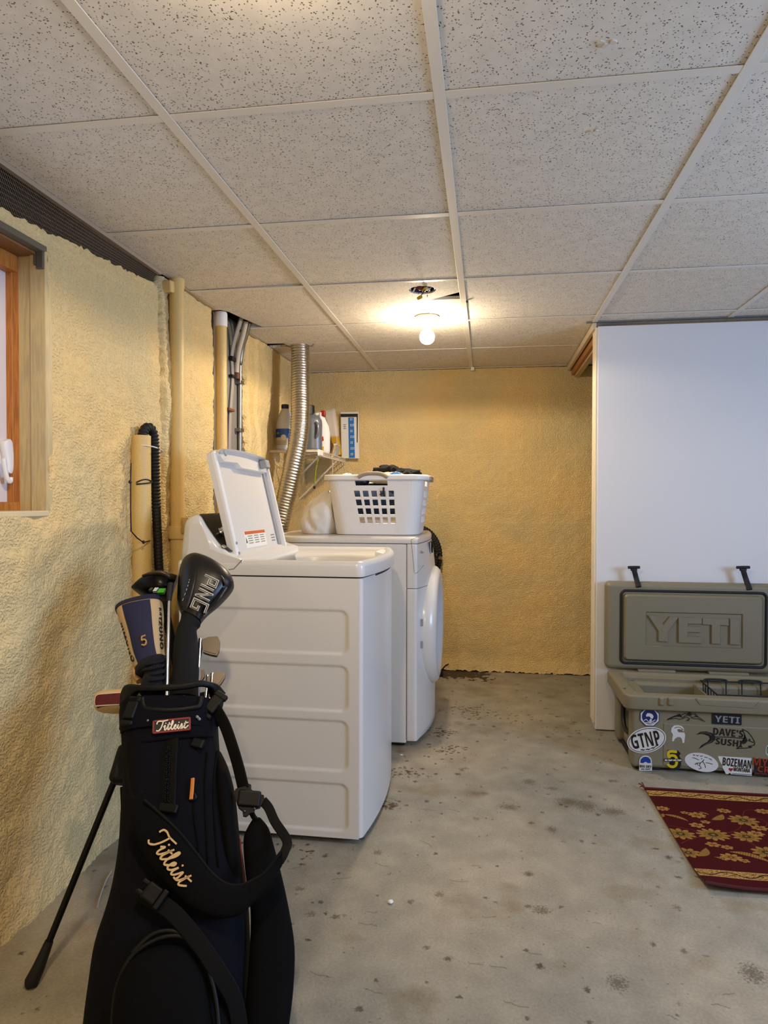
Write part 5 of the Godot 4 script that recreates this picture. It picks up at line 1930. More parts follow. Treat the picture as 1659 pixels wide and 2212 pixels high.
	var o2 = rrect(gc, gs.x - 0.030, gs.y - 0.030, 0.016, 8)
	var r1 = PackedVector3Array()
	var r2 = PackedVector3Array()
	var r3 = PackedVector3Array()
	for i in o1.size():
		r1.append(Vector3(o1[i].x, o1[i].y, LZ - 0.004)); r2.append(Vector3((o1[i].x + o2[i].x) / 2, (o1[i].y + o2[i].y) / 2, LZ + 0.009)); r3.append(Vector3(o2[i].x, o2[i].y, LZ - 0.004))
	loft(b, [r1, r2, r3], true)
	obj("gasket", b, M.black_rubber, k)
	var pn = zx([[402, 338], [1618, 962]], S4, LZ + 0.02)
	var pc = (pn[0] + pn[1]) / 2
	var ps = (pn[1] - pn[0]).abs()
	var hl = zx([[588, 492], [1438, 820]], S4, LZ + 0.02)
	var hc = (hl[0] + hl[1]) / 2
	var hs = (hl[1] - hl[0]).abs()
	# raised panel with a sunk name field: front face is a frame round the field
	b = B.new()
	var f1 = PackedVector3Array()
	var f2 = PackedVector3Array()
	var f3 = PackedVector3Array()
	var f4 = PackedVector3Array()
	var f5 = PackedVector3Array()
	var a1 = rrect(pc, ps.x, ps.y, 0.018, 8)
	var a2 = rrect(pc, ps.x - 0.016, ps.y - 0.016, 0.012, 8)
	var a3 = rrect(hc, hs.x, hs.y, 0.004, 8)
	var a4 = rrect(hc, hs.x - 0.010, hs.y - 0.010, 0.003, 8)
	for i in a1.size():
		f1.append(Vector3(a1[i].x, a1[i].y, LZ - 0.004)); f2.append(Vector3(a1[i].x, a1[i].y, LZ + 0.012)); f3.append(Vector3(a2[i].x, a2[i].y, LZ + 0.020)); f4.append(Vector3(a3[i].x, a3[i].y, LZ + 0.020)); f5.append(Vector3(a4[i].x, a4[i].y, LZ + 0.012))
	loft(b, [f1, f2, f3, f3, f4, f4, f5], true, false, true)
	obj("inner_panel", b, tan, k)
	# the raised name
	var letters = [
		[[612, 528], [688, 533], [742, 610], [800, 540], [868, 545], [778, 668], [778, 752], [702, 750], [702, 662]],
		[[876, 546], [1078, 552], [1078, 598], [952, 595], [952, 622], [1068, 626], [1068, 672], [952, 668], [952, 712], [1078, 716], [1076, 768], [876, 760]],
		[[1086, 552], [1312, 560], [1312, 612], [1236, 608], [1236, 773], [1166, 770], [1166, 606], [1086, 602]],
		[[1326, 556], [1406, 560], [1406, 780], [1326, 776]]]
	for l in letters:
		b = B.new()
		var poly = zx(l, S4, LZ + 0.02)
		prism(b, poly, at(Vector3(0, 0, LZ)), 0.0118, 0.0235)
		# sloped edge
		for o in Geometry2D.offset_polygon(poly, 0.0025): prism(b, o, at(Vector3(0, 0, LZ)), 0.0118, 0.0185)
		obj("raised_letter", b, tan, k)
	# hinge bars
	for h in [[525, 858], [1150, 1505]]:
		var e = zx([[h[0], 985], [h[1], 1005]], S4, LZ + 0.03)
		b = B.new()
		bx(b, Vector3(e[0].x, 0.315, LZ - 0.005), Vector3(e[1].x, 0.327, LZ + 0.022), 0.004, 2)
		obj("hinge", b, tan, k)
	# two rubber T latches standing up from the lid's edge
	for h in [[[[518, 272], [506, 205], [492, 150], [484, 122]], [[432, 104], [536, 104]]], [[[1483, 295], [1468, 215], [1448, 150], [1441, 122]], [[1382, 104], [1500, 104]]]]:
		b = B.new()
		var pts = []
		var zl = LZ - 0.02
		for p in zx(h[0], S4, zl): pts.append(Vector3(p.x, p.y, zl))
		pts[0].z = LZ + 0.002
		strap(b, sm(pts, 5), Vector3(1, 0, 0.15), 0.0115, 0.008, 12, 0.5)
		var ends = zx(h[1], S4, zl)
		tube(b, [Vector3(ends[0].x, ends[0].y, zl + 0.004), Vector3((ends[0].x + ends[1].x) / 2, ends[0].y + 0.001, zl), Vector3(ends[1].x, ends[1].y, zl - 0.004)], 0.0068, 12)
		var m0 = (ends[0] + ends[1]) / 2
		rbox(b, at(Vector3(m0.x, m0.y - 0.010, zl)), Vector3(0.030, 0.014, 0.014), 0.005, 2)
		obj("latch", b, M.black_rubber, k)
	# divider and the black wire basket hung inside
	b = B.new()
	var dv = zx([[945, 318], [958, 440]], S6, -3.20)
	bx(b, Vector3(dv[0].x, 0.06, -3.255), Vector3(dv[0].x + 0.008, 0.283, -2.99), 0.002, 1)
	obj("divider", b, tan, k)
	var bk = thing("wire_basket", "black wire basket hanging inside the open tan cooler", "basket", Vector3(1.1, 0.2, -3.1))
	var bz = -3.225
	var tl = az(S6[0] + 985 / S6[2], S6[1] + 325 / S6[2], bz)
	var yb = tl.y
	var xr = 1.24
	b = B.new()
	for l in [[Vector3(tl.x, yb, bz), Vector3(xr, yb, bz)], [Vector3(tl.x, yb, bz), Vector3(tl.x, yb, -3.0)], [Vector3(xr, yb, bz), Vector3(xr, yb, -3.0)], [Vector3(tl.x, yb, -3.0), Vector3(xr, yb, -3.0)]]: tube(b, l, 0.0032, 8)
	obj("top_frame", b, M.black, bk)
	b = B.new()
	for h in [[1040, 1235], [1385, 1580]]:
		var e = zx([[h[0], 312], [h[1], 320]], S6, bz)
		tube(b, sm([Vector3(e[0].x - 0.003, yb - 0.006, bz), Vector3(e[0].x, yb + 0.006, bz - 0.004), Vector3(e[1].x, yb + 0.006, bz - 0.004), Vector3(e[1].x + 0.003, yb - 0.006, bz)], 4), 0.0045, 8)
	obj("hanger", b, M.black, bk)
	b = B.new()
	for h in [1058, 1240, 1398, 1585, 1760]:
		var e = zx([[h, 330]], S6, bz)[0].x
		tube(b, [Vector3(e, yb, bz), Vector3(e, yb - 0.11, bz + 0.006), Vector3(e, yb - 0.115, -3.005), Vector3(e, yb, -3.0)], 0.0028, 8)
	for s in 6:
		var z = bz + 0.036 * (s + 1)
		tube(b, [Vector3(tl.x, yb, z), Vector3(tl.x + 0.004, yb - 0.11, z), Vector3(xr, yb - 0.112, z), Vector3(xr, yb, z)], 0.0022, 6)
	obj("wires", b, M.black, bk)
	stickers(k)

func sticker(label, polys, m, k):
	var b = B.new()
	for p in polys: prism(b, p, at(Vector3(0, 0, CZ)), 0.0022, 0.0036, false)
	var t = obj("sticker", b, m, k)
	t.set_meta("label", label)
	return t
func mark(t, called, lines, w, m, h = 0.0046, n = 4):
	var b = B.new()
	var L = []
	for l in lines: L.append(Array(zx(l, S7, CZ)))
	pen(b, L, w, at(Vector3(0, 0, CZ)), 0.0022, h, n)
	return obj(called, b, m, t)
func patch(t, called, polys, m, h = 0.0046):
	var b = B.new()
	for p in polys: prism(b, p if p is PackedVector2Array else zx(p, S7, CZ), at(Vector3(0, 0, CZ)), 0.0022, h, false)
	return obj(called, b, m, t)
func zc(x, y): return zx([[x, y]], S7, CZ)[0]
func line_words(t, s, x, y, w, h, rot, m, face = "Droid Sans"):
	var c = zc(x, y)
	words(s, "lettering", m, t, Transform3D(Basis(Vector3(0, 0, 1), rot), Vector3(c.x, c.y, CZ + 0.0046)), w, h, 0.0012, true, face)

func stickers(kool):
	var u = 0.000391     # metres per unit of the magnified view
	var wh = mat(Color(0.80, 0.80, 0.79), 0.45)
	var bk = mat(Color(0.03, 0.03, 0.035), 0.5)
	var nv = mat(Color(0.05, 0.12, 0.36), 0.45)
	# navy and white octagon
	var oc = func(r):
		var o = PackedVector2Array()
		for k in 8: o.append(zc(368, 243) + Vector2.from_angle(TAU * (k + 0.5) / 8) * r * u)
		return o
	var t = sticker("navy and white octagonal sticker with a white animal shape, upper left of the cooler front", [oc.call(105)], nv, kool)
	patch(t, "white_ring", [oc.call(97)], wh, 0.0042)
	patch(t, "blue_disc", [circ(zc(368, 240), 78 * u, 78 * u, 32)], nv, 0.0047)
	patch(t, "bear", [[[328, 222], [342, 200], [372, 202], [396, 212], [410, 236], [398, 262], [380, 256], [366, 236], [346, 236], [330, 240]], [[372, 262], [392, 266], [384, 292], [372, 296], [362, 284]]], wh, 0.0052)
	mark(t, "waves", [[[306, 282], [330, 268], [350, 290], [372, 300], [400, 288], [430, 272]], [[322, 300], [350, 306], [390, 310], [420, 296]]], 0.0028, wh, 0.0052)
	mark(t, "rim_lettering", [[[318, 178], [330, 170], [338, 176]], [[346, 166], [356, 172], [366, 164], [378, 170]], [[388, 166], [400, 174], [412, 172], [420, 182]]], 0.0022, nv, 0.0052, 1)
	# black mountain outline
	t = sticker("black line drawing of a mountain ridge, between the octagon and the black name sticker", [zx([[555, 280], [572, 262], [626, 236], [680, 216], [700, 210], [712, 222], [690, 228], [640, 244], [580, 272]], S7, CZ)], bk, kool)
	mark(t, "ridge", [[[558, 278], [640, 240], [690, 212], [716, 226], [752, 204], [780, 212], [804, 186], [836, 214], [866, 206], [890, 234], [930, 262], [974, 296]], [[670, 244], [700, 224], [724, 252], [760, 228], [796, 218], [830, 246], [880, 240]], [[690, 270], [730, 262], [770, 240], [800, 256], [790, 290]], [[596, 268], [650, 256], [700, 268]], [[820, 250], [850, 262], [900, 262], [950, 286]], [[770, 284], [806, 262]]], 0.0015, bk, 0.0040, 1)
	patch(t, "shading", [[[780, 214], [804, 190], [830, 222], [812, 226], [790, 230]], [[862, 216], [880, 226], [900, 246], [876, 240]], [[690, 222], [716, 232], [720, 240], [700, 244]]], bk, 0.0040).set_meta("kind", "stuff")
	# black name plate
	t = sticker("black rectangular sticker with the cooler's name in grey capitals", [rrect(zc(1207, 268), 286 * u, 108 * u, 0.002)], bk, kool)
	line_words(t, "YETI", 1210, 270, 240 * u, 66 * u, -0.03, mat(Color(0.50, 0.51, 0.55), 0.4))
	# white oval, GTNP
	t = sticker("large white oval sticker lettered GTNP, tilted, at the cooler's left edge", [circ(zc(335, 495), 200 * u, 132 * u, 48, 0.34)], wh, kool)
	var e1 = circ(zc(335, 495), 186 * u, 118 * u, 48, 0.34)
	var b = B.new()
	for pl in Geometry2D.offset_polyline(e1, 0.0009): 
		if not Geometry2D.is_polygon_clockwise(pl): prism(b, simplify(pl), at(Vector3(0, 0, CZ)), 0.003, 0.0044, false)
	var ln = []
	for k in 48:
		if k not in [2, 3, 26, 27, 33, 34, 35, 36, 37, 38, 39, 40, 41]: pen(b, [[e1[k], e1[(k + 1) % 48]]], 0.0019, at(Vector3(0, 0, CZ)), 0.003, 0.0044, 1)
	obj("border", b, bk, t)
	line_words(t, "GTNP", 322, 490, 290 * u, 150 * u, 0.24, bk)
	mark(t, "small_lettering", [[[270, 602], [290, 596], [296, 606], [316, 598]], [[326, 600], [346, 590], [352, 600], [372, 588]], [[382, 586], [400, 576], [408, 584], [424, 568]], [[430, 564], [446, 548], [452, 556], [462, 540]]], 0.0034, bk, 0.0046, 1)
	# white mountain goat
	t = sticker("white goat-shaped sticker right of the white oval", [zx([[602, 404], [606, 364], [632, 336], [680, 332], [720, 344], [738, 366], [744, 392], [732, 398], [716, 376], [700, 384], [714, 414], [744, 412], [754, 440], [748, 480], [744, 524], [726, 526], [720, 484], [700, 462], [668, 462], [640, 482], [630, 506], [612, 508], [614, 476], [622, 440], [614, 420]], S7, CZ)], wh, kool)
	patch(t, "horn_gap", [[[668, 378], [694, 374], [726, 392], [716, 406], [690, 410], [674, 398]]], mat(Color(0.40, 0.36, 0.28), 0.5), 0.0042)
	mark(t, "horn_line", [[[636, 366], [670, 352], [706, 360], [738, 386]]], 0.0022, mat(Color(0.40, 0.36, 0.28), 0.5), 0.0044)
	# fish skeleton with lettering
	t = sticker("black fish-skeleton sticker with hand-drawn capitals between head and tail", [zx([[874, 436], [920, 404], [980, 400], [1046, 418], [1080, 450], [1084, 486], [1050, 520], [980, 548], [900, 592], [930, 552], [1000, 510], [1022, 480], [1010, 452], [960, 432], [920, 428]], S7, CZ)], bk, kool)
	mark(t, "bones", [[[1070, 462], [1200, 462], [1400, 476]], [[1376, 376], [1440, 410], [1502, 500], [1504, 548], [1440, 562], [1480, 572], [1400, 582], [1312, 586]], [[1376, 376], [1402, 440], [1392, 480], [1350, 560], [1312, 586]], [[1440, 500], [1500, 520]]], 0.0030, bk, 0.0042, 3)
	patch(t, "head_shade", [[[1396, 420], [1420, 470], [1434, 500], [1410, 530], [1380, 540], [1372, 500], [1396, 478]], circ(zc(1455, 490), 9 * u, 9 * u, 14)], bk, 0.0042)
	mark(t, "tail_gap", [[[920, 416], [990, 416], [1040, 440]], [[950, 558], [1010, 524], [1050, 498]]], 0.0016, mat(Color(0.40, 0.36, 0.28), 0.5), 0.0044)
	line_words(t, "DAVE'S", 1222, 412, 290 * u, 72 * u, -0.05, bk)
	line_words(t, "SUSHI", 1232, 520, 260 * u, 66 * u, -0.08, bk)
	# little arch with a blue sky
	t = sticker("small white arch sticker with a blue sky above a peak, lowest at the left", [zx([[254, 828], [254, 720], [264, 690], [290, 668], [322, 662], [354, 668], [382, 690], [392, 720], [394, 828]], S7, CZ)], wh, kool)
	patch(t, "blue_sky", [[[266, 740], [270, 706], [292, 682], [322, 674], [354, 682], [376, 706], [380, 742], [350, 744], [322, 728], [296, 744]]], mat(Color(0.03, 0.20, 0.55), 0.45))
	line_words(t, "BIG SKY", 323, 780, 116 * u, 26 * u, 0.0, bk)
	mark(t, "small_print", [[[272, 812], [292, 808], [310, 812]], [[320, 808], [344, 812], [374, 808]]], 0.003, bk, 0.0046, 1)
	# yellow figure five with its black shadow
	t = sticker("yellow figure 5 sticker with a black shadow and a white band", [zx([[560, 602], [676, 606], [706, 640], [690, 664], [706, 700], [712, 760], [690, 810], [640, 826], [590, 812], [560, 780], [576, 760], [600, 690], [566, 670]], S7, CZ)], bk, kool)
	mark(t, "figure", [[[664, 622], [578, 620], [574, 676], [600, 662], [640, 666], [660, 700], [656, 760], [624, 784], [584, 776], [562, 752]]], 0.0105, mat(Color(0.80, 0.70, 0.05), 0.45), 0.0046, 3)
	patch(t, "band", [[[522, 696], [718, 698], [718, 726], [522, 724]]], bk, 0.0050)
	mark(t, "band_lettering", [[[530, 710], [560, 712]], [[568, 708], [590, 714], [614, 708]], [[622, 712], [660, 712]], [[668, 708], [690, 714], [712, 710]]], 0.0056, wh, 0.0054, 1)
	# white oval with a standing figure of branches
	t = sticker("white oval sticker with a small thin black figure on it", [circ(zc(932, 737), 166 * u, 94 * u, 44, -0.20)], wh, kool)
	mark(t, "figure", [[[860, 760], [880, 744], [920, 742], [946, 722], [960, 706]], [[880, 746], [900, 770]], [[920, 744], [910, 770], [930, 800], [900, 806]], [[944, 724], [966, 760], [976, 796]], [[930, 690], [938, 702]]], 0.0022, bk, 0.0046, 2)
	mark(t, "lettering", [[[838, 660], [850, 652], [860, 664]], [[872, 656], [886, 666], [900, 658]], [[914, 664], [930, 670], [946, 664]], [[962, 676], [980, 680], [998, 684]], [[1010, 694], [1030, 700], [1046, 714]], [[832, 684], [870, 694], [904, 712]], [[976, 740], [1010, 744], [1052, 756]]], 0.0020, bk, 0.0046, 1)
	# state-shaped sticker
	t = sticker("white state-shaped sticker lettered BOZEMAN MONTANA with a red heart", [zx([[1110, 668], [1474, 690], [1480, 884], [1252, 866], [1244, 850], [1216, 866], [1196, 862], [1176, 820], [1160, 796], [1160, 766], [1146, 752], [1126, 716]], S7, CZ)], wh, kool)
	line_words(t, "BOZEMAN", 1317, 742, 276 * u, 82 * u, -0.07, bk)
	line_words(t, "MONTANA", 1370, 817, 158 * u, 40 * u, -0.05, bk)
	patch(t, "heart", [[[1248, 836], [1226, 812], [1232, 798], [1244, 798], [1250, 806], [1258, 798], [1270, 800], [1274, 814]]], mat(Color(0.55, 0.06, 0.08), 0.45))
	mark(t, "base_line", [[[1262, 858], [1480, 872]]], 0.0016, bk, 0.0046, 1)
	# brown rectangle running out of the picture
	t = sticker("dark brown rectangular sticker with orange capitals, cut by the picture's right edge", [zx([[1502, 696], [1920, 722], [1920, 906], [1502, 876]], S7, CZ)], mat(Color(0.10, 0.055, 0.045), 0.45), kool)
	var og = mat(Color(0.56, 0.20, 0.08), 0.45)
	line_words(t, "MYSTIC", 1690, 745, 350 * u, 76 * u, -0.06, og)
	line_words(t, "CRAFT", 1700, 822, 280 * u, 62 * u, -0.06, og)
	mark(t, "small_print", [[[1512, 852], [1560, 858]], [[1574, 858], [1640, 864]], [[1660, 866], [1800, 876]]], 0.0022, og, 0.0046, 1)
	# pale green one at the very edge
	t = sticker("pale green sticker with a dark edge above the brown one, cut by the picture's edge", [zx([[1632, 580], [1650, 548], [1740, 536], [1800, 560], [1810, 640], [1780, 690], [1660, 676], [1630, 640]], S7, CZ)], mat(Color(0.66, 0.74, 0.68), 0.45), kool)
	mark(t, "edge_line", [[[1650, 640], [1646, 590], [1664, 562], [1740, 552]]], 0.0024, mat(Color(0.08, 0.20, 0.14), 0.5), 0.0046, 3)

func rug():
	var r = thing("rug", "burgundy runner rug with gold flowers and cream borders, its near corner curling up", "rug", Vector3(1.1, 0, -2.4))
	var x0 = 0.603
	var LX = 1.20
	var z0 = -2.728
	var LZ_ = 0.685
	var SX = 1200
	var SZ = 672
	var im = Image.create(SX, SZ, false, Image.FORMAT_RGB8)
	var wine = Color(0.27, 0.07, 0.075)
	var gold = Color(0.58, 0.43, 0.20)
	var cream = Color(0.74, 0.58, 0.32)
	var olive = Color(0.24, 0.20, 0.11)
	im.fill(wine)
	var nz = make_noise(0.05, 71, 3)
	var rng = RandomNumberGenerator.new()
	rng.seed = 23
	var band = func(a, bnd):
		im.fill_rect(Rect2i(0, a, SX, bnd - a), cream)
		var cy = (a + bnd) / 2.0
		for y in range(a + 3, bnd - 3):
			for x in SX:
				var s = sin(x * 0.055) * 13.0
				var d = absf(y - cy - s)
				var e = nz.get_noise_2d(x * 1.6, y * 1.6 + a)
				if d < 3.0 or (absf(e) < 0.12 and (x / 7 + y / 5) % 3 != 0): im.set_pixel(x, y, olive.lerp(Color(0.13, 0.07, 0.06), rng.randf() * 0.7))
				elif e > 0.34: im.set_pixel(x, y, Color(0.48, 0.26, 0.14))
	band.call(22, 68)
	band.call(574, 622)
	var flower = func(cx, cy, R, pet, c1, c2, sq = 0.8, seed_ = 0.0):
		for y in range(int(cy - R), int(cy + R) + 1):
			for x in range(int(cx - R * 1.4), int(cx + R * 1.4) + 1):
				if x < 0 or y < 0 or x >= SX or y >= SZ: continue
				var d = Vector2((x - cx) * sq, y - cy)
				var a = d.angle() + seed_
				var k = d.length() / R
				var edge = 0.62 + 0.38 * absf(cos(a * pet * 0.5))
				if k < 0.30: im.set_pixel(x, y, c2 if k > 0.12 else c1)
				elif k < edge * 0.55: im.set_pixel(x, y, c2.lerp(c1, 0.35) if absf(sin(a * pet)) < 0.5 else c1)
				elif k < edge: im.set_pixel(x, y, c1 if absf(cos(a * pet * 0.5)) > 0.35 or k > edge - 0.12 else c2)
	var leaf = func(cx, cy, L, w, rot, c):
		for y in range(int(cy - L), int(cy + L) + 1):
			for x in range(int(cx - L), int(cx + L) + 1):
				if x < 0 or y < 0 or x >= SX or y >= SZ: continue
				var d = Vector2(x - cx, y - cy).rotated(-rot)
				if absf(d.x) < L and absf(d.y - d.x * d.x / L * 0.25) < w * (1.0 - pow(absf(d.x) / L, 2.0)): im.set_pixel(x, y, c if int(d.x) % 7 != 0 else olive)
	var vine = func(pts):
		for p in sm(pts, 120):
			for o in [Vector2(0, 0), Vector2(1, 0), Vector2(0, 1)]:
				var q = p + o
				if q.x >= 0 and q.y >= 0 and q.x < SX and q.y < SZ: im.set_pixelv(q, Color(0.46, 0.20, 0.12))
	# where the picture's flowers lie on the floor
	var uvp = func(a, c):
		var p = ay(1370 + a / 5.7405, 1680 + c / 5.7405, 0.008)
		return Vector2((p.x - x0) / LX * SX, (p.z - z0) / LZ_ * SZ)
	vine.call([uvp.call(380, 585), uvp.call(640, 630), uvp.call(960, 700), uvp.call(1250, 650), uvp.call(1310, 560), uvp.call(1360, 410), uvp.call(1500, 400)])
	vine.call([uvp.call(540, 810), uvp.call(700, 745), uvp.call(960, 710), uvp.call(1300, 770), uvp.call(1500, 870), uvp.call(1659, 960)])
	vine.call([uvp.call(1400, 490), uvp.call(1560, 520), uvp.call(1630, 580), uvp.call(1560, 650)])
	for q in [[945, 700, 42, 12], [1335, 530, 40, 10], [540, 690, 38, 10], [1360, 735, 36, 10], [1600, 930, 36, 9], [620, 925, 30, 8]]:
		var p = uvp.call(q[0], q[1])
		flower.call(p.x, p.y, q[2], q[3], gold, olive, 0.78, q[0])
	for q in [[760, 465, 22, 8], [750, 585, 18, 6], [935, 822, 17, 6], [1150, 985, 24, 8], [1530, 630, 20, 7], [1110, 860, 14, 6], [860, 548, 12, 5], [1315, 1030, 12, 5], [605, 435, 10, 5], [1100, 410, 18, 8], [1590, 420, 20, 8], [330, 380, 18, 8], [1480, 700, 20, 7]]:
		var p = uvp.call(q[0], q[1])
		flower.call(p.x, p.y, q[2], q[3], gold.lerp(cream, 0.3), Color(0.42, 0.18, 0.10), 0.7, q[1])
	for q in [[500, 480, 42, 8, 0.5], [1040, 500, 36, 13, 2.4], [1400, 960, 60, 11, 0.45], [830, 930, 36, 13, 2.2], [1030, 1000, 20, 5, 0.6], [850, 440, 18, 5, 0.5], [320, 470, 20, 8, 2.3]]:
		var p = uvp.call(q[0], q[1])
		leaf.call(p.x, p.y, q[2], q[3], q[4], gold)
	for k in 26:
		var p = Vector2(rng.randf_range(620, SX), rng.randf_range(110, 540))
		flower.call(p.x, p.y, rng.randf_range(12, 38), 6 + k % 6, gold, olive, 0.78, k)
	for y in SZ:
		for x in SX:
			var f = 0.90 + 0.16 * rng.randf() - (0.05 if y % 4 == 0 else 0.0)
			var c = im.get_pixel(x, y)
			im.set_pixel(x, y, Color(c.r * f, c.g * f, c.b * f))
	var m = mat(Color.WHITE, 0.95)
	m.albedo_texture = img_tex(im)
	m.metallic_specular = 0.2
	var nu = 96
	var nv = 56
	var f = func(i, j):
		var u = float(i) / nu
		var v = float(j) / nv
		var x = x0 + u * LX + 0.0
		var z = z0 + v * LZ_
		var y = 0.008 + 0.0015 * sin(u * 19.0) * sin(v * 9.0)
		# the near left corner lifts and its front edge buckles
		var d = Vector2((x - x0) / 0.20, (z0 + LZ_ - z) / 0.13)
		y += 0.018 * pow(max(0.0, 1.0 - d.length()), 1.3)
		y += 0.012 * exp(-pow((x - x0 - 0.24) / 0.10, 2.0)) * smoothstep(0.80, 1.0, v)
		x += 0.016 * v
		z -= 0.012 * (x - x0) - 0.0
		return Vector3(x, y, z)
	var top = []
	for j in nv + 1:
		var row = PackedVector3Array()
		for i in nu + 1: row.append(f.call(i, j))
		top.append(row)
	var b = B.new()
	loft(b, top, false, false, false, Vector2(float(nu + 1) / nu, 1.0))
	obj("pile", b, m, r)
	b = B.new()
	var edge = []
	for i in nu + 1: edge.append(f.call(i, 0) - Vector3(0, 0.002, 0))
	tube(b, edge, 0.0055, 6)
	edge = []
	for i in nu + 1: edge.append(f.call(i, nv) - Vector3(0, 0.002, 0))
	tube(b, edge, 0.0055, 6)
	obj("bound_edge", b, mat(Color(0.27, 0.06, 0.07), 0.95), r)
	b = B.new()
	var under = []
	for j in nv + 1:
		var row = PackedVector3Array()
		for i in nu + 1: row.append(f.call(i, j) - Vector3(0, 0.005, 0))
		under.append(row)
	loft(b, under, false)
	obj("backing", b, mat(Color(0.40, 0.28, 0.18), 0.95), r)
	b = B.new()
	for q in [[Vector3(0, 0, 0), Vector3(-0.02, 0.010, -0.012)], [Vector3(0, 0, 0), Vector3(-0.008, 0.014, -0.016)], [Vector3(0, 0, 0.002), Vector3(-0.018, 0.004, 0.004)]]:
		var c = f.call(0, 0)
		tube(b, sm([c + q[0], c + q[1] * 0.6 + Vector3(0, 0.004, 0), c + q[1]], 4), 0.0022, 5)
	obj("loose_threads", b, mat(Color(0.36, 0.10, 0.08), 0.95), r)

func small_things():
	var b = B.new()
	var p = ay(843, 1951, 0.0)
	heap(b, p + Vector3(0, 0.004, 0), Vector3(0.007, 0.0045, 0.008), 5, 0.4, 80.0, 0.0, 14)
	tag(obj("paper_scrap", b, M.white), "small white scrap lying alone on the open floor", "scrap")
	b = B.new()
	p = ay(867, 1632, 0.0)
	heap(b, p + Vector3(0, 0.003, 0), Vector3(0.007, 0.0035, 0.005), 6, 0.4, 80.0, 0.0, 14)
	tag(obj("paper_scrap", b, M.white), "small white scrap on the floor by the foot of the dryer", "scrap")
	b = B.new()
	var pts = []
	for q in [[241, 1882], [230, 1900], [219, 1928], [213, 1948], [211, 1960]]: pts.append(ay(q[0], q[1], 0.004))
	tube(b, sm(pts, 6), 0.0018, 6)
	tag(obj("plastic_strand", b, mat(Color(0.72, 0.70, 0.66), 0.5)), "thin pale strand on the floor left of the golf bag", "strand")

var GP := Vector3.ZERO     # a point of the bag's middle plane, and that plane's normal
var GN := Vector3.ZERO
const Z1 := [200.0, 1190.0, 5.1844]
const Z2 := [190.0, 1450.0, 3.6867]
const Z3 := [160.0, 1800.0, 3.318]
const Z0 := [60.0, 1620.0, 2.765]
const PXR := [0.0, 0.0, 1.0]

func gp(r, x, y, off = 0.0): return apl(r[0] + x / r[2], r[1] + y / r[2], GP + GN * off, GN)

# a soft body between two edges: stations [lx, ly, rx, ry, half depth], seen in the magnified view r
func silh(b, r, st, off = 0.0, seg = 40, ex = 2.0, a0 = 0.0, a1 = TAU, swell = 0.0, smooth_n = 4, cap = true):
	var A = []
	var C = []
	var Dp = []
	for s in st:
		A.append(Vector2(s[0], s[1])); C.append(Vector2(s[2], s[3])); Dp.append(Vector2(s[4], 0))
	if smooth_n > 1:
		A = sm(A, smooth_n); C = sm(C, smooth_n); Dp = sm(Dp, smooth_n)
	var rings = []
	var full = a1 - a0 > TAU - 0.01
	for i in A.size():
		var l = gp(r, A[i].x, A[i].y, off)
		var q = gp(r, C[i].x, C[i].y, off)
		var m = (l + q) / 2.0
		var u = (q - l) / 2.0
		var uu = u.normalized()
		var hw = u.length() + swell
		var d = max(Dp[i].x, 0.0005) + swell
		var ring = PackedVector3Array()
		for j in (seg if full else seg + 1):
			var a = lerp(a0, a1, float(j) / seg)
			var p = m + uu * hw * sign(cos(a)) * pow(abs(cos(a)), 2.0 / ex) + GN * d * sign(sin(a)) * pow(abs(sin(a)), 2.0 / ex)
			p.y = max(p.y, 0.012)
			ring.append(p)
		rings.append(ring)
	loft(b, rings, full, cap and full, cap and full)

var ROWS := [[1531, 268, 470, 0.100], [1560, 265, 470, 0.102], [1640, 268, 476, 0.106], [1700, 270, 490, 0.110], [1760, 266, 506, 0.115], [1830, 262, 521, 0.120], [1900, 252, 531, 0.126], [1960, 238, 537, 0.132], [2040, 213, 540, 0.138], [2120, 201, 536, 0.142], [2212, 190, 531, 0.145], [2310, 186, 527, 0.145], [2400, 190, 520, 0.14]]
func bag_off(px, py, extra = 0.0):
	var k = 0
	while k < ROWS.size() - 2 and py > ROWS[k + 1][0]: k += 1
	var t = clamp((py - ROWS[k][0]) / float(ROWS[k + 1][0] - ROWS[k][0]), 0.0, 1.0)
	var l = lerp(float(ROWS[k][1]), float(ROWS[k + 1][1]), t)
	var q = lerp(float(ROWS[k][2]), float(ROWS[k + 1][2]), t)
	var d = lerp(ROWS[k][3], ROWS[k + 1][3], t)
	var s = clamp(abs((px - (l + q) / 2.0) / ((q - l) / 2.0)), 0.0, 0.985)
	return d * pow(1.0 - pow(s, 3.2), 1.0 / 3.2) + extra
func on_bag(r, x, y, extra = 0.0):
	var px = r[0] + x / r[2]
	var py = r[1] + y / r[2]
	var o = 0.1
	for it in 3: o = bag_off(px, py, extra)
	return apl(px, py, GP + GN * o, GN)
func bag_line(r, pts, extra, n = 5):
	var P = []
	for q in sm(pts.map(func(p): return Vector2(p[0], p[1])), n): P.append(on_bag(r, q.x, q.y, extra))
	return P

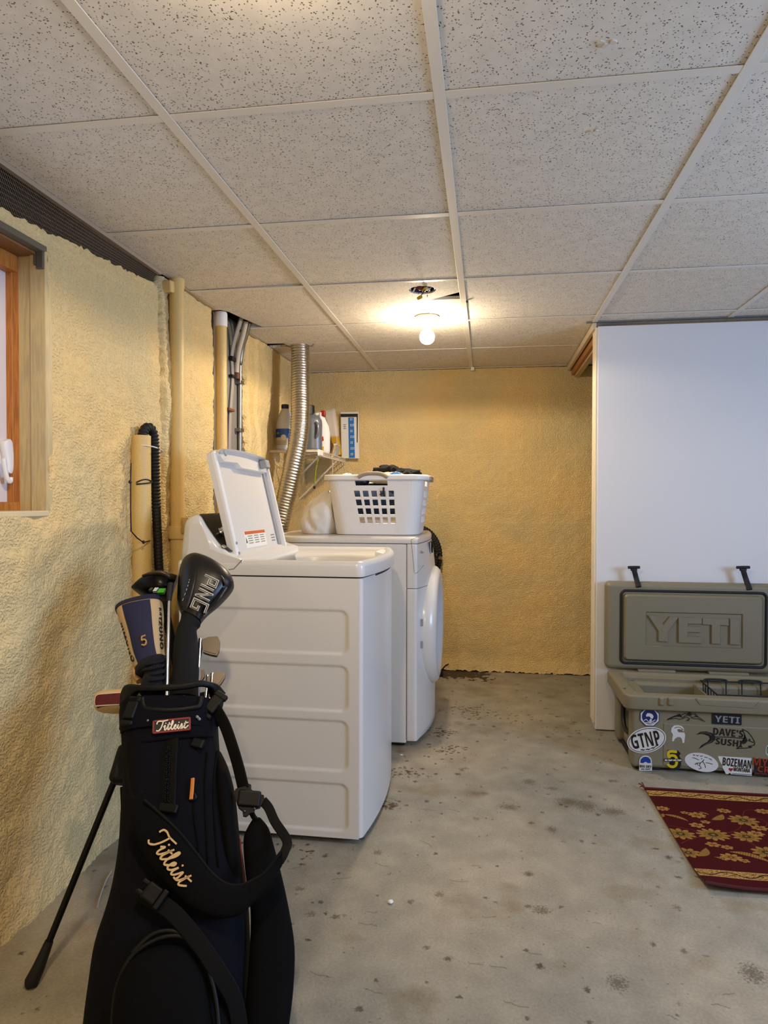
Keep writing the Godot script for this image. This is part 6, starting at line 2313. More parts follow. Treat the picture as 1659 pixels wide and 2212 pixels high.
const SCRIPT := [
	[[0.35, 2.0], [0.5, 2.65], [1.1, 2.9], [2.0, 2.75], [3.5, 3.0]],
	[[2.15, 2.8], [1.85, 1.6], [1.35, 0.5], [0.7, 0.0], [0.2, 0.25]],
	[[2.2, 1.0], [2.75, 1.5], [2.5, 0.5], [2.7, 0.1], [3.2, 0.6], [3.95, 2.3]],
	[[3.85, 2.0], [3.45, 0.6], [3.6, 0.1], [4.1, 0.5], [4.85, 1.8], [4.95, 2.6], [4.65, 2.5], [4.4, 1.2], [4.45, 0.3], [4.75, 0.1], [5.2, 0.55], [5.75, 1.05], [5.7, 1.45], [5.35, 1.2], [5.25, 0.5], [5.5, 0.1], [6.0, 0.45], [6.45, 1.4], [6.25, 0.5], [6.45, 0.1], [6.9, 0.5], [7.4, 1.55], [7.5, 0.8], [7.4, 0.2], [7.0, 0.15]],
	[[7.4, 0.15], [7.9, 0.5], [8.6, 2.2]],
	[[8.5, 1.9], [8.15, 0.6], [8.3, 0.1], [8.8, 0.4], [9.3, 0.9]],
	[[3.35, 1.6], [4.25, 1.75]], [[8.0, 1.5], [9.3, 1.75]]]
func script_mark(b, X, w, pw):      # the maker's script, centred, w long
	var k = w / 9.3
	var L = []
	for s in SCRIPT:
		var l = []
		for p in s: l.append(Vector2((p[0] - 4.65) * k, (p[1] - 1.4) * k))
		L.append(l)
	pen(b, L, pw, X, -0.001, 0.002, 4)
	for d in [[2.85, 2.1], [6.6, 2.0]]: prism(b, circ(Vector2((d[0] - 4.65) * k, (d[1] - 1.4) * k), pw * 0.6, pw * 0.6, 10), X, -0.001, 0.002)

func frame(o, xa, n):
	var x = xa.normalized()
	var z = (n - x * n.dot(x)).normalized()
	return Transform3D(Basis(x, z.cross(x), z), o)

func golf():
	GN = (Basis(Vector3.UP, deg_to_rad(18.0)) * Vector3(0, 0.573, 0.819)).normalized()
	GP = ay(360, 2318, 0.0)
	var navy = relief(mat(Color(0.030, 0.030, 0.062), 0.85), noise_tex("weave", 0.2, FastNoiseLite.TYPE_CELLULAR, 1, 256), 0.05, 20.0)
	var blk = relief(mat(Color(0.016, 0.016, 0.019), 0.85), noise_tex("weave", 0.2, FastNoiseLite.TYPE_CELLULAR, 1, 256), 0.05, 20.0)
	navy.metallic_specular = 0.25
	blk.metallic_specular = 0.25
	var nylon = mat(Color(0.014, 0.014, 0.016), 0.75)
	var plastic = mat(Color(0.014, 0.014, 0.016), 0.5)
	nylon.metallic_specular = 0.3
	plastic.metallic_specular = 0.35
	var cream = mat(Color(0.80, 0.66, 0.44), 0.7)
	var g = thing("golf_bag", "black and navy stand golf bag with shoulder straps in front of the washing machine", "golf bag", Vector3(GP.x, 0, GP.z))
	# body
	var b = B.new()
	var st = []
	for q in ROWS: st.append([q[1], q[0], q[2], q[0], q[3]])
	silh(b, PXR, st, 0.0, 56, 3.2, 0.0, TAU, 0.0, 4, false)
	obj("body", b, navy, g)
	b = B.new()
	silh(b, PXR, [[262, 2040, 533, 2040, 0.10], [205, 2180, 530, 2180, 0.140], [192, 2400, 526, 2400, 0.142]], 0.004, 48, 3.2, 0.0, TAU, 0.004, 3, false)
	obj("lower_body", b, blk, g)
	# back of the mouth, inner lining, divider
	b = B.new()
	silh(b, PXR, [[276, 1484, 466, 1470, 0.085], [268, 1531, 470, 1531, 0.098]], 0.0, 30, 3.2, PI * 1.0, PI * 2.0, 0.0, 2, false)
	silh(b, PXR, [[276, 1490, 462, 1478, 0.07], [274, 1533, 464, 1533, 0.09]], 0.0, 30, 3.2, PI * 1.0, PI * 2.0, 0.0, 2, false)
	silh(b, PXR, [[272, 1531, 466, 1531, 0.096], [284, 1570, 456, 1570, 0.085], [290, 1640, 450, 1640, 0.07]], 0.0, 40, 3.0, 0.0, TAU, -0.004, 2, false)
	obj("mouth_lining", b, M.black, g)
	b = B.new()
	for q in [[300, 1505, 440, 1500]]:
		tube(b, [gp(PXR, q[0], q[1] + 34, 0.0), gp(PXR, q[2], q[3] + 34, 0.0)], 0.010, 10)
	obj("divider", b, M.black, g)
	# moulded front handle hoop and lip
	b = B.new()
	var hp = bag_line(Z2, [[300, 430], [292, 300], [318, 190], [392, 140], [520, 135], [650, 130], [780, 118], [900, 98], [985, 120], [1028, 200], [1034, 300], [1010, 380]], -0.006, 5)
	var hw = []
	for k in hp.size():
		var t = k / float(hp.size() - 1)
		hw.append(lerp(0.024, 0.0080, smoothstep(0.18, 0.30, t)) if t < 0.5 else lerp(0.0080, 0.024, smoothstep(0.70, 0.84, t)))
	strap(b, hp, GN.cross(Vector3.RIGHT).normalized() if false else Vector3(0, 1, -0.2), hw, 0.012, 14, 0.6)
	obj("handle_hoop", b, plastic, g)
	b = B.new()
	tube(b, bag_line(Z2, [[438, 215], [446, 268], [480, 300], [660, 312], [850, 290], [892, 262], [905, 205]], 0.004, 5), 0.0075, 10)
	obj("mouth_lip", b, plastic, g)
	b = B.new()
	var cuff = [[275, 300, 1030, 300], [278, 420, 1022, 400], [284, 545, 1000, 520]]
	silh(b, Z2, [[285, 320, 1032, 300, 0.102], [284, 430, 1026, 410, 0.104], [290, 560, 1002, 520, 0.106]], 0.0, 40, 3.2, PI * 0.04, PI * 0.96, 0.004, 3)
	obj("cuff", b, navy, g)
	b = B.new()
	tube(b, bag_line(Z2, [[300, 575], [380, 572], [660, 535], [880, 520], [995, 522]], 0.004, 4), 0.0022, 6)
	obj("seam", b, blk, g)
	for q in [[475, 393], [868, 362], [884, 378]]:
		b = B.new()
		lathe(b, frame(on_bag(Z2, q[0], q[1], 0.008), Vector3.RIGHT, GN) * Transform3D(Basis(Vector3.RIGHT, PI / 2), Vector3.ZERO), [Vector2(0.0035, -0.004), Vector2(0.0032, 0.001), Vector2(0.001, 0.002)], 12)
		obj("rivet", b, M.grey_plastic, g)
	# red-edged name patch
	var pl = on_bag(Z2, 517, 448, 0.006)
	var pr = on_bag(Z2, 820, 418, 0.006)
	var ctr = on_bag(Z2, 668, 433, 0.008)
	var X = frame(ctr, pr - pl, GN)
	var pw = pl.distance_to(pr)
	var ph = pw * 0.36
	b = B.new()
	prism(b, rrect(Vector2.ZERO, pw, ph, 0.003), X, -0.012, 0.002)
	var pa = obj("name_patch", b, M.ink, g)
	b = B.new()
	for l in [[[-1, -1], [1, -1]], [[1, -1], [1, 1]], [[1, 1], [-1, 1]], [[-1, 1], [-1, -1]]]:
		pen(b, [[Vector2(l[0][0] * (pw / 2 - 0.002), l[0][1] * (ph / 2 - 0.002)), Vector2(l[1][0] * (pw / 2 - 0.002), l[1][1] * (ph / 2 - 0.002))]], 0.004, X, 0.0, 0.0035, 1)
	obj("red_border", b, mat(Color(0.50, 0.11, 0.09), 0.6), pa)
	b = B.new()
	script_mark(b, X * at(Vector3(0.001, 0, 0.003)), pw * 0.86, 0.0023)
	obj("script", b, mat(Color(0.90, 0.84, 0.74), 0.6), pa)
	# webbing slide with its pimpled strip
	b = B.new()
	strap(b, bag_line(Z2, [[668, 545], [664, 640], [655, 800], [648, 1000], [642, 1110]], 0.004, 4), Vector3(1, 0, 0.2), 0.0165, 0.005, 12, 0.3)
	var sl = obj("webbing_slide", b, nylon, g)
	b = B.new()
	var rng = RandomNumberGenerator.new()
	rng.seed = 6
	for r in 30:
		for c in 5:
			var p = on_bag(Z2, lerp(672.0, 650.0, r / 29.0) - 38 + c * 19 + rng.randf_range(-5, 5), 600 + r * 15 + rng.randf_range(-4, 4), 0.009)
			lathe(b, frame(p, Vector3.RIGHT, GN) * Transform3D(Basis(Vector3.RIGHT, PI / 2), Vector3.ZERO), [Vector2(0.0024, -0.001), Vector2(0.0020, 0.0012), Vector2(0.0006, 0.0020)], 6)
	obj("pimples", b, plastic, sl).set_meta("kind", "stuff")
	b = B.new()
	rbox(b, frame(on_bag(Z2, 642, 1090, 0.006), Vector3(1, 0.02, 0.2), GN), Vector3(0.046, 0.020, 0.010), 0.004, 2)
	obj("slide_buckle", b, plastic, sl)
	b = B.new()
	rbox(b, frame(on_bag(Z2, 875, 575, 0.006), Vector3(1, -0.1, 0.2), GN), Vector3(0.030, 0.022, 0.012), 0.004, 2)
	obj("towel_ring", b, plastic, g)
	b = B.new()
	strap(b, bag_line(Z2, [[835, 852], [830, 930], [821, 1020]], 0.008, 4), Vector3(1, 0, 0.2), 0.0042, 0.0022, 10, 0.4)
	obj("zip_pull", b, mat(Color(0.80, 0.50, 0.24), 0.7), g)
	b = B.new()
	lathe(b, frame(on_bag(Z2, 835, 1000, 0.004), Vector3.RIGHT, GN) * Transform3D(Basis(Vector3.RIGHT, PI / 2), Vector3.ZERO), [Vector2(0.010, -0.003), Vector2(0.010, 0.002), Vector2(0.006, 0.003)], 16)
	obj("zip_end", b, plastic, g)
	# zips and seams down the front
	for l in [[[840, 1050], [850, 1200], [880, 1400], [880, 1600]], [[950, 650], [930, 900], [940, 1200], [960, 1560]], [[1030, 640], [1000, 900], [1010, 1200], [1040, 1560]], [[385, 600], [380, 800], [385, 960]]]:
		b = B.new()
		tube(b, bag_line(Z2, l, 0.001, 5), 0.0028, 6)
		obj("zip", b, blk, g)
	# side pocket on the right
	b = B.new()
	silh(b, Z2, [[1020, 640, 1066, 660, 0.020], [1010, 780, 1120, 780, 0.05], [1010, 950, 1168, 960, 0.07], [1030, 1200, 1196, 1200, 0.08], [1060, 1500, 1222, 1500, 0.08], [1080, 1750, 1240, 1750, 0.06]], 0.030, 32, 2.4)
	obj("side_pocket", b, blk, g)
	b = B.new()
	tube(b, [gp(Z3, 1188, 40, 0.045), gp(Z3, 1200, 200, 0.05), gp(Z3, 1216, 330, 0.05), gp(Z3, 1228, 560, 0.05), gp(Z3, 1232, 700, 0.05)], 0.0022, 6)
	obj("red_piping", b, mat(Color(0.52, 0.06, 0.08), 0.6), g)
	# big ball pocket, arched, with its zip
	b = B.new()
	silh(b, Z3, [[600, 790, 700, 780, 0.008], [470, 840, 830, 820, 0.028], [370, 930, 910, 930, 0.040], [310, 1060, 960, 1080, 0.046], [280, 1220, 990, 1250, 0.050], [262, 1420, 1010, 1440, 0.050], [255, 1650, 1020, 1650, 0.050]], 0.128, 40, 2.6)
	obj("ball_pocket", b, blk, g)
	for l in [[[270, 1600], [276, 1370], [296, 1160], [330, 1040], [400, 900], [500, 810], [640, 745], [780, 745], [880, 830], [960, 980], [1010, 1160], [1034, 1370], [1040, 1600]], [[420, 860], [540, 740], [640, 700], [740, 710], [830, 770]]]:
		b = B.new()
		tube(b, bag_line(Z3, l, 0.018, 5), 0.0048, 8)
		obj("pocket_zip", b, plastic, g)
	# left leg strap and thin webbing at the left edge
	b = B.new()
	strap(b, bag_line(Z0, [[566, 220], [572, 400], [562, 560], [548, 740]], -0.02, 4), Vector3(1, 0, 0.1), 0.006, 0.002, 10, 0.4)
	obj("side_webbing", b, nylon, g)
	b = B.new()
	strap(b, bag_line(Z3, [[135, 870], [160, 900], [150, 970]], 0.0, 4) if false else [gp(Z3, 163, 872, 0.06), gp(Z3, 152, 920, 0.06), gp(Z3, 150, 970, 0.06)], Vector3(0, 0, 1), 0.006, 0.0022, 10, 0.4)
	obj("zip_pull", b, cream, g)
	# leg out to the left
	var foot = ay(72, 2118, 0.014)
	var hip = gp(Z2, 262, 745, -0.05)
	b = B.new()
	tube(b, [hip, hip.lerp(foot, 0.5), foot + (hip - foot).normalized() * 0.05], 0.0078, 12)
	var leg = obj("leg", b, plastic, g)
	b = B.new()
	var dir = (hip - foot).normalized()
	tube(b, [foot + dir * 0.085, foot + dir * 0.06, foot + dir * 0.028, foot + Vector3(-0.004, -0.004, 0.002), foot + Vector3(-0.012, -0.010, 0.004)], [0.0095, 0.0115, 0.014, 0.016, 0.009], 14)
	obj("rubber_foot", b, M.black_rubber, leg)
	b = B.new()
	rbox(b, frame(gp(Z2, 285, 745, -0.03), GN.cross(Vector3.RIGHT), GN), Vector3(0.09, 0.045, 0.05), 0.014, 3)
	obj("leg_bracket", b, plastic, g)
	b = B.new()
	tube(b, [gp(Z2, 268, 780, -0.02), gp(Z2, 292, 860, 0.0), gp(Z2, 325, 930, 0.02), gp(Z2, 380, 975, 0.06)], 0.003, 6)
	obj("leg_rod", b, plastic, g)
	# the second leg, behind
	b = B.new()
	var hip2 = gp(Z2, 1010, 745, -0.08)
	var foot2 = Vector3(-0.40, 0.012, -2.02)
	tube(b, [hip2, foot2], 0.0078, 12)
	# buckles at the top of both straps
	for q in [[345, 310, 0.06], [1000, 262, -0.45]]:
		b = B.new()
		var Xb = frame(on_bag(Z2, q[0], q[1], 0.016), Vector3(cos(q[2]), sin(q[2]), 0.2), GN)
		rbox(b, Xb, Vector3(0.030, 0.044, 0.012), 0.005, 3)
		rbox(b, Xb * at(Vector3(0, 0.026, -0.002)), Vector3(0.036, 0.016, 0.014), 0.005, 3)
		rbox(b, Xb * at(Vector3(0, -0.030, -0.002)), Vector3(0.034, 0.014, 0.012), 0.005, 3)
		obj("buckle", b, plastic, g)
	b = B.new()
	strap(b, bag_line(Z2, [[350, 360], [335, 460], [335, 640], [360, 840], [400, 1000]], 0.006, 5), Vector3(1, 0, 0.2), 0.0150, 0.003, 12, 0.3)
	obj("strap_webbing", b, nylon, g)
	# right strap: webbing, adjuster plate, hanging pad
	b = B.new()
	var wpts = []
	for q in sm([Vector3(1020, 300, 0.08), Vector3(1090, 430, 0.085), Vector3(1150, 600, 0.09), Vector3(1200, 770, 0.09), Vector3(1240, 940, 0.09)], 5): wpts.append(gp(Z2, q.x, q.y, q.z))
	strap(b, wpts, Vector3(1, 0.25, 0.25), 0.0150, 0.0028, 12, 0.3)
	obj("strap_webbing", b, nylon, g)
	b = B.new()
	var pp = PackedVector2Array()
	var Xp = frame(gp(Z2, 1285, 1020, 0.09), gp(Z2, 1400, 1030, 0.09) - gp(Z2, 1170, 1010, 0.09), GN)
	var inv = Xp.affine_inverse()
	for q in [[1158, 975], [1180, 940], [1265, 920], [1280, 900], [1300, 910], [1300, 945], [1350, 985], [1400, 990], [1406, 1020], [1395, 1045], [1370, 1090], [1330, 1100], [1325, 1130], [1290, 1135], [1260, 1160], [1235, 1155], [1230, 1115], [1200, 1090]]:
		var p = inv * gp(Z2, q[0], q[1], 0.09)
		pp.append(Vector2(p.x, p.y))
	prism(b, pp, Xp, -0.006, 0.008)
	rbox(b, Xp * at(Vector3(0, 0, 0.008)), Vector3(0.05, 0.035, 0.012), 0.005, 2)
	obj("adjuster_plate", b, plastic, g)
	for q in [[1247, 1120], [1325, 1100]]:
		b = B.new()
		lathe(b, Xp * Transform3D(Basis(Vector3.RIGHT, PI / 2), inv * gp(Z2, q[0], q[1], 0.09) + Vector3(0, 0, 0.010)), [Vector2(0.003, -0.004), Vector2(0.0028, 0.001), Vector2(0.001, 0.002)], 12)
		obj("rivet", b, M.steel, g)
	b = B.new()
	wpts = []
	for q in sm([Vector3(1390, 1030, 0.09), Vector3(1440, 1090, 0.09), Vector3(1490, 1200, 0.10), Vector3(1585, 1350, 0.11), Vector3(1560, 1450, 0.13), Vector3(1520, 1520, 0.14)], 5): wpts.append(gp(Z2, q.x, q.y, q.z))
	strap(b, wpts, Vector3(1, 0.2, -0.5), 0.0105, 0.0026, 12, 0.3)
	obj("strap_webbing", b, nylon, g)
	b = B.new()
	wpts = []
	for q in [[1300, 1120], [1320, 1160], [1345, 1190]]: wpts.append(gp(Z2, q[0], q[1], 0.085))
	strap(b, sm(wpts, 4), Vector3(1, 0.1, 0.2), 0.006, 0.003, 10, 0.4)
	obj("strap_webbing", b, nylon, g)
	b = B.new()
	silh(b, Z0, [[1352, 402, 1392, 408, 0.008], [1315, 460, 1440, 470, 0.014], [1288, 540, 1472, 580, 0.016], [1300, 740, 1512, 730, 0.018], [1330, 960, 1560, 950, 0.020], [1325, 1200, 1594, 1180, 0.022], [1305, 1450, 1586, 1430, 0.022], [1290, 1660, 1560, 1650, 0.022], [1290, 1850, 1530, 1850, 0.016]], 0.075, 32, 2.6)
	obj("shoulder_pad", b, blk, g)
	# the lettered shoulder pad slung across the front
	b = B.new()
	silh(b, Z0, [[612, 400, 700, 292, 0.004], [640, 500, 790, 372, 0.010], [690, 620, 900, 480, 0.014], [770, 740, 1010, 610, 0.016], [870, 850, 1100, 725, 0.017], [985, 950, 1180, 790, 0.017], [1120, 1005, 1260, 800, 0.016], [1260, 990, 1330, 775, 0.015], [1350, 910, 1400, 730, 0.013], [1450, 800, 1465, 660, 0.010], [1520, 690, 1520, 600, 0.007]], 0.148, 32, 2.8)
	var pad = obj("shoulder_pad", b, blk, g)
	b = B.new()
	var rim = []
	for q in sm([Vector2(695, 300), Vector2(800, 392), Vector2(910, 500), Vector2(1015, 630), Vector2(1105, 742), Vector2(1190, 802), Vector2(1270, 808), Vector2(1340, 780), Vector2(1420, 728), Vector2(1510, 612)], 5): rim.append(gp(Z0, q.x, q.y, 0.156))
	tube(b, rim, 0.0035, 6)
	obj("pad_piping", b, nylon, pad)
	var ta = gp(Z0, 742, 498, 0.166)
	var tb = gp(Z0, 962, 815, 0.166)
	b = B.new()
	script_mark(b, frame((ta + tb) / 2.0, tb - ta, GN) * at(Vector3(0, 0.004, 0)), ta.distance_to(tb) * 0.95, 0.0034)
	obj("script", b, cream, pad)
	# lower buckle strap across the ball pocket
	b = B.new()
	strap(b, bag_line(Z3, [[470, 420], [560, 470], [700, 560], [820, 690], [930, 830], [1040, 1000], [1130, 1150], [1170, 1280], [1190, 1450], [1195, 1600]], 0.024, 5), GN.cross(Vector3(1, -1, 0)).normalized(), 0.0160, 0.003, 12, 0.3)
	obj("strap_webbing", b, nylon, g)
	b = B.new()
	var Xq = frame(on_bag(Z3, 560, 430, 0.034), gp(Z3, 640, 490, 0.1) - gp(Z3, 480, 370, 0.1), GN)
	rbox(b, Xq, Vector3(0.034, 0.034, 0.012), 0.005, 3)
	rbox(b, Xq * at(Vector3(0.022, 0, 0.001)), Vector3(0.012, 0.040, 0.016), 0.004, 2)
	rbox(b, Xq * at(Vector3(-0.022, 0.010, 0)), Vector3(0.016, 0.010, 0.010), 0.004, 2)
	rbox(b, Xq * at(Vector3(-0.022, -0.010, 0)), Vector3(0.016, 0.010, 0.010), 0.004, 2)
	obj("buckle", b, plastic, g)
	clubs(blk)

func clubs(blk):
	var U = func(r, x, y, off): return gp(r, x, y, off)
	# black headcover on its long knitted sock
	var h = thing("headcover", "big black driver headcover with white outlined lettering, tallest in the golf bag", "headcover", gp(Z1, 1050, 1480))
	var leather = mat(Color(0.022, 0.022, 0.024), 0.38)
	var b = B.new()
	var st = [[985, 690, 1215, 800, 0.028], [950, 600, 1295, 700, 0.040], [953, 450, 1440, 575, 0.050], [962, 310, 1560, 440, 0.054], [985, 185, 1583, 365, 0.052], [1032, 95, 1530, 262, 0.044], [1110, 52, 1400, 158, 0.030], [1170, 48, 1300, 100, 0.010]]
	silh(b, Z1, st, 0.0, 44, 2.5)
	obj("cover", b, leather, h)
	var pip = mat(Color(0.10, 0.075, 0.065), 0.35)
	for l in [[[1190, 200], [1330, 210], [1440, 290], [1500, 390]], [[1215, 90], [1330, 130], [1470, 220], [1560, 350]], [[1165, 70], [1165, 220], [1120, 430], [1050, 650]], [[1500, 410], [1380, 590], [1240, 740]]]:
		b = B.new()
		var pts = []
		for q in sm(l.map(func(p): return Vector2(p[0], p[1])), 5):
			# height of the cover's front at this point
			pts.append(cover_front(st, q, 0.0015))
		tube(b, pts, 0.0034, 8)
		obj("piping", b, pip, h)
	var c0 = cover_front(st, Vector2(1255, 480), 0.003)
	var nn = GN
	var xd = gp(Z1, 1190, 640, 0.05) - gp(Z1, 1320, 330, 0.05)
	var X = frame(c0, xd, (nn + Vector3(0.05, 0, 0)).normalized())
	var L = xd.length() * 1.08
	var lh = L * 0.42
	var strokes = []
	for s in [[[-0.04, 0.0], [-0.04, 1.0], [0.17, 1.0], [0.17, 0.46], [0.0, 0.46]], [[0.29, 0.0], [0.29, 1.0]], [[0.43, 0.0], [0.43, 1.0], [0.64, 0.0], [0.64, 1.0]], [[1.03, 1.0], [0.77, 1.0], [0.77, 0.0], [1.03, 0.0], [1.03, 0.46], [0.90, 0.46]]]:
		var l = []
		for p in s: l.append(Vector2((p[0] - 0.5) * L + (p[1] - 0.5) * lh * 0.18, (p[1] - 0.5) * lh))
		strokes.append(l)
	b = B.new()
	pen(b, strokes, 0.0062, X, -0.012, 0.0012, 1, Geometry2D.JOIN_MITER, Geometry2D.END_BUTT)
	drape(b, st, X)
	obj("lettering_outline", b, mat(Color(0.86, 0.85, 0.84), 0.5), h)
	b = B.new()
	pen(b, strokes, 0.0030, X, -0.010, 0.0022, 1, Geometry2D.JOIN_MITER, Geometry2D.END_BUTT)
	drape(b, st, X)
	obj("lettering_fill", b, leather, h)
	b = B.new()
	var arc = []
	for q in sm([Vector2(985, 150), Vector2(1020, 110), Vector2(1065, 100), Vector2(1090, 135), Vector2(1088, 170)], 5): arc.append(cover_front(st, q, 0.003))
	tube(b, arc, 0.0018, 6)
	obj("white_arc", b, M.white, h)
	b = B.new()
	lathe(b, frame(cover_front(st, Vector2(1012, 225), 0.003), Vector3(0.6, 0.3, 0.6), (GN - Vector3(0.7, 0, 0)).normalized()) * Transform3D(Basis(Vector3.RIGHT, PI / 2), Vector3.ZERO), [Vector2(0.008, -0.003), Vector2(0.007, 0.001), Vector2(0.001, 0.0015)], 18)
	obj("red_badge", b, mat(Color(0.45, 0.12, 0.12), 0.5), h)
	b = B.new()
	arc = []
	for q in sm([Vector2(1085, 320), Vector2(1070, 380), Vector2(1040, 470), Vector2(1000, 580)], 4): arc.append(cover_front(st, q, 0.003))
	for k in range(0, arc.size() - 1, 2): tube(b, [arc[k], arc[k + 1]], 0.0014, 5)
	obj("dark_stitching", b, M.grey_plastic, h)
	b = B.new()
	silh(b, Z1, [[995, 700, 1208, 805, 0.030], [985, 780, 1205, 835, 0.030], [945, 880, 1165, 880, 0.034], [920, 980, 1180, 1010, 0.036], [905, 1150, 1190, 1120, 0.038], [895, 1330, 1195, 1330, 0.038], [870, 1480, 1190, 1480, 0.038], [860, 1650, 1190, 1650, 0.036]], -0.005, 40, 2.2)
	obj("sock", b, mat(Color(0.012, 0.012, 0.014), 0.95), h)
	# navy headcover with cream sides and the figure 5
	var w = thing("headcover", "navy and cream fairway-wood headcover with an embroidered 5 and rope neck", "headcover", gp(Z1, 660, 1480))
	var st2 = [[475, 1330, 820, 1205, 0.034], [420, 1200, 803, 1080, 0.040], [368, 1000, 792, 880, 0.045], [312, 830, 796, 740, 0.048], [275, 700, 786, 600, 0.046], [268, 645, 762, 530, 0.036], [360, 592, 700, 508, 0.010]]
	b = B.new()
	silh(b, Z1, st2, 0.0, 44, 2.6)
	obj("cream_sides", b, mat(Color(0.72, 0.62, 0.46), 0.6), w)
	var nb = mat(Color(0.055, 0.065, 0.21), 0.75)
	b = B.new()
	silh(b, Z1, st2.slice(0, 5), 0.0, 30, 2.6, 0.36 * PI, 0.70 * PI, 0.0018, 4)
	silh(b, Z1, [[273, 690, 784, 590, 0.0455], [268, 645, 762, 530, 0.036], [310, 612, 725, 516, 0.026], [400, 580, 680, 510, 0.006]], 0.0, 44, 2.6, 0.0, TAU, 0.0025, 3)
	obj("navy_panel", b, nb, w)
	var c5 = cover_front(st2, Vector2(572, 1005), 0.0045)
	var X5 = frame(c5, gp(Z1, 640, 990) - gp(Z1, 510, 1015), GN)
	b = B.new()
	pen(b, [[Vector2(0.45, 1.05), Vector2(-0.28, 0.92), Vector2(-0.36, 0.10), Vector2(-0.05, 0.26), Vector2(0.25, 0.20), Vector2(0.45, -0.10), Vector2(0.46, -0.45), Vector2(0.28, -0.82), Vector2(-0.05, -0.95), Vector2(-0.45, -0.74)].map(func(p): return p * 0.0132)], 0.0032, X5, -0.004, 0.0015, 1)
	obj("figure", b, mat(Color(0.66, 0.52, 0.30), 0.7), w)
	var ink = mat(Color(0.04, 0.04, 0.07), 0.6)
	for q in [[[332, 800], [456, 1240], -0.8, 0.000, 0.011], [[748, 640], [774, 1100], 0.8, 0.001, 0.010]]:
		var pa = gp(Z1, q[0][0], q[0][1], 0.028)
		var pb = gp(Z1, q[1][0], q[1][1], 0.024)
		var ux = (gp(Z1, 700, 900) - gp(Z1, 500, 900)).normalized()
		var zn = (GN + ux * q[2]).normalized()
		words("MIZUNO", "lettering", ink, w, frame((pa + pb) / 2.0 + zn * q[3], pb - pa, zn), pa.distance_to(pb), q[4], 0.002, true)
	b = B.new()
	silh(b, Z1, [[520, 1262, 815, 1170, 0.030], [486, 1330, 822, 1205, 0.044], [488, 1400, 826, 1260, 0.046], [560, 1392, 828, 1300, 0.038], [600, 1380, 830, 1310, 0.044], [575, 1420, 832, 1350, 0.046], [566, 1440, 832, 1390, 0.040], [545, 1500, 834, 1440, 0.044], [530, 1600, 835, 1560, 0.042]], 0.0, 40, 2.2)
	obj("rope_neck", b, cloth(Color(0.040, 0.040, 0.075), 0.95, 0.3), w)
	b = B.new()
	for r in 4:
		for s in 16:
			var t = s / 15.0
			var y = [1275, 1330, 1385, 1450][r] - t * [70, 70, 60, 50][r]
			var p = gp(Z1, lerp([500.0, 520.0, 585.0, 560.0][r], 822.0, t), y + 30, 0.042 * sqrt(max(0.05, 1.0 - pow(2 * t - 1, 2))) + 0.004)
			var p2 = gp(Z1, lerp([500.0, 520.0, 585.0, 560.0][r], 822.0, t) + 14, y, 0.042 * sqrt(max(0.05, 1.0 - pow(2 * t - 1, 2))) + 0.004)
			tube(b, [p, p2], 0.0042, 6)
	obj("rope_strands", b, cloth(Color(0.045, 0.045, 0.08), 0.95, 0.1), w).set_meta("kind", "stuff")
	b = B.new()
	silh(b, Z1, [[440, 1330, 500, 1300, 0.02], [450, 1420, 520, 1400, 0.02], [490, 1480, 560, 1440, 0.015]], -0.012, 20, 2.2)
	obj("cream_tail", b, mat(Color(0.70, 0.58, 0.40), 0.6), w)
	# uncovered black fairway wood
	var f = thing("golf_club", "uncovered black fairway wood with green and white marks on a bright steel shaft", "golf club", gp(Z1, 840, 1650))
	b = B.new()
	silh(b, Z1, [[436, 402, 436, 416, 0.004], [478, 378, 500, 458, 0.022], [560, 325, 580, 500, 0.036], [660, 294, 680, 520, 0.044], [760, 286, 770, 528, 0.046], [840, 284, 840, 525, 0.040], [905, 286, 885, 480, 0.028], [955, 294, 925, 380, 0.014]], -0.02, 36, 2.4)
	obj("head", b, M.black_gloss, f)
	b = B.new()
	silh(b, Z1, [[560, 318, 585, 340, 0.030], [660, 288, 690, 345, 0.040], [760, 280, 795, 350, 0.044], [860, 278, 880, 376, 0.036], [955, 286, 940, 330, 0.014]], -0.014, 28, 2.4)
	obj("crown", b, mat(Color(0.30, 0.24, 0.19), 0.35, 0.5), f)
	for q in [[[[720, 468], [748, 420], [820, 420], [795, 466]], Color(0.22, 0.62, 0.06)], [[[672, 450], [698, 411], [742, 411], [712, 450]], Color(0.75, 0.75, 0.72)], [[[625, 440], [650, 412], [680, 412], [655, 442]], Color(0.22, 0.22, 0.10)]]:
		b = B.new()
		var o = PackedVector2Array()
		var Xm = frame(gp(Z1, 730, 440, 0.028), gp(Z1, 800, 440, 0.028) - gp(Z1, 650, 440, 0.028), GN)
		for p in q[0]:
			var l = Xm.affine_inverse() * gp(Z1, p[0], p[1], 0.028)
			o.append(Vector2(l.x, l.y))
		prism(b, o, Xm, -0.012, 0.0005)
		obj("sole_mark", b, mat(q[1], 0.4), f)
	b = B.new()
	tube(b, [gp(Z1, 878, 370, 0.03), gp(Z1, 862, 480, 0.034), gp(Z1, 857, 560, 0.034)], [0.0085, 0.0078, 0.006], 14)
	obj("hosel", b, plastic_black(), f)
	b = B.new()
	tube(b, [gp(Z1, 861, 500, 0.034), gp(Z1, 846, 1100, 0.034), gp(Z1, 826, 1900, 0.03)], [0.0042, 0.0046, 0.0050], 14)
	obj("shaft", b, M.chrome, f)
	# irons
	var iron_steel = mat(Color(0.30, 0.28, 0.26), 0.38, 1.0)
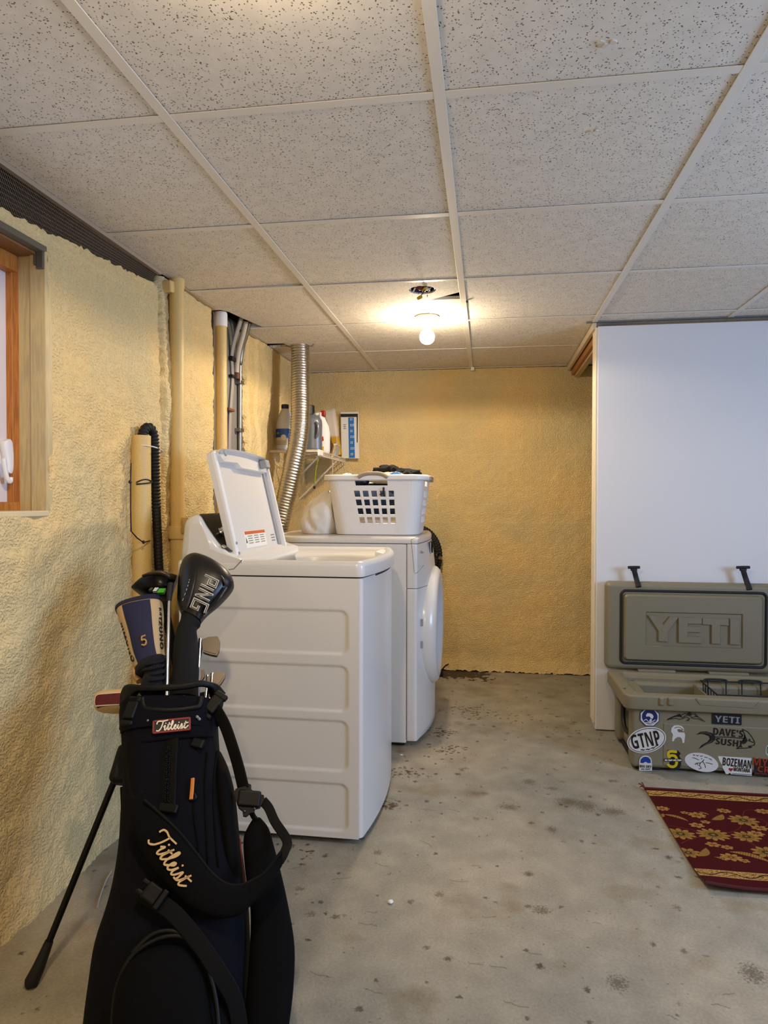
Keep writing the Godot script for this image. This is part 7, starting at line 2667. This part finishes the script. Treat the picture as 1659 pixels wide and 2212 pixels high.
	var iron = func(label, blade, hz, thick, off):
		var t = thing("golf_club", label, "golf club", gp(Z1, hz[1][0], hz[1][1]))
		var bb = B.new()
		var o = PackedVector2Array()
		var Xi = frame(gp(Z1, blade[0][0], blade[0][1], off), gp(Z1, blade[0][0] + 100, blade[0][1], off) - gp(Z1, blade[0][0], blade[0][1], off), GN)
		for p in blade:
			var l = Xi.affine_inverse() * gp(Z1, p[0], p[1], off)
			o.append(Vector2(l.x, l.y))
		var sm2 = PackedVector2Array()
		for k in o.size():
			var pr = o[(k + o.size() - 1) % o.size()]
			var nx = o[(k + 1) % o.size()]
			sm2.append(o[k].lerp(pr, 0.22)); sm2.append(o[k].lerp(o[k].lerp(pr, 0.5).lerp(o[k].lerp(nx, 0.5), 0.5), 0.12)); sm2.append(o[k].lerp(nx, 0.22))
		prism(bb, sm2, Xi, -thick, 0.0)
		for q in Geometry2D.offset_polygon(sm2, -0.004): prism(bb, q, Xi, -thick, 0.0018)
		obj("head", bb, iron_steel, t)
		bb = B.new()
		tube(bb, [gp(Z1, hz[0][0], hz[0][1], off - thick / 2), gp(Z1, hz[1][0], hz[1][1], off - thick / 2)], [0.0062, 0.0050], 12)
		obj("hosel", bb, M.chrome, t)
		bb = B.new()
		tube(bb, [gp(Z1, hz[1][0], hz[1][1], off - thick / 2), gp(Z1, hz[2][0], hz[2][1], off - thick / 2)], 0.0046, 12)
		obj("shaft", bb, M.chrome, t)
	iron.call("steel iron with the highest blade, right of the black sock", [[1224, 992], [1296, 962], [1400, 955], [1428, 1010], [1418, 1110], [1392, 1172], [1325, 1160], [1232, 1130]], [[1212, 985], [1190, 1330], [1180, 1700]], 0.014, 0.0)
	iron.call("steel iron half hidden at the foot of the black sock", [[1190, 1345], [1250, 1325], [1258, 1360], [1250, 1410], [1205, 1470], [1190, 1460]], [[1192, 1350], [1188, 1480], [1180, 1700]], 0.012, -0.03)
	iron.call("front steel iron of the pair at the bag's right rim", [[1352, 1372], [1420, 1360], [1488, 1362], [1478, 1420], [1440, 1480], [1385, 1535], [1345, 1500]], [[1345, 1372], [1335, 1500], [1300, 1750]], 0.014, -0.02)
	iron.call("rear steel iron of the pair at the bag's right rim, mostly hidden", [[1285, 1405], [1330, 1372], [1400, 1355], [1400, 1400], [1340, 1480], [1285, 1490]], [[1290, 1395], [1285, 1500], [1260, 1750]], 0.012, -0.045)
	var s2 = thing("golf_club", "steel club shaft seen low inside the bag's mouth", "golf club", gp(Z2, 765, 300))
	b = B.new()
	tube(b, [gp(Z2, 775, 60, 0.02), gp(Z2, 768, 190, 0.02), gp(Z2, 755, 420, 0.02)], 0.0042, 12)
	obj("shaft", b, M.chrome, s2)
	# putter cover poking out at the left
	var pc = thing("putter_cover", "red and cream padded putter cover sticking out left of the golf bag", "headcover", gp(Z2, 300, 250))
	b = B.new()
	silh(b, Z2, [[54, 230, 58, 262, 0.006], [66, 192, 60, 300, 0.022], [110, 170, 100, 318, 0.030], [200, 158, 180, 326, 0.034], [290, 152, 260, 322, 0.034], [350, 150, 310, 300, 0.030], [420, 150, 380, 290, 0.026]], -0.03, 36, 2.8)
	obj("padding", b, mat(Color(0.80, 0.68, 0.48), 0.6), pc)
	b = B.new()
	var red = PackedVector2Array()
	var Xr = frame(gp(Z2, 170, 225, 0.006), gp(Z2, 280, 220, 0.006) - gp(Z2, 60, 232, 0.006), GN)
	for q in [[60, 215], [66, 198], [84, 188], [200, 178], [306, 172], [276, 262], [160, 266], [62, 274], [56, 250]]:
		var l = Xr.affine_inverse() * gp(Z2, q[0], q[1], 0.006)
		red.append(Vector2(l.x, l.y))
	prism(b, red, Xr, -0.022, 0.002)
	obj("red_panel", b, relief(mat(Color(0.36, 0.03, 0.05), 0.6), noise_tex("weave", 0.2, FastNoiseLite.TYPE_CELLULAR, 1, 256), 0.2, 16.0), pc)
	b = B.new()
	var edge = []
	for p in red: edge.append(Xr * Vector3(p.x, p.y, -0.001))
	edge.append(edge[0])
	tube(b, edge, 0.0024, 6)
	obj("white_piping", b, M.white, pc)

func plastic_black(): return M.black_rubber

# a point on the front of a cover built by silh, in the magnified view Z1
func cover_front(st, q, extra):
	var best = 0.0
	var bd = 1e9
	for i in st.size() - 1:
		for s in 9:
			var t = s / 8.0
			var l = Vector2(st[i][0], st[i][1]).lerp(Vector2(st[i + 1][0], st[i + 1][1]), t)
			var r = Vector2(st[i][2], st[i][3]).lerp(Vector2(st[i + 1][2], st[i + 1][3]), t)
			var d = lerp(st[i][4], st[i + 1][4], t)
			var u = (r - l)
			var k = (q - l).dot(u) / u.length_squared()
			var dist = (l + u * clamp(k, 0.0, 1.0)).distance_to(q)
			if dist < bd:
				bd = dist
				best = d * pow(1.0 - pow(clamp(abs(2 * k - 1), 0.0, 0.98), 2.5), 1 / 2.5)
	return gp(Z1, q.x, q.y, best + extra)

# lay a flat mark in the plane X onto the rounded front of a cover
func drape(b, st, X):
	var inv = X.affine_inverse()
	for k in b.v.size():
		var z = (inv * b.v[k]).z
		var d = CB.inverse() * (b.v[k] - X.basis.z * z - CP)
		var p = Vector2(829.5 + FL * d.x / -d.z, 1106.0 - FL * d.y / -d.z)
		b.v[k] = cover_front(st, Vector2((p.x - Z1[0]) * Z1[2], (p.y - Z1[1]) * Z1[2]), 0.002 + z)
